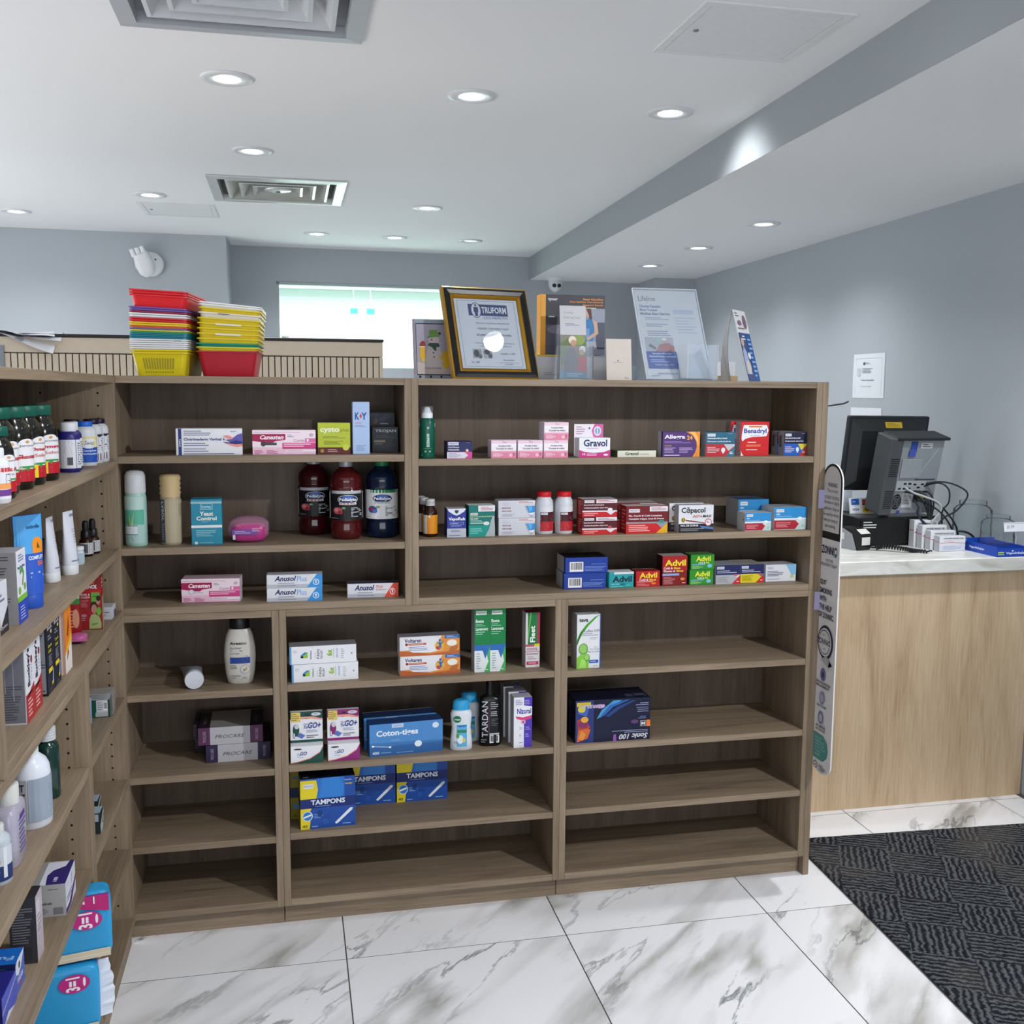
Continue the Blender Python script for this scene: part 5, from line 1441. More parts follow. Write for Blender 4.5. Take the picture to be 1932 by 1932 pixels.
def togo(label, x0, x1, y, c):
    w, h, d = x1 - x0, 0.137, 0.045
    t = thing('medicine_carton', label, 'box', ((x0 + x1) / 2, y + d / 2, M2), 0, 'fold-up case cartons')
    g = G()
    g.cbox(-w / 2, w / 2, -d / 2, d / 2, 0, 0.048, WHT, 0.0009)
    g.art([('p', [(0.0, 0.0), (1, 0), (1, 0.95), (0.90, 0.6), (0.6, 0.25), (0.2, 0.06)], c), ('p', [(0, 0.06), (0.2, 0.1), (0.6, 0.29), (0.90, 0.64), (1, 1), (1, 0.95), (0.9, 0.58), (0.6, 0.24), (0.2, 0.05), (0, 0.02)], '#e08a7c'), ('t', 'To', 0.2, 0.42, 0.30, 0.58, '#2a3f8c', 'i'), ('t', 'GO', 0.29, 0.46, 0.50, 0.68, '#2a3f8c', 'bi'), ('g', 0.2, 0.3, 0.5, 0.38, 1, '#9aa3c0'), ('e', 0.22, 0.84, 0.13, 0.045, '#202226')], fmap(w, d, 0.048))
    g.build('carton', t)
    g = G()
    g.cbox(-w / 2, w / 2, d / 2 - 0.012, d / 2, 0.0485, h, WHT, 0.0006)
    m = lambda u, v, k: ((u - 0.5) * w, d / 2 - 0.0124 - 0.00006 * k, 0.0485 + v * (h - 0.0485))
    g.art([('r', 0, 0.76, 1, 1, c), ('r', 0, 0, 1, 0.08, c), ('p', [(0, 0.76), (0.3, 0.83), (0.7, 0.83), (1, 0.74), (1, 0.70), (0.5, 0.78), (0, 0.72)], '#e6a08e'), ('r', 0.03, 0.67, 0.32, 0.98, '#dcc268'), ('g', 0.05, 0.70, 0.29, 0.95, 4, '#8a7a3a'), ('e', 0.80, 0.90, 0.15, 0.055, '#cfd2d8'), ('g', 0.72, 0.88, 0.88, 0.92, 1, '#7b808c'), ('p', [(0.40, 0.86), (0.52, 0.93), (0.64, 0.86)], '#1c1e22'),
           ('e', 0.18, 0.40, 0.10, 0.20, c), ('e', 0.20, 0.52, 0.07, 0.08, '#c3c8d0'), ('p', [(0.2, 0.2), (0.36, 0.12), (0.46, 0.22), (0.3, 0.32)], '#5a6fb8'), ('e', 0.12, 0.24, 0.035, 0.1, '#3a3d46'), ('e', 0.12, 0.24, 0.02, 0.075, WHT), ('t', 'Angel', 0.40, 0.56, 0.56, 0.62, '#2a3f8c', 'i'), ('t', 'To', 0.42, 0.44, 0.54, 0.54, '#2a3f8c', 'bi'), ('t', 'GO+', 0.55, 0.44, 0.95, 0.64, '#2a3f8c', 'bi'), ('g', 0.5, 0.30, 0.92, 0.40, 2, '#9aa3b8'), ('g', 0.5, 0.12, 0.9, 0.24, 2, '#5a5f6c')], m)
    g.build('display_tab', t)
togo('white carton with dark green clip case picture, at left end', -0.011, 0.078, 2.806, '#184a40')
togo('white carton with magenta clip case picture', 0.091, 0.179, 2.806, '#8a2470')
COT = [('r', 0, 0, 1, 0.3, '#2a5f9c'), ('r', 0, 0.3, 1, 1, '#4a86c4'), ('p', [(0, 0.3), (1, 0.3), (1, 0.36), (0, 0.42)], '#3a72b0'), ('r', 0.30, 0.86, 0.46, 0.98, '#b9c6dc'), ('t', 'Option+', 0.32, 0.88, 0.44, 0.95, '#5a78a8'), ('t', 'Coton-tiges', 0.09, 0.56, 0.66, 0.80, '#dfe8f2', 'b'), ('g', 0.28, 0.44, 0.5, 0.49, 1, '#7aa4d0'), ('p', [(0.03, 0.32), (0.29, 0.25), (0.29, 0.265), (0.03, 0.335)], '#dfe6ee'), ('e', 0.045, 0.325, 0.018, 0.03, '#e6ecf2'), ('e', 0.275, 0.262, 0.018, 0.03, '#e6ecf2'),
       ('e', 0.66, 0.30, 0.05, 0.10, '#dfe6ee'), ('e', 0.90, 0.84, 0.045, 0.09, '#cfdcea'), ('t', '400', 0.035, 0.06, 0.13, 0.15, '#cfdcea', 'b'), ('g', 0.15, 0.07, 0.3, 0.12, 1, '#8fb0d4'), ('g', 0.36, 0.05, 0.62, 0.09, 1, '#8fb0d4')]
carton('blue cotton swab box with cotton balls, front one', 0.207, 0.418, 2.816, M2, 0.093, 0.055, '#2f69ac', COT, yaw=4.5, topc='#1f3f74', side='#1f4a84', group='blue cotton swab boxes', name='cotton_swab_box')
carton('blue cotton swab box standing behind its front twin', 0.196, 0.407, 2.878, M2, 0.094, 0.055, '#2a5f9c', COT, yaw=4.0, topc='#1c3258', side='#1c4074', group='blue cotton swab boxes', name='cotton_swab_box')
DT = [(0.0, 0.029, 0.016), (0.004, 0.0325, 0.019), (0.03, 0.0315, 0.019), (0.065, 0.0275, 0.018), (0.095, 0.0305, 0.0185), (0.108, 0.031, 0.0185), (0.116, 0.027, 0.017), (0.1185, 0.022, 0.015)]
def dettol(label, x, y, yaw):
    bottle('body_wash_bottle', label, 'bottle', (x, y, M2), [
        ('body', DT, flat('#d3d9e0', 0.3), 2.3),
        ('cap', [(0.1185, 0.0245, 0.016), (0.128, 0.025, 0.0165), (0.142, 0.023, 0.0155), (0.147, 0.018, 0.013), (0.148, 0.012, 0.009)], flat('#2f9bd0', 0.35))],
        [('printed_label', surf(DT, 0.055, 0.004, 0.112, 2.3), [('e', 0.27, 0.83, 0.20, 0.095, '#176b45'), ('t', 'Dettol', 0.13, 0.80, 0.42, 0.85, '#dfeae2', 'b'), ('r', 0.25, 0.08, 0.76, 0.68, '#5aa9d4'), ('r', 0.27, 0.56, 0.74, 0.66, '#1f4f9c'), ('g', 0.3, 0.57, 0.7, 0.64, 2, '#b9d4ea'), ('r', 0.27, 0.46, 0.74, 0.54, '#2a7f5a'), ('e', 0.42, 0.28, 0.16, 0.12, '#d9e6ee'), ('e', 0.3, 0.38, 0.08, 0.07, '#5a9a4a'), ('e', 0.60, 0.26, 0.08, 0.06, '#d6c24a'), ('g', 0.1, 0.17, 0.3, 0.23, 2, '#8a9098')])], yaw, 'body wash bottles with blue caps')
dettol('white body wash bottle with bright blue cap, in front', 0.4715, 2.836, -3)
dettol('white body wash bottle with blue cap, half behind black bottle', 0.5065, 2.905, 0)
TD = [(0.0, 0.030, 0.018), (0.004, 0.0325, 0.020), (0.135, 0.0325, 0.020), (0.143, 0.030, 0.019), (0.149, 0.018, 0.014), (0.152, 0.013, 0.012)]
bottle('shampoo_bottle', 'tall black tar shampoo bottle with vertical white lettering', 'bottle', (0.560, 2.858, M2), [
    ('body', TD, flat('#101114', 0.25), 2.8),
    ('cap', [(0.152, 0.0125, 0.0115), (0.155, 0.0125, 0.0115), (0.184, 0.0115, 0.0105), (0.193, 0.0105, 0.0095)], flat('#0d0e11', 0.3))],
    [('printed_label', surf(TD, 0.065, 0.0, 0.145, 2.8), [('t', 'TARDAN', 0.13, 0.19, 0.38, 0.93, '#d0d1d4', 'v'), ('r', 0.40, 0.24, 0.47, 0.9, '#3a1c3a'), ('g', 0.5, 0.76, 0.86, 0.92, 4, '#a3a4aa'), ('g', 0.5, 0.62, 0.86, 0.73, 3, '#a3a4aa'), ('g', 0.52, 0.42, 0.86, 0.58, 5, '#5b5c63'), ('r', 0.46, 0.245, 0.88, 0.275, '#b9babf'), ('b', 0.46, 0.07, 0.88, 0.235), ('g', 0.1, 0.07, 0.35, 0.16, 2, '#7b7c84')])], -4)
NIZ = [('r', 0.56, 0, 1, 1, '#4a35a8'), ('r', 0, 0, 0.56, 1, '#dfe0e6'), ('r', 0.06, 0.83, 0.5, 0.97, '#d3d5dd'), ('g', 0.1, 0.85, 0.5, 0.95, 3, '#8a8fb0'), ('g', 0.6, 0.85, 0.95, 0.95, 3, '#9f95d6'), ('p', [(0.1, 0.80), (0.5, 0.84), (1.0, 0.81), (1.0, 0.64), (0.5, 0.60), (0.1, 0.63)], '#e3e4ea'), ('t', 'Nizoral', 0.18, 0.67, 0.95, 0.78, '#2a2a8c', 'b'), ('p', [(0.1, 0.63), (0.5, 0.60), (1.0, 0.64), (0.95, 0.57), (0.55, 0.53), (0.15, 0.58)], '#cf3f74'), ('e', 0.52, 0.51, 0.13, 0.045, '#d99ac0'), ('t', '1', 0.49, 0.49, 0.55, 0.53, '#7d1f4a', 'b'),
       ('g', 0.3, 0.36, 0.5, 0.41, 2, '#8a8fb0'), ('g', 0.3, 0.22, 0.5, 0.26, 2, '#8a8fb0'), ('g', 0.3, 0.08, 0.5, 0.12, 1, '#8a8fb0'), ('g', 0.64, 0.34, 0.92, 0.42, 2, '#9f95d6'), ('g', 0.64, 0.2, 0.9, 0.28, 2, '#9f95d6'), ('g', 0.3, 0.02, 0.5, 0.04, 1, '#8a8fb0')]
for k, pl in enumerate(('front one of three in a file', 'middle one of three in a file', 'rear one of three in a file')):
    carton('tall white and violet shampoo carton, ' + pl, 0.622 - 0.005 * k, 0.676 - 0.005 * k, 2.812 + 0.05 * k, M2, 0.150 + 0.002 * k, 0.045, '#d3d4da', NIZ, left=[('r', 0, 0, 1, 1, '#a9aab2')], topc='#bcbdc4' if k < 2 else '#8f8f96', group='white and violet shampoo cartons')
TAM = [('r', 0, 0, 1, 1, '#1c4a9c'), ('r', 0.3, 0.5, 0.8, 1.0, '#2a6ec0'), ('p', [(0.34, 0.5), (0.5, 0.40), (0.75, 0.5), (0.8, 0.8), (0.7, 1.0), (0.4, 1.0)], '#2f7ccc'), ('p', [(0, 0), (0.16, 0), (0.18, 0.18), (0.15, 0.30), (0.20, 0.41), (0, 0.41)], '#dcc824'), ('p', [(0, 0.60), (0.29, 0.60), (0.32, 0.78), (0.29, 0.97), (0, 0.97)], '#dcc824'), ('r', 0, 0.41, 1, 0.60, '#15296a'), ('r', 0.06, 0.81, 0.24, 0.90, '#d5d8e2'), ('t', 'Option+', 0.07, 0.83, 0.23, 0.88, '#4a5a90', 'i'),
       ('t', 'TAMPONS', 0.19, 0.475, 0.81, 0.575, '#dfe6f0', 'b'), ('g', 0.26, 0.43, 0.74, 0.455, 1, '#6f97d0'), ('e', 0.125, 0.26, 0.095, 0.10, '#c9d3e4'), ('e', 0.125, 0.26, 0.08, 0.085, '#2f78b8'), ('p', [(0.05, 0.25), (0.19, 0.30), (0.2, 0.27), (0.06, 0.22)], '#dfe6ee'), ('t', '40', 0.03, 0.035, 0.12, 0.09, '#6b6210', 'b'), ('g', 0.24, 0.2, 0.42, 0.30, 3, '#7a9fd4'), ('g', 0.2, 0.03, 0.34, 0.06, 1, '#9fb8dc'),
       ('p', [(0.62, 0.09), (0.64, 0.06), (0.68, 0.08), (0.94, 0.32), (0.95, 0.36), (0.90, 0.36)], '#dfe3ea'), ('g', 0.76, 0.04, 0.96, 0.07, 1, '#9fb8dc'), ('g', 0.8, 0.9, 0.96, 0.95, 1, '#7f9ad0'), ('t', 'regular', 0.81, 0.83, 0.95, 0.875, '#d9c83a', 'b'), ('e', 0.35, 0.3, 0.05, 0.07, '#173a80'), ('e', 0.5, 0.22, 0.07, 0.05, '#1a4290'), ('e', 0.45, 0.13, 0.05, 0.06, '#1f55a8')]
TT = [('t', 'TAMPONS', 0.5, 0.55, 0.93, 0.85, '#4b5068', 'b'), ('g', 0.05, 0.1, 0.22, 0.25, 1, '#8a8fa3')]
TLs = [('r', 0, 0, 1, 1, '#b3a42a'), ('r', 0, 0.4, 1, 0.6, '#13244f'), ('g', 0.2, 0.82, 0.6, 0.92, 1, '#5a7fb0')]
carton('blue and yellow tampon box standing nearest the shelf edge', 0.013, 0.166, 2.812, M3, 0.146, 0.072, '#12296a', TAM, left=TLs, top=TT, topc='#0d1226', yaw=3, group='blue and yellow tampon boxes', name='tampon_box')
carton('yellow-sided tampon box hidden behind the front one', -0.0145, 0.06, 2.893, M3, 0.150, 0.17, '#12296a', [('r', 0, 0, 0.4, 1, '#8d8224'), ('r', 0, 0.42, 0.4, 0.62, '#13244f'), ('e', 0.2, 0.25, 0.12, 0.06, '#5a86b0'), ('e', 0.2, 0.82, 0.12, 0.03, '#5a6f8c'), ('t', '40', 0.1, 0.04, 0.25, 0.09, '#5b5210', 'b')], topc='#0d1226', name='tampon_box', group='blue and yellow tampon boxes')
carton('blue tampon box set back in the middle of three', 0.141, 0.293, 2.955, M3, 0.152, 0.072, '#12296a', TAM, topc='#0d1226', yaw=0.5, group='blue and yellow tampon boxes', name='tampon_box')
carton('blue tampon box set back at the right of three', 0.2965, 0.4495, 2.953, M3, 0.152, 0.072, '#12296a', TAM, topc='#0d1226', yaw=1, group='blue and yellow tampon boxes', name='tampon_box')
carton('white and green cough syrup carton with green swoosh', 0.808, 0.880, 2.812, R1, 0.161, 0.055, '#d9dade', [
    ('p', [(0.0, 0.52), (0.12, 0.66), (0.4, 0.82), (0.75, 0.95), (1.0, 1.0), (0.8, 0.93), (0.5, 0.80), (0.25, 0.66), (0.08, 0.52), (0.0, 0.42)], '#3f9a2a'), ('p', [(0.0, 0.50), (0.1, 0.62), (0.3, 0.76), (0.16, 0.6), (0.04, 0.46), (0.0, 0.42)], '#1f6a20'), ('t', 'teva', 0.09, 0.865, 0.47, 0.93, '#2a2c34', 'b'), ('t', 'Koffex DM', 0.29, 0.67, 0.94, 0.72, '#5a4f6c'), ('g', 0.22, 0.6, 0.94, 0.66, 2, '#8d8a99'), ('g', 0.55, 0.53, 0.94, 0.58, 2, '#a9a7b3'), ('t', 'Dry Cough', 0.56, 0.34, 0.94, 0.37, '#5a5668'), ('t', 'Due To Colds', 0.48, 0.295, 0.94, 0.325, '#5a5668'), ('g', 0.72, 0.38, 0.94, 0.4, 1, '#a9a7b3'),
    ('e', 0.28, 0.36, 0.20, 0.11, '#6da348'), ('e', 0.27, 0.37, 0.15, 0.08, '#8fbf63'), ('p', [(0.0, 0.0), (0.5, 0.0), (0.52, 0.16), (0.40, 0.26), (0.18, 0.27), (0.0, 0.2)], '#7fc03f'), ('e', 0.44, 0.2, 0.12, 0.07, '#5f9a38'), ('e', 0.43, 0.21, 0.09, 0.05, '#96c86a'), ('p', [(0.1, 0.02), (0.2, 0.18), (0.36, 0.16), (0.4, 0.02)], '#a3d468'), ('r', 0.53, 0.10, 0.92, 0.155, '#1f55a8'), ('g', 0.58, 0.115, 0.88, 0.145, 1, '#b9cbe8'), ('g', 0.7, 0.03, 0.94, 0.06, 1, '#a9a7b3'), ('r', 0.97, 0, 1, 1, '#2a56a8')],
    top=[('p', [(0.3, 0), (0.6, 0.3), (1, 0.8), (0.9, 0.5)], '#3f8a2a')], topc='#c3c4c9', left=[('r', 0, 0, 1, 1, '#a9a9ab')], yaw=1)
SON = [('r', 0, 0, 1, 1, '#0d1230'), ('r', 0, 0, 0.24, 1, '#25356f'), ('p', [(0.02, 0.02), (0.16, 0.1), (0.2, 0.3), (0.05, 0.5)], '#c9622a'), ('p', [(0.03, 0.3), (0.2, 0.35), (0.12, 0.6), (0.02, 0.55)], '#a83a2c'), ('e', 0.10, 0.45, 0.07, 0.10, '#7a2f5a'), ('e', 0.12, 0.55, 0.05, 0.07, '#d9a13a'), ('p', [(0.03, 0.7), (0.15, 0.62), (0.18, 0.85), (0.04, 0.95)], '#3f5fb0'), ('p', [(0.04, 0.1), (0.1, 0.06), (0.14, 0.2), (0.08, 0.3)], '#d98a3a'), ('e', 0.08, 0.8, 0.05, 0.08, '#c9bf3a'), ('r', 0.015, 0.86, 0.2, 0.96, '#c9b02f'),
       ('p', [(0.28, 0.55), (0.34, 0.75), (0.5, 0.97), (0.62, 0.97), (0.46, 0.82), (0.36, 0.62)], '#3f8fc0'), ('p', [(0.33, 0.62), (0.45, 0.86), (0.66, 0.97), (0.72, 0.97), (0.5, 0.82), (0.38, 0.62)], '#2a5fa8'), ('p', [(0.40, 0.62), (0.55, 0.82), (0.75, 0.95), (0.8, 0.95), (0.58, 0.76), (0.44, 0.58)], '#1f3f7c'), ('e', 0.33, 0.85, 0.06, 0.05, '#b58ac0'), ('p', [(0.5, 0.0), (0.55, 0.0), (0.54, 0.16), (0.51, 0.16)], '#8a4fa8'), ('e', 0.79, 0.44, 0.05, 0.05, '#5a3a6c')]
t = carton('dark glove box standing upside down with orange size square', 0.807, 1.037, 2.810, R2, 0.128, 0.115, '#0c102a', SON, left=[('r', 0, 0, 1, 1, '#10142c'), ('g', 0.4, 0.1, 0.6, 0.9, 10, '#5b6390')], topc='#10142c', yaw=-0.5, name='glove_box')
g = G()
fm = fmap(0.230, 0.115, 0.128, True)
f2 = lambda u, v, k: fm(u, v, k + 30)
g.art([('t', 'Sonic 100', 0.03, 0.84, 0.42, 0.97, '#c9cbd2', 'bi'), ('g', 0.03, 0.74, 0.55, 0.82, 2, '#8b90ad'), ('r', 0.05, 0.53, 0.14, 0.69, '#0b0d18'), ('r', 0.055, 0.54, 0.135, 0.68, '#b9bbc2'), ('r', 0.06, 0.55, 0.13, 0.67, '#2a2c36'), ('t', 'M', 0.07, 0.57, 0.12, 0.65, '#d5d7dd', 'b'), ('r', 0.0, 0.53, 0.05, 0.69, '#d9712a'), ('g', 0.06, 0.42, 0.18, 0.5, 2, '#7b80a0'), ('g', 0.03, 0.2, 0.22, 0.34, 3, '#7b80a0'), ('g', 0.03, 0.1, 0.22, 0.18, 2, '#9aa0c0'), ('t', 'AURELIA', 0.62, 0.10, 0.95, 0.18, '#c3b7cc', 'b')], f2)
g.build('lettering', t)
g = G()
g.art([('t', 'Sonic 100', 0.03, 0.1, 0.3, 0.7, '#5b6080', 'b')], lambda u, v, k: ((0.5 - u) * 0.23, -0.0575 + 0.05 * (1 - v), 0.1284))
g.build('top_lettering', t)

# ================================================================ LEFT RUN
Q = PI / 2
def side_box(label, y0, y1, x, z, h, d, base, front=(), near=(), top=(), group=None, topc=None, yaw=0.0, name='medicine_carton', side=None):
    """carton on the left run: front looks across the aisle (+X), its near side looks at the viewer"""
    a = Q + math.radians(yaw)
    return carton(label, 0, y1 - y0, 0, z, h, d, base, front, near, (), top, 0, group, side, topc, 'box', name, False, (x, y0, a))
# top shelf: vitamin bottles
Z1 = 1.3157
def vitamin(label, x, y, sc_, kind, yaw=50):
    r, H = 0.037 * sc_, 0.1
    h = 0.150 * (1.0 if sc_ > 0.9 else 0.80)
    body = [(r * 0.92, 0), (r, 0.004), (r, h * 0.60), (r * 0.96, h * 0.68), (r * 0.82, h * 0.78), (r * 0.66, h * 0.835), (r * 0.64, h * 0.87)]
    cap = [(r * 0.70, h * 0.865), (r * 0.73, h * 0.87), (r * 0.73, h * 0.985), (r * 0.69, h), (0, h)]
    ops = [('r', 0, 0.0, 1, 0.90, '#d9d9dd'), ('e', 0.53, 0.88, 0.14, 0.11, '#d9d9dd'), ('e', 0.53, 0.915, 0.035, 0.035, '#c58f5a'), ('t', 'Jamieson', 0.40, 0.79, 0.72, 0.86, '#4a4d58'),
           ('r', 0.0, 0.0, 0.16, 0.9, '#d0d1d6'), ('e', 0.52, 0.30, 0.34, 0.06, '#2f8a3c'), ('r', 0.18, 0.0, 1, 0.29, '#b01c2a'), ('g', 0.52, 0.05, 0.9, 0.2, 2, '#e3c3c6')]
    if kind == 'y':
        ops += [('t', 'Glucosamine', 0.36, 0.56, 0.86, 0.66, '#b52a34', 'b'), ('p', [(0.2, 0.5), (0.2, 0.32), (0.5, 0.33)], '#b3d3b0'), ('r', 0.18, 0.0, 0.46, 0.31, '#dfc51f'), ('t', 'BONUS', 0.21, 0.18, 0.42, 0.25, '#b5401c', 'b'), ('g', 0.22, 0.04, 0.4, 0.14, 2, '#5b4a14')]
    elif kind == 'w':
        ops += [('t', 'Glucosamine', 0.36, 0.53, 0.86, 0.63, '#b52a34', 'b'), ('p', [(0.2, 0.5), (0.2, 0.32), (0.5, 0.33)], '#b3d3b0'), ('g', 0.02, 0.1, 0.1, 0.8, 14, '#8a8d98'), ('t', '30', 0.22, 0.12, 0.32, 0.2, '#ecd3d6', 'b')]
    elif kind == 'o':
        ops += [('t', 'Omega-3', 0.34, 0.62, 0.86, 0.73, '#b52a34', 'b'), ('t', 'Select', 0.42, 0.5, 0.72, 0.58, '#c05a60'), ('r', 0.18, 0.0, 0.46, 0.31, '#dfc51f'), ('t', 'BONUS', 0.21, 0.18, 0.42, 0.25, '#b5401c', 'b'), ('g', 0.22, 0.04, 0.4, 0.14, 2, '#5b4a14')]
    else:
        ops += [('t', 'Folic Acid', 0.34, 0.55, 0.88, 0.66, '#b52a34', 'b'), ('t', '1 mg', 0.45, 0.44, 0.62, 0.5, '#6a6d78')]
    return bottle('vitamin_bottle', label, 'bottle', (x, y, Z1), [('body', body, flat('#14130f', 0.12, 0, 0.6)), ('cap', cap, flat('#0a5446', 0.4))],
                  [('paper_label', wrap(r, 1.75, h * 0.10, h * 0.62), ops)], yaw, 'dark vitamin bottles with green caps')
vitamin('small dark vitamin bottle with green cap at the near end', -0.478, 1.845, 0.82, 'f', 52)
vitamin('large dark vitamin bottle behind the small one, yellow bonus patch', -0.498, 1.925, 1.0, 'y', 55)
vitamin('large dark vitamin bottle without yellow patch on its label', -0.494, 2.015, 1.0, 'w', 55)
vitamin('large dark vitamin bottle, third of the big four', -0.494, 2.105, 1.0, 'o', 60)
vitamin('large dark vitamin bottle with red omega lettering, farthest of four', -0.490, 2.205, 1.0, 'o', 46)
def simple_bottle(name, label, x, y, z, r, h, bodyc, capc, ops, yaw=50, group=None, shoulder=0.8, capf=0.7, lz=(0.08, 0.66), sy=1.0, body_mat=None, rib=False):
    body = [(r * 0.92, 0), (r, 0.003), (r, h * (shoulder - 0.1)), (r * 0.95, h * (shoulder - 0.04)), (r * 0.80, h * shoulder), (r * capf * 0.92, h * (shoulder + 0.03))]
    c0 = h * (shoulder + 0.025)
    cap = [(r * capf * 0.97, c0), (r * capf, c0 + 0.002), (r * capf, h - 0.002), (r * capf * 0.94, h), (0, h)]
    return bottle(name, label, 'bottle', (x, y, z), [('body', body, body_mat or flat(bodyc, 0.35)), ('cap', cap, M(capc))], [('paper_label', wrap(r, 1.75, h * lz[0], h * lz[1]), ops)] if ops else [], yaw, group)
NVO = [('r', 0, 0, 1, 1, '#d3d4dc'), ('g', 0.3, 0.5, 0.5, 0.95, 8, '#5a5c70'), ('b', 0.34, 0.04, 0.52, 0.42), ('r', 0.58, 0.0, 0.6, 1, '#8f92a8'), ('g', 0.64, 0.1, 0.8, 0.9, 10, '#4a4c66')]
simple_bottle('vitamin_bottle', 'white-capped navy bottle with barcode, nearer of two', -0.474, 2.415, Z1, 0.024, 0.108, '#23206a', '#d3d5da', NVO, 30, 'navy bottles with white caps')
simple_bottle('vitamin_bottle', 'white-capped navy bottle, farther of two', -0.482, 2.480, Z1, 0.024, 0.108, '#23206a', '#d3d5da', NVO, 30, 'navy bottles with white caps')
simple_bottle('vitamin_bottle', 'white bottle with bright blue cap and yellow-blue label', -0.476, 2.610, Z1, 0.027, 0.105, '#d3d7de', flat('#1f5fc0', 0.4), [
    ('r', 0, 0.0, 1, 0.58, '#1a4fb0'), ('r', 0, 0.58, 1, 1.0, '#d9cf8a'), ('e', 0.52, 0.74, 0.22, 0.2, '#dfe2e9'), ('t', 'Swiss', 0.40, 0.68, 0.66, 0.84, '#3a5a9c', 'i'), ('t', 'Complete', 0.34, 0.40, 0.72, 0.5, '#cfd9ec', 'b'), ('t', 'magnesium', 0.32, 0.28, 0.76, 0.37, '#cfd9ec', 'b'), ('g', 0.35, 0.05, 0.75, 0.2, 3, '#7f9fd6')], 28, None, 0.86)
PUR = [('r', 0, 0.0, 1, 1, '#d5d7de'), ('r', 0.60, 0.0, 0.80, 0.25, '#5a1f52'), ('g', 0.3, 0.2, 0.5, 0.9, 9, '#a9acb8'), ('g', 0.62, 0.35, 0.8, 0.95, 7, '#3a2f4a'), ('r', 0.6, 0.93, 0.8, 1.0, '#2a1a34')]
for k, (yy, xx, pl) in enumerate([(2.655, -0.512, 'set back behind the blue-capped one'), (2.690, -0.474, 'second from the corner'), (2.744, -0.469, 'in the corner')]):
    simple_bottle('vitamin_bottle', 'white bottle with dark violet cap, ' + pl, xx, yy, Z1, 0.0255, 0.108, '#d0d4da', flat('#1d1530', 0.4), PUR, 20, 'white bottles with dark violet caps', 0.86)
simple_bottle('vitamin_bottle', 'white and purple bottle cut off at left photo edge', -0.462, 1.772, Z1, 0.024, 0.088, '#d6d8de', '#d6d8de', [('r', 0, 0, 1, 1, '#d6d8de'), ('r', 0.4, 0.85, 1, 0.98, '#c0353c'), ('r', 0.4, 0.1, 1, 0.3, '#6a3a8c'), ('r', 0.4, 0.32, 1, 0.5, '#e09a5a'), ('g', 0.6, 0.4, 0.8, 0.8, 6, '#4a4c66')], 40)

# middle shelf: boxes, tubes
Z2 = 1.0892
side_box('white carton with dark curved corner cut by left photo edge', 1.775, 1.860, -0.473, Z2, 0.088, 0.05, '#d0d3dc', [('p', [(0.2, 0), (1, 0), (1, 0.5), (0.7, 0.3)], '#23222c'), ('g', 0.2, 0.6, 0.8, 0.8, 2, '#6a6d80'), ('t', 'Option', 0.4, 0.08, 0.9, 0.16, '#cfd2da', 'i')])
side_box('tall white, green and blue syrup carton with grey text side', 1.890, 1.955, -0.464, Z2, 0.128, 0.075, '#d8dae2', [
    ('r', 0, 0, 1, 0.30, '#1f3fae'), ('r', 0, 0.30, 1, 0.375, '#6fb32a'), ('p', [(0.3, 0.72), (0.55, 0.78), (0.75, 0.68), (0.6, 0.5), (0.5, 0.5), (0.62, 0.66), (0.5, 0.7), (0.35, 0.66)], '#4f9a4a'), ('e', 0.25, 0.45, 0.12, 0.055, '#6fae3f'), ('e', 0.78, 0.47, 0.1, 0.055, '#6fae3f'), ('t', "Ivy's Vie", 0.12, 0.74, 0.85, 0.79, '#2a3f8c', 'b'), ('g', 0.2, 0.84, 0.8, 0.95, 3, '#6a74a8'), ('g', 0.2, 0.04, 0.8, 0.24, 5, '#9fb0e0')],
    near=[('r', 0, 0, 1, 1, '#918f92'), ('g', 0.1, 0.04, 0.85, 0.95, 24, '#4f4d52')], topc='#a9a9ae')
def tube(label, x, y, z, h, w, cap_r, colA, capm, ops, yaw, lean=0.0, group=None):
    t = thing('cream_tube', label, 'tube', (x, y, z), 0, group, (lean, 0, Q + math.radians(yaw)))
    hc = h * 0.14
    g = G()
    g.loft([(0, cap_r * 0.96, cap_r * 0.78), (0.002, cap_r, cap_r * 0.82), (hc, cap_r, cap_r * 0.82), (hc + 0.001, cap_r * 0.96, cap_r * 0.8)], capm, 28)
    g.build('cap', t)
    secs = [(hc + 0.0012, cap_r * 0.97, cap_r * 0.80), (h * 0.35, cap_r * 0.99, cap_r * 0.70), (h * 0.65, cap_r * 1.0 * 0.5 + w * 0.25, cap_r * 0.42), (h * 0.9, w / 2, 0.003), (h * 0.93, w / 2, 0.0012), (h, w / 2, 0.0012)]
    g = G()
    g.loft(secs, colA, 28)
    g.build('tube_body', t)
    if ops:
        g = G()
        g.art(ops, surf(secs, w * 0.98, hc + 0.002, h * 0.995), True)
        g.build('printed_label', t)
    return t
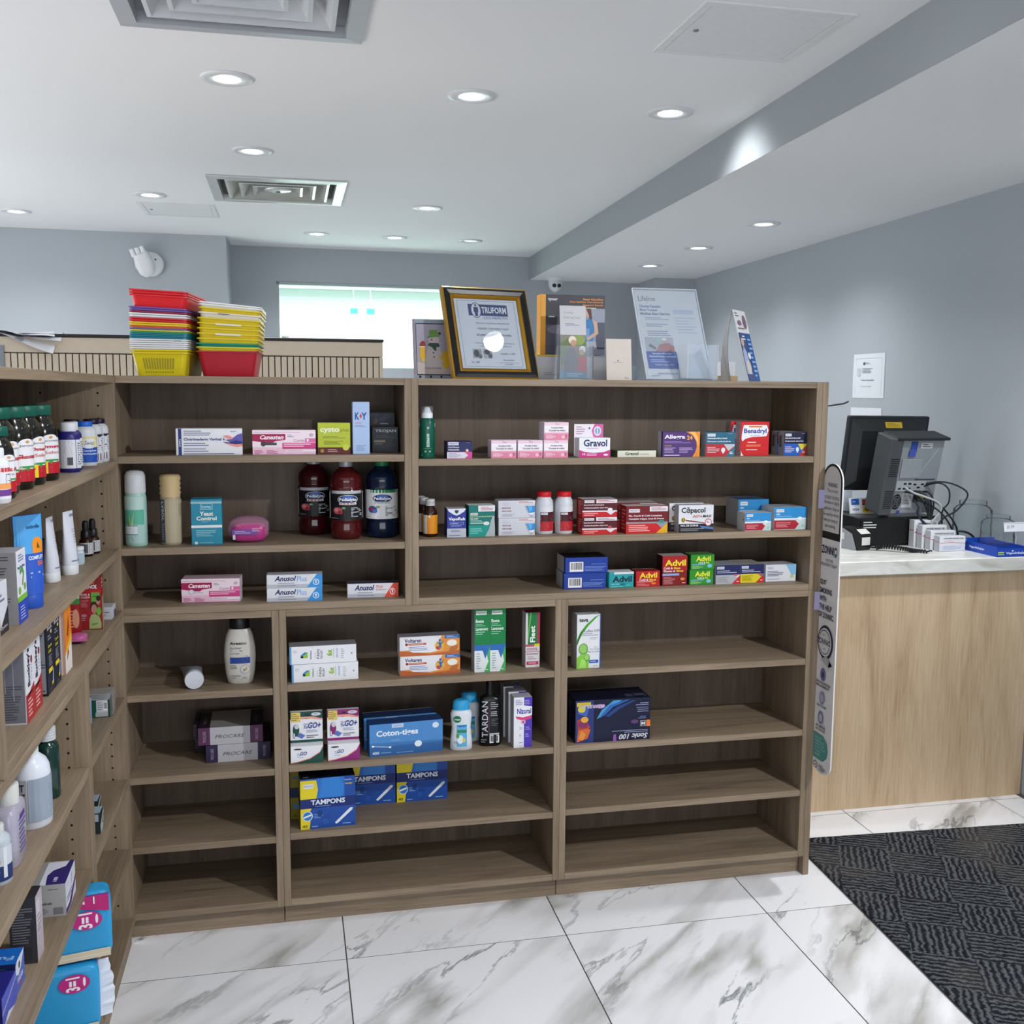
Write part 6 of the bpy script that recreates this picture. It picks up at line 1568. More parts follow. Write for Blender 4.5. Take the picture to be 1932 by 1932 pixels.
tube('tall blue sunscreen tube with orange sun, leaning by the syrup carton', -0.480, 2.045, Z2, 0.175, 0.062, 0.024, flat('#2a55b8', 0.35), flat('#2650b0', 0.4), [
    ('r', 0.02, 0.52, 0.98, 1, '#4a9ad6'), ('r', 0.02, 0.0, 0.98, 0.52, '#2a55b8'), ('e', 0.72, 0.62, 0.2, 0.1, '#e08a1f'), ('r', 0.52, 0.52, 0.92, 0.60, '#e08a1f'), ('p', [(0.66, 0.58), (0.72, 0.66), (0.78, 0.58)], '#5a4a20'), ('t', 'ombrelle', 0.4, 0.83, 0.85, 0.88, '#1f3a6a', 'b'), ('t', 'COMPLETE', 0.35, 0.44, 0.92, 0.49, '#d9e2f2', 'b'), ('t', '50', 0.62, 0.36, 0.82, 0.42, '#e0703a', 'b'), ('g', 0.35, 0.2, 0.9, 0.3, 2, '#8fa9dc')], -40, 0.0)
TW = [('g', 0.5, 0.40, 0.75, 0.58, 4, '#8d93ad'), ('t', 'LOTION', 0.55, 0.9, 0.9, 0.95, '#3a4a7a', 'b'), ('g', 0.45, 0.60, 0.85, 0.68, 2, '#9fa5bd'), ('p', [(0.6, 0.16), (0.9, 0.2), (0.85, 0.34)], '#4a6a98'), ('r', 0.2, 0.07, 0.85, 0.09, '#6a6f86')]
tube('white lotion tube standing on its cap, nearer of two', -0.500, 2.318, Z2, 0.138, 0.046, 0.021, flat('#cfd3de', 0.35), flat('#d5d8de', 0.4), TW, -5, 0.0, 'white lotion tubes')
tube('white lotion tube standing on its cap, farther of two', -0.480, 2.405, Z2, 0.140, 0.048, 0.021, flat('#cfd3de', 0.35), flat('#d5d8de', 0.4), TW, -14, 0.0, 'white lotion tubes')
simple_bottle('cream_jar', 'small white and pale blue jar beside the lotion tubes', -0.488, 2.535, Z2, 0.0145, 0.042, '#c9d3dc', '#d6d9de', [('r', 0, 0, 1, 1, '#a9bccb'), ('g', 0.3, 0.3, 0.7, 0.9, 3, '#6f8ba3')], 35, None, 0.76, 1.0)
carton('dark plum carton behind the nearer lotion tube', -0.560, -0.520, 2.33, Z2, 0.085, 0.05, '#241b38', [('g', 0.1, 0.2, 0.8, 0.5, 5, '#5b5372')])
for k, (xx, yy, pl) in enumerate([(-0.492, 2.660, 'nearer one'), (-0.483, 2.700, 'farther one')]):
    bottle('dropper_bottle', 'small dark dropper bottle with black bulb, ' + pl, 'bottle', (xx, yy, Z2), [
        ('body', [(0.015, 0), (0.0165, 0.003), (0.0165, 0.034), (0.014, 0.041), (0.009, 0.045)], flat('#2a120c', 0.15)),
        ('collar', [(0.0115, 0.045), (0.012, 0.047), (0.0105, 0.062), (0.008, 0.064)], flat('#121216', 0.4)),
        ('bulb', [(0.0075, 0.064), (0.0078, 0.078), (0.006, 0.086), (0, 0.088)], flat('#0e0e11', 0.5))],
        [('paper_label', wrap(0.0165, 1.75, 0.006, 0.034), [('r', 0, 0, 1, 1, '#b9babd'), ('r', 0.2, 0.1, 0.5, 0.9, '#4f5058'), ('g', 0.55, 0.15, 0.75, 0.9, 5, '#5b5c66')])], 25, 'small dropper bottles')

# bottom shelf of the upper unit
Z3 = 0.9258
BK = [('r', 0, 0, 1, 0.36, '#a32a2c'), ('p', [(0, 0.36), (1, 0.36), (1, 0.44), (0, 0.30)], '#a32a2c'), ('g', 0.2, 0.05, 0.8, 0.3, 5, '#d9a5a3'), ('t', "Buckley's", 0.25, 0.44, 0.62, 0.92, '#26272f', 'bv'), ('e', 0.78, 0.75, 0.10, 0.05, '#8a2a34'), ('g', 0.68, 0.48, 0.85, 0.7, 5, '#a9a9b8')]
BKN = [('r', 0, 0, 1, 1, '#74757f'), ('r', 0.0, 0.0, 0.06, 1, '#8fb3c9'), ('g', 0.12, 0.05, 0.92, 0.5, 14, '#4d4e5a'), ('r', 0.16, 0.5, 0.19, 0.98, '#9a9ba6'), ('r', 0.40, 0.4, 0.43, 0.98, '#9a9ba6'), ('r', 0.64, 0.3, 0.67, 0.98, '#9a9ba6'), ('r', 0.97, 0, 1, 1, '#c3c4cc'), ('r', 0, 0, 1, 0.02, '#c3c4cc')]
side_box('white and red cough syrup carton with grey side, nearer of two', 1.842, 1.900, -0.447, Z3, 0.138, 0.055, '#cfd0d8', BK, BKN, group='white and red cough syrup cartons')
side_box('white and red cough syrup carton, farther of two', 1.9015, 1.960, -0.448, Z3, 0.138, 0.055, '#cfd0d8', BK, BKN, group='white and red cough syrup cartons')
NY = [('t', 'BUCK', 0.18, 0.84, 0.86, 0.92, '#c3c4cc', 'b'), ('e', 0.7, 0.80, 0.1, 0.025, '#c9c06a'), ('g', 0.2, 0.70, 0.7, 0.78, 2, '#8a8c99'), ('t', 'Cough', 0.2, 0.60, 0.72, 0.65, '#c9bb1f', 'b'), ('t', 'Cold', 0.2, 0.54, 0.6, 0.585, '#c9bb1f', 'b'), ('g', 0.2, 0.36, 0.75, 0.51, 6, '#8a8c99'), ('r', 0.15, 0.28, 0.7, 0.34, '#d9c01f'), ('p', [(0.6, 0.1), (0.75, 0.3), (0.85, 0.3), (0.8, 0.1)], '#7f9ab8'), ('e', 0.62, 0.12, 0.08, 0.03, '#c9bb1f'), ('g', 0.2, 0.03, 0.8, 0.08, 2, '#5a5c6c')]
NYN = [('r', 0, 0, 1, 1, '#84858a'), ('g', 0.1, 0.05, 0.95, 0.95, 26, '#3d3e44'), ('r', 0.95, 0, 1, 1, '#15182a'), ('r', 0, 0, 1, 0.03, '#0c0d14')]
side_box('black and yellow cough carton with ruled grey side, nearer of two', 2.008, 2.064, -0.448, Z3, 0.145, 0.06, '#141728', NY, NYN, group='black and yellow cough cartons')
side_box('black and yellow cough carton, farther of two', 2.0655, 2.122, -0.448, Z3, 0.145, 0.06, '#141728', NY, NYN, group='black and yellow cough cartons')
side_box('orange and white flu carton next to the black pair', 2.155, 2.218, -0.446, Z3, 0.130, 0.05, '#d9d3d0', [('p', [(0, 0.3), (1, 0.45), (1, 1), (0, 1)], '#d97a1c'), ('p', [(0, 0.35), (0.6, 0.5), (1, 0.6), (1, 0.45), (0, 0.3)], '#e0b020'), ('p', [(0.3, 0.6), (0.6, 0.9), (0.7, 0.7), (0.45, 0.55)], '#8a3f10'), ('p', [(0.2, 0.2), (0.4, 0.4), (0.5, 0.3)], '#b03a2a')], [('r', 0, 0, 1, 1, '#cdb9b3'), ('r', 0.9, 0, 1, 1, '#b58a78')])
t = carton('large red children\'s fever carton with boy in pale green shirt', -0.4945, -0.4435, 2.556, Z3, 0.131, 0.045, '#8c1219', [
    ('r', 0, 0.80, 1, 1, '#7a1418'), ('r', 0.1, 0.90, 0.72, 0.945, '#cfc3c4'), ('g', 0.15, 0.91, 0.65, 0.94, 1, '#6a4a4c'), ('r', 0, 0.845, 0.7, 0.89, '#c9602a'), ('t', 'TYLENOL', 0.02, 0.76, 0.82, 0.83, '#e6dcdc', 'bi'), ('r', 0, 0.69, 1, 0.75, '#a8141c'), ('t', 'FEVER &', 0.05, 0.635, 0.5, 0.675, '#d9b5b5', 'b'), ('t', 'DOULEUR', 0.05, 0.585, 0.5, 0.625, '#d9b5b5', 'b'), ('g', 0.06, 0.42, 0.45, 0.56, 6, '#b56a6c'), ('r', 0.55, 0.52, 0.92, 0.69, '#5a9a38'), ('g', 0.62, 0.6, 0.86, 0.63, 1, '#2f5a1c'),
    ('e', 0.66, 0.42, 0.17, 0.10, '#1c1412'), ('e', 0.66, 0.385, 0.125, 0.085, '#a87460'), ('r', 0.62, 0.27, 0.72, 0.33, '#9a6a58'), ('p', [(0.42, 0.02), (0.44, 0.2), (0.54, 0.29), (0.64, 0.285), (0.74, 0.28), (0.88, 0.24), (0.96, 0.12), (0.94, 0.02)], '#8fa067'), ('e', 0.86, 0.34, 0.10, 0.08, '#5a9a38'), ('p', [(0.55, 0.12), (0.8, 0.13), (0.8, 0.10), (0.55, 0.08)], '#6f7d4c'), ('e', 0.84, 0.53, 0.09, 0.07, '#a87460'), ('e', 0.86, 0.58, 0.1, 0.05, '#1c1412'), ('e', 0.2, 0.27, 0.13, 0.03, '#a86a80'), ('g', 0.08, 0.17, 0.4, 0.23, 2, '#b58a8c')],
    right=[('r', 0, 0, 1, 1, '#9a8a6a'), ('r', 0.0, 0.6, 1, 1, '#9c1a20'), ('g', 0.1, 0.75, 0.7, 0.95, 3, '#dccccc'), ('e', 0.4, 0.3, 0.3, 0.2, '#b58a6a')], yaw=5, group=None)
carton('smaller red children\'s carton partly behind the large red one', -0.515, -0.478, 2.478, Z3, 0.112, 0.05, '#9a1620', [('r', 0, 0.8, 1, 1, '#b9cdb3'), ('r', 0, 0.7, 1, 0.82, '#3f8a3f'), ('g', 0.1, 0.2, 0.7, 0.65, 7, '#d98a88'), ('e', 0.75, 0.4, 0.2, 0.2, '#c98a6c')], right=[('r', 0, 0, 1, 1, '#8c1620')], yaw=8)
t = thing('pouch', 'pink crumpled pouch under the smaller red children\'s carton', 'pouch', (-0.476, 2.440, Z3))
g = G()
pillow(g, 0.04, 0.05, 0.020, flat('#b5568c', 0.3), 2.6, 20, 8, 0.12, 5)
g.build('packet', t)
g = G()
g.box(-0.024, 0.024, -0.030, -0.024, 0.008, 0.0105, flat('#c06a9a', 0.3))
g.build('seal', t)
side_box('little white and purple carton in the corner of the shelf', 2.668, 2.724, -0.439, Z3, 0.031, 0.035, '#bfc1c8', [('r', 0.5, 0, 1, 0.6, '#5a4070')], [('r', 0, 0, 1, 1, '#b3b5bc'), ('r', 0, 0.55, 0.8, 0.62, '#5a3a6a'), ('g', 0.0, 0.05, 0.6, 0.45, 4, '#6a6c78')], topc='#b0b3b8')

# lower far unit
F1 = 0.6942
t = carton('dark green and white carton with clear tray on lower corner shelf', -0.500, -0.4435, 2.604, F1, 0.044, 0.06, '#17352a', [('r', 0.0, 0.0, 0.46, 1, '#0f4a38'), ('r', 0.46, 0.08, 0.93, 1, '#b9bcc0'), ('g', 0.5, 0.4, 0.75, 0.9, 4, '#8a8d96'), ('b', 0.75, 0.4, 0.9, 0.9), ('r', 0.42, 0.05, 0.93, 0.3, '#a3a8a8')], top=[('r', 0.0, 0.0, 0.8, 0.9, '#9a9a9a'), ('g', 0.1, 0.2, 0.7, 0.8, 3, '#6a6a6e')], topc='#a9a9a9', yaw=3)
g = G()
g.cbox(-0.032, 0.036, -0.022, 0.034, 0.0, 0.058, clear_plastic(), 0.002)
g.build('clear_tray', t)
carton('pale blue carton standing behind the lower divider', -0.520, -0.478, 2.52, F1, 0.062, 0.05, '#8f9fc0', [('g', 0.2, 0.2, 0.8, 0.8, 6, '#5a6a98')], topc='#a9b5cc')
F2 = 0.4703
side_box('small black and white carton with diagonal stripe, nearer one', 2.430, 2.474, -0.444, F2, 0.050, 0.035, '#1c2422', [('p', [(0, 0.1), (1, 0.75), (1, 1.0), (0, 0.4)], '#a9b3b0'), ('p', [(0, 0), (0.6, 0), (1, 0.4), (1, 0.6), (0.0, 0.05)], '#8fa098'), ('g', 0.1, 0.08, 0.9, 0.4, 3, '#e0e4e2')], [('r', 0, 0, 1, 1, '#262e2e'), ('r', 0.2, 0.6, 0.9, 0.95, '#9aa5b0')], topc='#98a8b8', group='small black and white cartons')
side_box('small black and white carton, farther one by the divider', 2.505, 2.549, -0.462, F2, 0.050, 0.035, '#1c2422', [('p', [(0, 0.4), (1, 0.9), (1, 1.0), (0, 0.7)], '#a9b3b0'), ('p', [(0, 0), (0.6, 0), (1, 0.4), (1, 0.6), (0.0, 0.05)], '#8fa098')], [('r', 0, 0, 1, 1, '#262e2e')], topc='#98a8b8', group='small black and white cartons')

# lower near unit: bottles
N1 = 0.6942
def ribcap(r, z0, z1, m):
    p = [(r * 0.98, z0)]
    n = 5
    for k in range(n):
        a = z0 + (z1 - z0) * (k + 0.1) / n
        b = z0 + (z1 - z0) * (k + 0.7) / n
        p += [(r, a), (r, b), (r * 0.93, b + 0.0006)]
    return p + [(r * 0.97, z1), (r * 0.6, z1 + 0.001), (0, z1 + 0.001)]
bottle('antiseptic_bottle', 'dark green bottle with white ribbed cap, farthest of row', 'bottle', (-0.478, 2.105, N1), [
    ('body', [(0.021, 0), (0.0225, 0.003), (0.0225, 0.102), (0.020, 0.110), (0.013, 0.114), (0.0125, 0.118)], flat('#16332f', 0.12, 0, 0.6)),
    ('cap', ribcap(0.0175, 0.117, 0.143, None), flat('#b9bcbf', 0.45))])
sept = [(0.033, 0), (0.036, 0.004), (0.036, 0.098), (0.0345, 0.112), (0.029, 0.124), (0.020, 0.132), (0.0155, 0.135)]
bottle('antiseptic_bottle', 'big white bottle with blue-grey text panel and ribbed cap', 'bottle', (-0.480, 1.975, N1), [
    ('body', sept, flat('#d3d7e2', 0.3)),
    ('cap', ribcap(0.017, 0.134, 0.158, None), flat('#cfd3d6', 0.45))],
    [('paper_label', wrap(0.036, 1.75, 0.012, 0.096), [('r', 0, 0, 0.34, 1, '#a9a9ad'), ('t', 'SEPT', 0.10, 0.74, 0.31, 0.91, '#2f3036', 'b'), ('r', 0.05, 0.65, 0.32, 0.70, '#4a4b52'), ('r', 0.36, 0.03, 0.92, 1.0, '#8d99a8'), ('g', 0.37, 0.05, 0.9, 0.97, 26, '#c3cbd4'), ('g', 0.15, 0.3, 0.3, 0.6, 4, '#6a6b72')])], 35)
lav = [(0.0, 0.040, 0.022), (0.003, 0.042, 0.024), (0.092, 0.042, 0.024), (0.100, 0.037, 0.022), (0.103, 0.024, 0.018)]
t = bottle('antiseptic_bottle', 'flat lavender antiseptic bottle with tall white cap', 'bottle', (-0.482, 1.822, N1), [
    ('body', lav, flat('#a39fb0', 0.15, 0, 0.5), 4.0),
    ('cap', [(0.020, 0.102), (0.0205, 0.104), (0.0205, 0.134), (0.0195, 0.136), (0, 0.136)], flat('#c9cac6', 0.45))],
    [('printed_label', surf(lav, 0.07, 0.01, 0.09, 4.0), [('g', 0.2, 0.1, 0.8, 0.9, 8, '#6a5a98'), ('r', 0.3, 0.85, 0.7, 0.95, '#5a3a8c')])], 90)
simple_bottle('antiseptic_bottle', 'blue, red and white bottle cut by left photo edge', -0.480, 1.742, N1, 0.0225, 0.098, '#b3bcc6', '#c3c8c4', [('r', 0, 0, 1, 0.45, '#23356c'), ('r', 0, 0.45, 1, 1, '#c3c9d2'), ('p', [(0.3, 0.5), (0.5, 0.68), (0.56, 0.6), (0.5, 0.45)], '#c0402f'), ('r', 0.6, 0.1, 0.68, 1, '#d3d7de'), ('g', 0.3, 0.05, 0.55, 0.4, 5, '#8f9fc9')], 20, None, 0.82, 0.6)
N2 = 0.4663
t = carton('white and violet tablet carton with violet top swoosh', -0.525, -0.4455, 2.056, N2, 0.066, 0.105, '#b9b7ba', [
    ('r', 0, 0, 1, 1, '#a3a2a4'), ('t', 'the', 0.37, 0.48, 0.45, 0.56, '#2a2a30', 'b'), ('t', 'medicale', 0.37, 0.38, 0.68, 0.46, '#2a2a30', 'b'), ('g', 0.37, 0.08, 0.6, 0.28, 4, '#6a6a70'), ('r', 0.70, 0.06, 0.93, 0.28, '#77767c'), ('g', 0.6, 0.82, 0.9, 0.88, 1, '#6a6a70')],
    right=[('r', 0, 0, 1, 1, '#cfd2de'), ('p', [(0, 0.02), (0.5, 0.02), (1, 0.4), (1, 0.52), (0.3, 0.16), (0, 0.2)], '#3a2a78'), ('p', [(0.5, 0.2), (1, 0.5), (1, 0.58), (0.5, 0.3)], '#8a3f78'), ('g', 0.1, 0.3, 0.9, 0.5, 2, '#3a3a6a'), ('g', 0.1, 0.8, 0.4, 0.86, 1, '#8a8dab'), ('p', [(0.55, 0.6), (0.62, 0.9), (0.68, 0.9), (0.6, 0.6)], '#8a8d96')],
    top=[('r', 0, 0, 0.4, 1, '#8f8d8e'), ('p', [(0.55, 0), (1.0, 0), (1.0, 1.0), (0.9, 1.0), (0.85, 0.75), (0.6, 0.6), (0.5, 0.4)], '#2c2068'), ('t', '100', 0.68, 0.12, 0.78, 0.3, '#cfcfe0', 'bv')], topc='#cfd2de', yaw=1.5)
side_box('tall dark grey carton with fine text beside the violet one', 1.888, 1.935, -0.4605, N2, 0.125, 0.045, '#2b2a2f', [('r', 0, 0, 1, 1, '#b3a9b3'), ('r', 0.1, 0.5, 0.6, 0.9, '#c9c0cc'), ('g', 0.2, 0.4, 0.8, 0.7, 4, '#8d7a90')], [('r', 0, 0, 1, 1, '#37373c'), ('g', 0.1, 0.30, 0.9, 0.85, 14, '#77777d'), ('r', 0.3, 0.05, 0.8, 0.25, '#2f2e33')])
t = side_box('bright blue foot care carton with white speech oval', 1.786, 1.842, -0.472, N2, 0.058, 0.07, '#153f94', [('r', 0, 0, 1, 1, '#4f66b8'), ('p', [(0.0, 0.9), (0.0, 0.62), (0.3, 0.5), (0.6, 0.62), (1.0, 1.0), (0.2, 1.0)], '#cfd4de'), ('e', 0.42, 0.76, 0.1, 0.11, '#2a3a38'), ('t', 'Vicks', 0.15, 0.28, 0.8, 0.46, '#c3cbe8', 'bi'), ('t', 'hot', 0.3, 0.12, 0.7, 0.24, '#b54a5a', 'bi')],
             [('r', 0, 0.3, 1, 1, '#1a2a58'), ('g', 0.1, 0.4, 0.8, 0.9, 5, '#46547c'), ('r', 0, 0, 1, 0.3, '#16489c')], [('t', 'Fungi', 0.25, 0.1, 0.55, 0.9, '#8fb0dc', 'bv'), ('r', 0.6, 0.0, 0.62, 1.0, '#2a6ac0')], topc='#0f62b8')
side_box('deep blue carton at the bottom left photo corner', 1.690, 1.778, -0.470, N2, 0.052, 0.07, '#1f1f78', [('r', 0, 0, 1, 1, '#4a58b8'), ('p', [(0, 0.4), (1, 0.75), (1, 0.82), (0, 0.5)], '#8f9ac0'), ('p', [(0.1, 0), (0.4, 0.2), (0.8, 0)], '#cfd4e6')], [('r', 0, 0, 1, 1, '#201f74')], topc='#23247c')

# wet wipe packs stacked low at the corner, jutting into the aisle
def wipes(label, x, y, z, w, h, d, yaw, full=True, seed=2, fin=True):
    t = thing('wet_wipe_pack', label, 'pack', (x, y, z), math.radians(yaw), 'blue and pink pads packs')
    g = G()
    pillow(g, w, d, h, flat('#2a93c9', 0.3), 8.0, 44, 14, 0.022, seed)
    g.build('packet', t)
    g = G()
    m = lambda u, v, k: ((u - 0.5) * w * 0.93, -d / 2 - 0.0022 - 0.0003 * k, h * 0.02 + h * 0.96 * v)
    ops = [('e', 0.68, 0.62 if full else 0.80, 0.22, 0.14, '#b5257a'), ('t', '3=1', 0.56, 0.50 if full else 0.69, 0.76, 0.74 if full else 0.9, '#eadfe8', 'bv'), ('e', 0.82, 0.63 if full else 0.81, 0.02, 0.07, '#eadfe8')]
    if full:
        ops = [('p', [(0.25, 1.0), (1.0, 1.0), (1.0, 0.72), (0.6, 0.80), (0.25, 0.84)], '#b01f6e'), ('r', 0.2, 0.985, 1.0, 1.0, '#4a2a7c'), ('t', '24', 0.55, 0.87, 0.66, 0.97, '#e9dfe8', 'bv'), ('r', 0.78, 0.86, 0.80, 0.97, '#e9dfe8'), ('p', [(0.22, 0.84), (0.3, 0.84), (0.26, 0.8)], '#d9c92f')] + ops
    g.art(ops, m)
    g.build('printed_face', t)
    g = G()
    g.art([('r', 0.0, 0.02, 1.0, 0.15, '#c9bda5'), ('r', 0.0, 0.07, 1.0, 0.078, '#e0dbd0')], m)
    g.build('printed_band', t)
    if not fin:
        return t
    g = G()         # torn white seal fin on the aisle side
    rnd = random.Random(seed)
    n = 14
    vs, fs = [], []
    for k in range(n + 1):
        v = k / n
        q = 0.012 + 0.016 * abs(math.sin(2.2 * v + seed)) + 0.005 * rnd.random()
        zz = h * (0.05 + 0.85 * v)
        vs += [(w / 2 - 0.001, d * 0.2, zz), (w / 2 + q, d * 0.25 + 0.006 * (rnd.random() - 0.5), zz + 0.004 * rnd.random()), (w / 2 + q, d * 0.25 + 0.002, zz), (w / 2 - 0.001, d * 0.2 + 0.003, zz)]
    for k in range(n):
        a, b = 4 * k, 4 * k + 4
        fs += [(a, a + 1, b + 1, b), (a + 1, a + 2, b + 2, b + 1), (a + 2, a + 3, b + 3, b + 2)]
    g.add(vs, fs, flat('#d6d9e2', 0.35))
    g.build('seal_fin', t)
    return t
wipes('blue pads pack with pink corner panel, topmost of the stack', -0.466, 2.215, 0.292, 0.150, 0.150, 0.058, 12, True, 2, False)
wipes('blue pads pack with pink circle, below the topmost one', -0.492, 2.195, 0.138, 0.150, 0.152, 0.062, 12, False, 7)
wipes('blue pads pack at the very bottom of the stack', -0.500, 2.180, 0.0815, 0.150, 0.055, 0.08, 12, False, 11, False)

# ================================================================ ON TOP OF THE REAR RUN
TOP = T1 + 0.0004
def basket_mesh(c, h, w0, d0, w1, d1, slots=False, translucent=False):
    """open tapered shopping tray: base w0 x d0, rim w1 x d1"""
    g = G()
    m = flat(c, 0.35)
    th = 0.0005
    def ring(w, d, z, r=0.012, n=4):
        pts = []
        for sx, sy, a0 in ((1, 1, 0), (-1, 1, PI / 2), (-1, -1, PI), (1, -1, 1.5 * PI)):
            for k in range(n + 1):
                a = a0 + PI / 2 * k / n
                pts.append((sx * (w / 2 - r) + r * math.cos(a), sy * (d / 2 - r) + r * math.sin(a), z))
        return pts
    def skin(a, b, mm):
        n = len(a)
        g.add(a + b, [(k, (k + 1) % n, n + (k + 1) % n, n + k) for k in range(n)], mm, False)
    base = ring(w0, d0, 0)
    lip0 = ring(w1 - 0.006, d1 - 0.006, h - 0.0034)
    lip1 = ring(w1 + 0.003, d1 + 0.003, h - 0.0034)
    lip2 = ring(w1 + 0.003, d1 + 0.003, h)
    lip3 = ring(w1 - 0.0072, d1 - 0.0072, h)
    inb = ring(w0 - 2 * th, d0 - 2 * th, th)
    skin(base, lip0, m)
    skin(lip0, lip1, m)
    skin(lip1, lip2, m)
    skin(lip2, lip3, m)
    skin(lip3, inb, m)
    g.add(base, [tuple(range(len(base)))[::-1]], m)
    g.add(inb, [tuple(range(len(inb)))], m)
    return g
def face_pt(h, w0, d0, w1, d1, off=0.0006):
    """point on the sloping front wall"""
    def f(u, v, k):
        w = w0 + (w1 - 0.006 - w0) * v
        d = d0 + (d1 - 0.006 - d0) * v
        return ((u - 0.5) * (w - 0.024), -d / 2 - off - 0.00008 * k, (h - 0.0034) * v)
    return f
BW0, BD0, BW1, BD1, BH = 0.119, 0.215, 0.146, 0.245, 0.060
bases = {}
def basket(label, c, x, y, z, yaw, group, dims=None, roll=0.0):
    dm = dims or (BH, BW0, BD0, BW1, BD1)
    key = (c, dm)
    if key not in bases:
        bases[key] = basket_mesh(c, *dm).mesh('shopping_basket')
    o = bpy.data.objects.new('shopping_basket', bases[key])
    COL.objects.link(o)
    o.location = (x, y, z)
    o.rotation_euler = (0, math.radians(roll), math.radians(yaw))
    return tag(o, label, 'basket', group)
RED, ORD, YEL, WHI, TEA, GRE, YGR, PUR_, CRI = '#c8202a', '#cf4a35', '#d9b92a', '#d6d6d8', '#1a7385', '#2f8a6a', '#b9b83a', '#6a4f9a', '#8a2434'
stackA = [('#d2bf1c', 'bottom yellow basket with slotted front', 0.0), ('#d2bf1c', 'second yellow basket from the bottom', 0.0070)]
z = 0.0070
for k, nm in enumerate(('lowest white rim', 'second white rim', 'third white rim', 'fourth white rim', 'fifth white rim')):
    z += 0.0053
    stackA.append((WHI, nm + ' above the yellow pair', z))
for c, nm, dz in [(TEA, 'lowest teal rim above the whites', 0.0046), (TEA, 'middle teal rim', 0.0042), (TEA, 'uppermost teal rim', 0.0042), (GRE, 'lone green rim over the teals', 0.0044), (YGR, 'lone lime rim over the green', 0.0046), (PUR_, 'thin violet rim in mid stack', 0.0040),
                  (ORD, 'orange-red rim over the thin violet', 0.0052), (YEL, 'lower amber yellow rim', 0.0048), (YEL, 'upper amber yellow rim', 0.0048), (RED, 'lower mid red rim', 0.0056), (RED, 'upper mid red rim', 0.0052), (WHI, 'lower white rim high in the stack', 0.0056), (WHI, 'upper white rim high in the stack', 0.0056),
                  (CRI, 'dark crimson rim under the violet pair', 0.0050), (PUR_, 'lower rim of the violet pair', 0.0050), (PUR_, 'upper rim of the violet pair', 0.0052)]:
    z += dz
    stackA.append((c, nm, z))
z += 0.0310
for nm in ('lowest bright red basket of the top three', 'middle bright red basket of the top three', 'topmost bright red basket'):
    stackA.append(('#d4222a', nm, z))
    z += 0.0062
rb = random.Random(5)
for k, (c, nm, zz) in enumerate(stackA):
    o = basket('left basket stack: ' + nm, c, -0.309 + rb.uniform(-0.001, 0.001), 2.935 + rb.uniform(-0.001, 0.001), TOP + 0.0002 + zz + 0.00012 * k, -7.5 + rb.uniform(-0.4, 0.4), 'left stack of shopping baskets', None, 0.12 * k)
    if k == 0:
        fp = face_pt(BH, BW0, BD0, BW1, BD1)
        g = G()
        n = 12
        for i in range(n):
            u0 = 0.12 + 0.74 * i / n
            g.add([fp(u0, 0.30, 1), fp(u0 + 0.035, 0.30, 1), fp(u0 + 0.035, 0.80, 1), fp(u0, 0.80, 1)], [(0, 1, 2, 3)], '#9a8d2c')
            g.add([fp(u0, 0.14, 1), fp(u0 + 0.035, 0.14, 1), fp(u0 + 0.035, 0.20, 1), fp(u0, 0.20, 1)], [(0, 1, 2, 3)], '#8a7d22')
        s_ = g.build('slots', o)
        s_['kind'] = 'stuff'
dB = (0.066, 0.130, 0.20, 0.157, 0.235)
stackB = [('#a8182a', 'bottom dark red basket', 0.0, -0.149), ('#c9bd22', 'lime yellow rim over the dark red', 0.0100, -0.149), ('#12856a', 'green rim between yellow ones', 0.0195, -0.149)]
zz = 0.0195
for nm in ('lowest yellow tray', 'second yellow tray with pale slot', 'third yellow tray', 'fourth yellow tray with pale slot', 'fifth yellow tray'):
    zz += 0.0125
    stackB.append(('#d3bc1a', nm + ' in the upper block', zz, -0.148))
for c, nm, dz in (('#d9d2c2', 'cream tray with dark printed mark', 0.0135), ('#d3bc1a', 'single yellow tray under the top', 0.0115), ('#e0dfdc', 'white tray second from top', 0.0080), ('#e0dfdc', 'topmost white tray', 0.0050)):
    zz += dz
    stackB.append((c, nm, zz, -0.146))
for k, (c, nm, z, x) in enumerate(stackB):
    o = basket('right basket stack: ' + nm, c, x + 0.010 * z, 2.93, TOP + 0.0002 + z + 0.00012 * k, -2, 'right stack of shopping baskets', dB, 0.45 * k)
    if 'pale slot' in nm or 'dark printed' in nm:
        q = lambda u, v, kk: ((u - 0.5) * 0.13, -dB[4] / 2 - 0.0022, dB[0] - 0.0058 + 0.0056 * v)
        g = G()
        if 'pale slot' in nm:
            g.add([q(0.25, 0.1, 0), q(0.75, 0.1, 0), q(0.75, 0.95, 0), q(0.25, 0.95, 0)], [(0, 1, 2, 3)], '#d9d3bd')
        else:
            g.art([('t', 'shopping', 0.28, 0.1, 0.5, 0.9, '#2a3020', 'b')], q)
        g.build('slot' if 'pale' in nm else 'printed_mark', o)

def board(label, name, cat, bl, yaw, lean, w, h, d, face, ops, edge='#d5d5d8', loc_z=None, parent_only=False, group=None, seed=1):
    """upright printed board leaning back from its bottom edge; front lower left corner at bl"""
    a = math.radians(yaw)
    t = thing(name, label, cat, (bl[0], bl[1], TOP if loc_z is None else loc_z), 0, group, (-math.radians(lean), 0, a))
    g = G()
    g.cbox(0, w, 0, d, 0, h, edge, 0.0004, front=face)
    g.art(ops, lambda u, v, k: (u * w, -0.0004 - 0.00008 * k, v * h), seed=seed)
    g.build('panel', t)
    return t

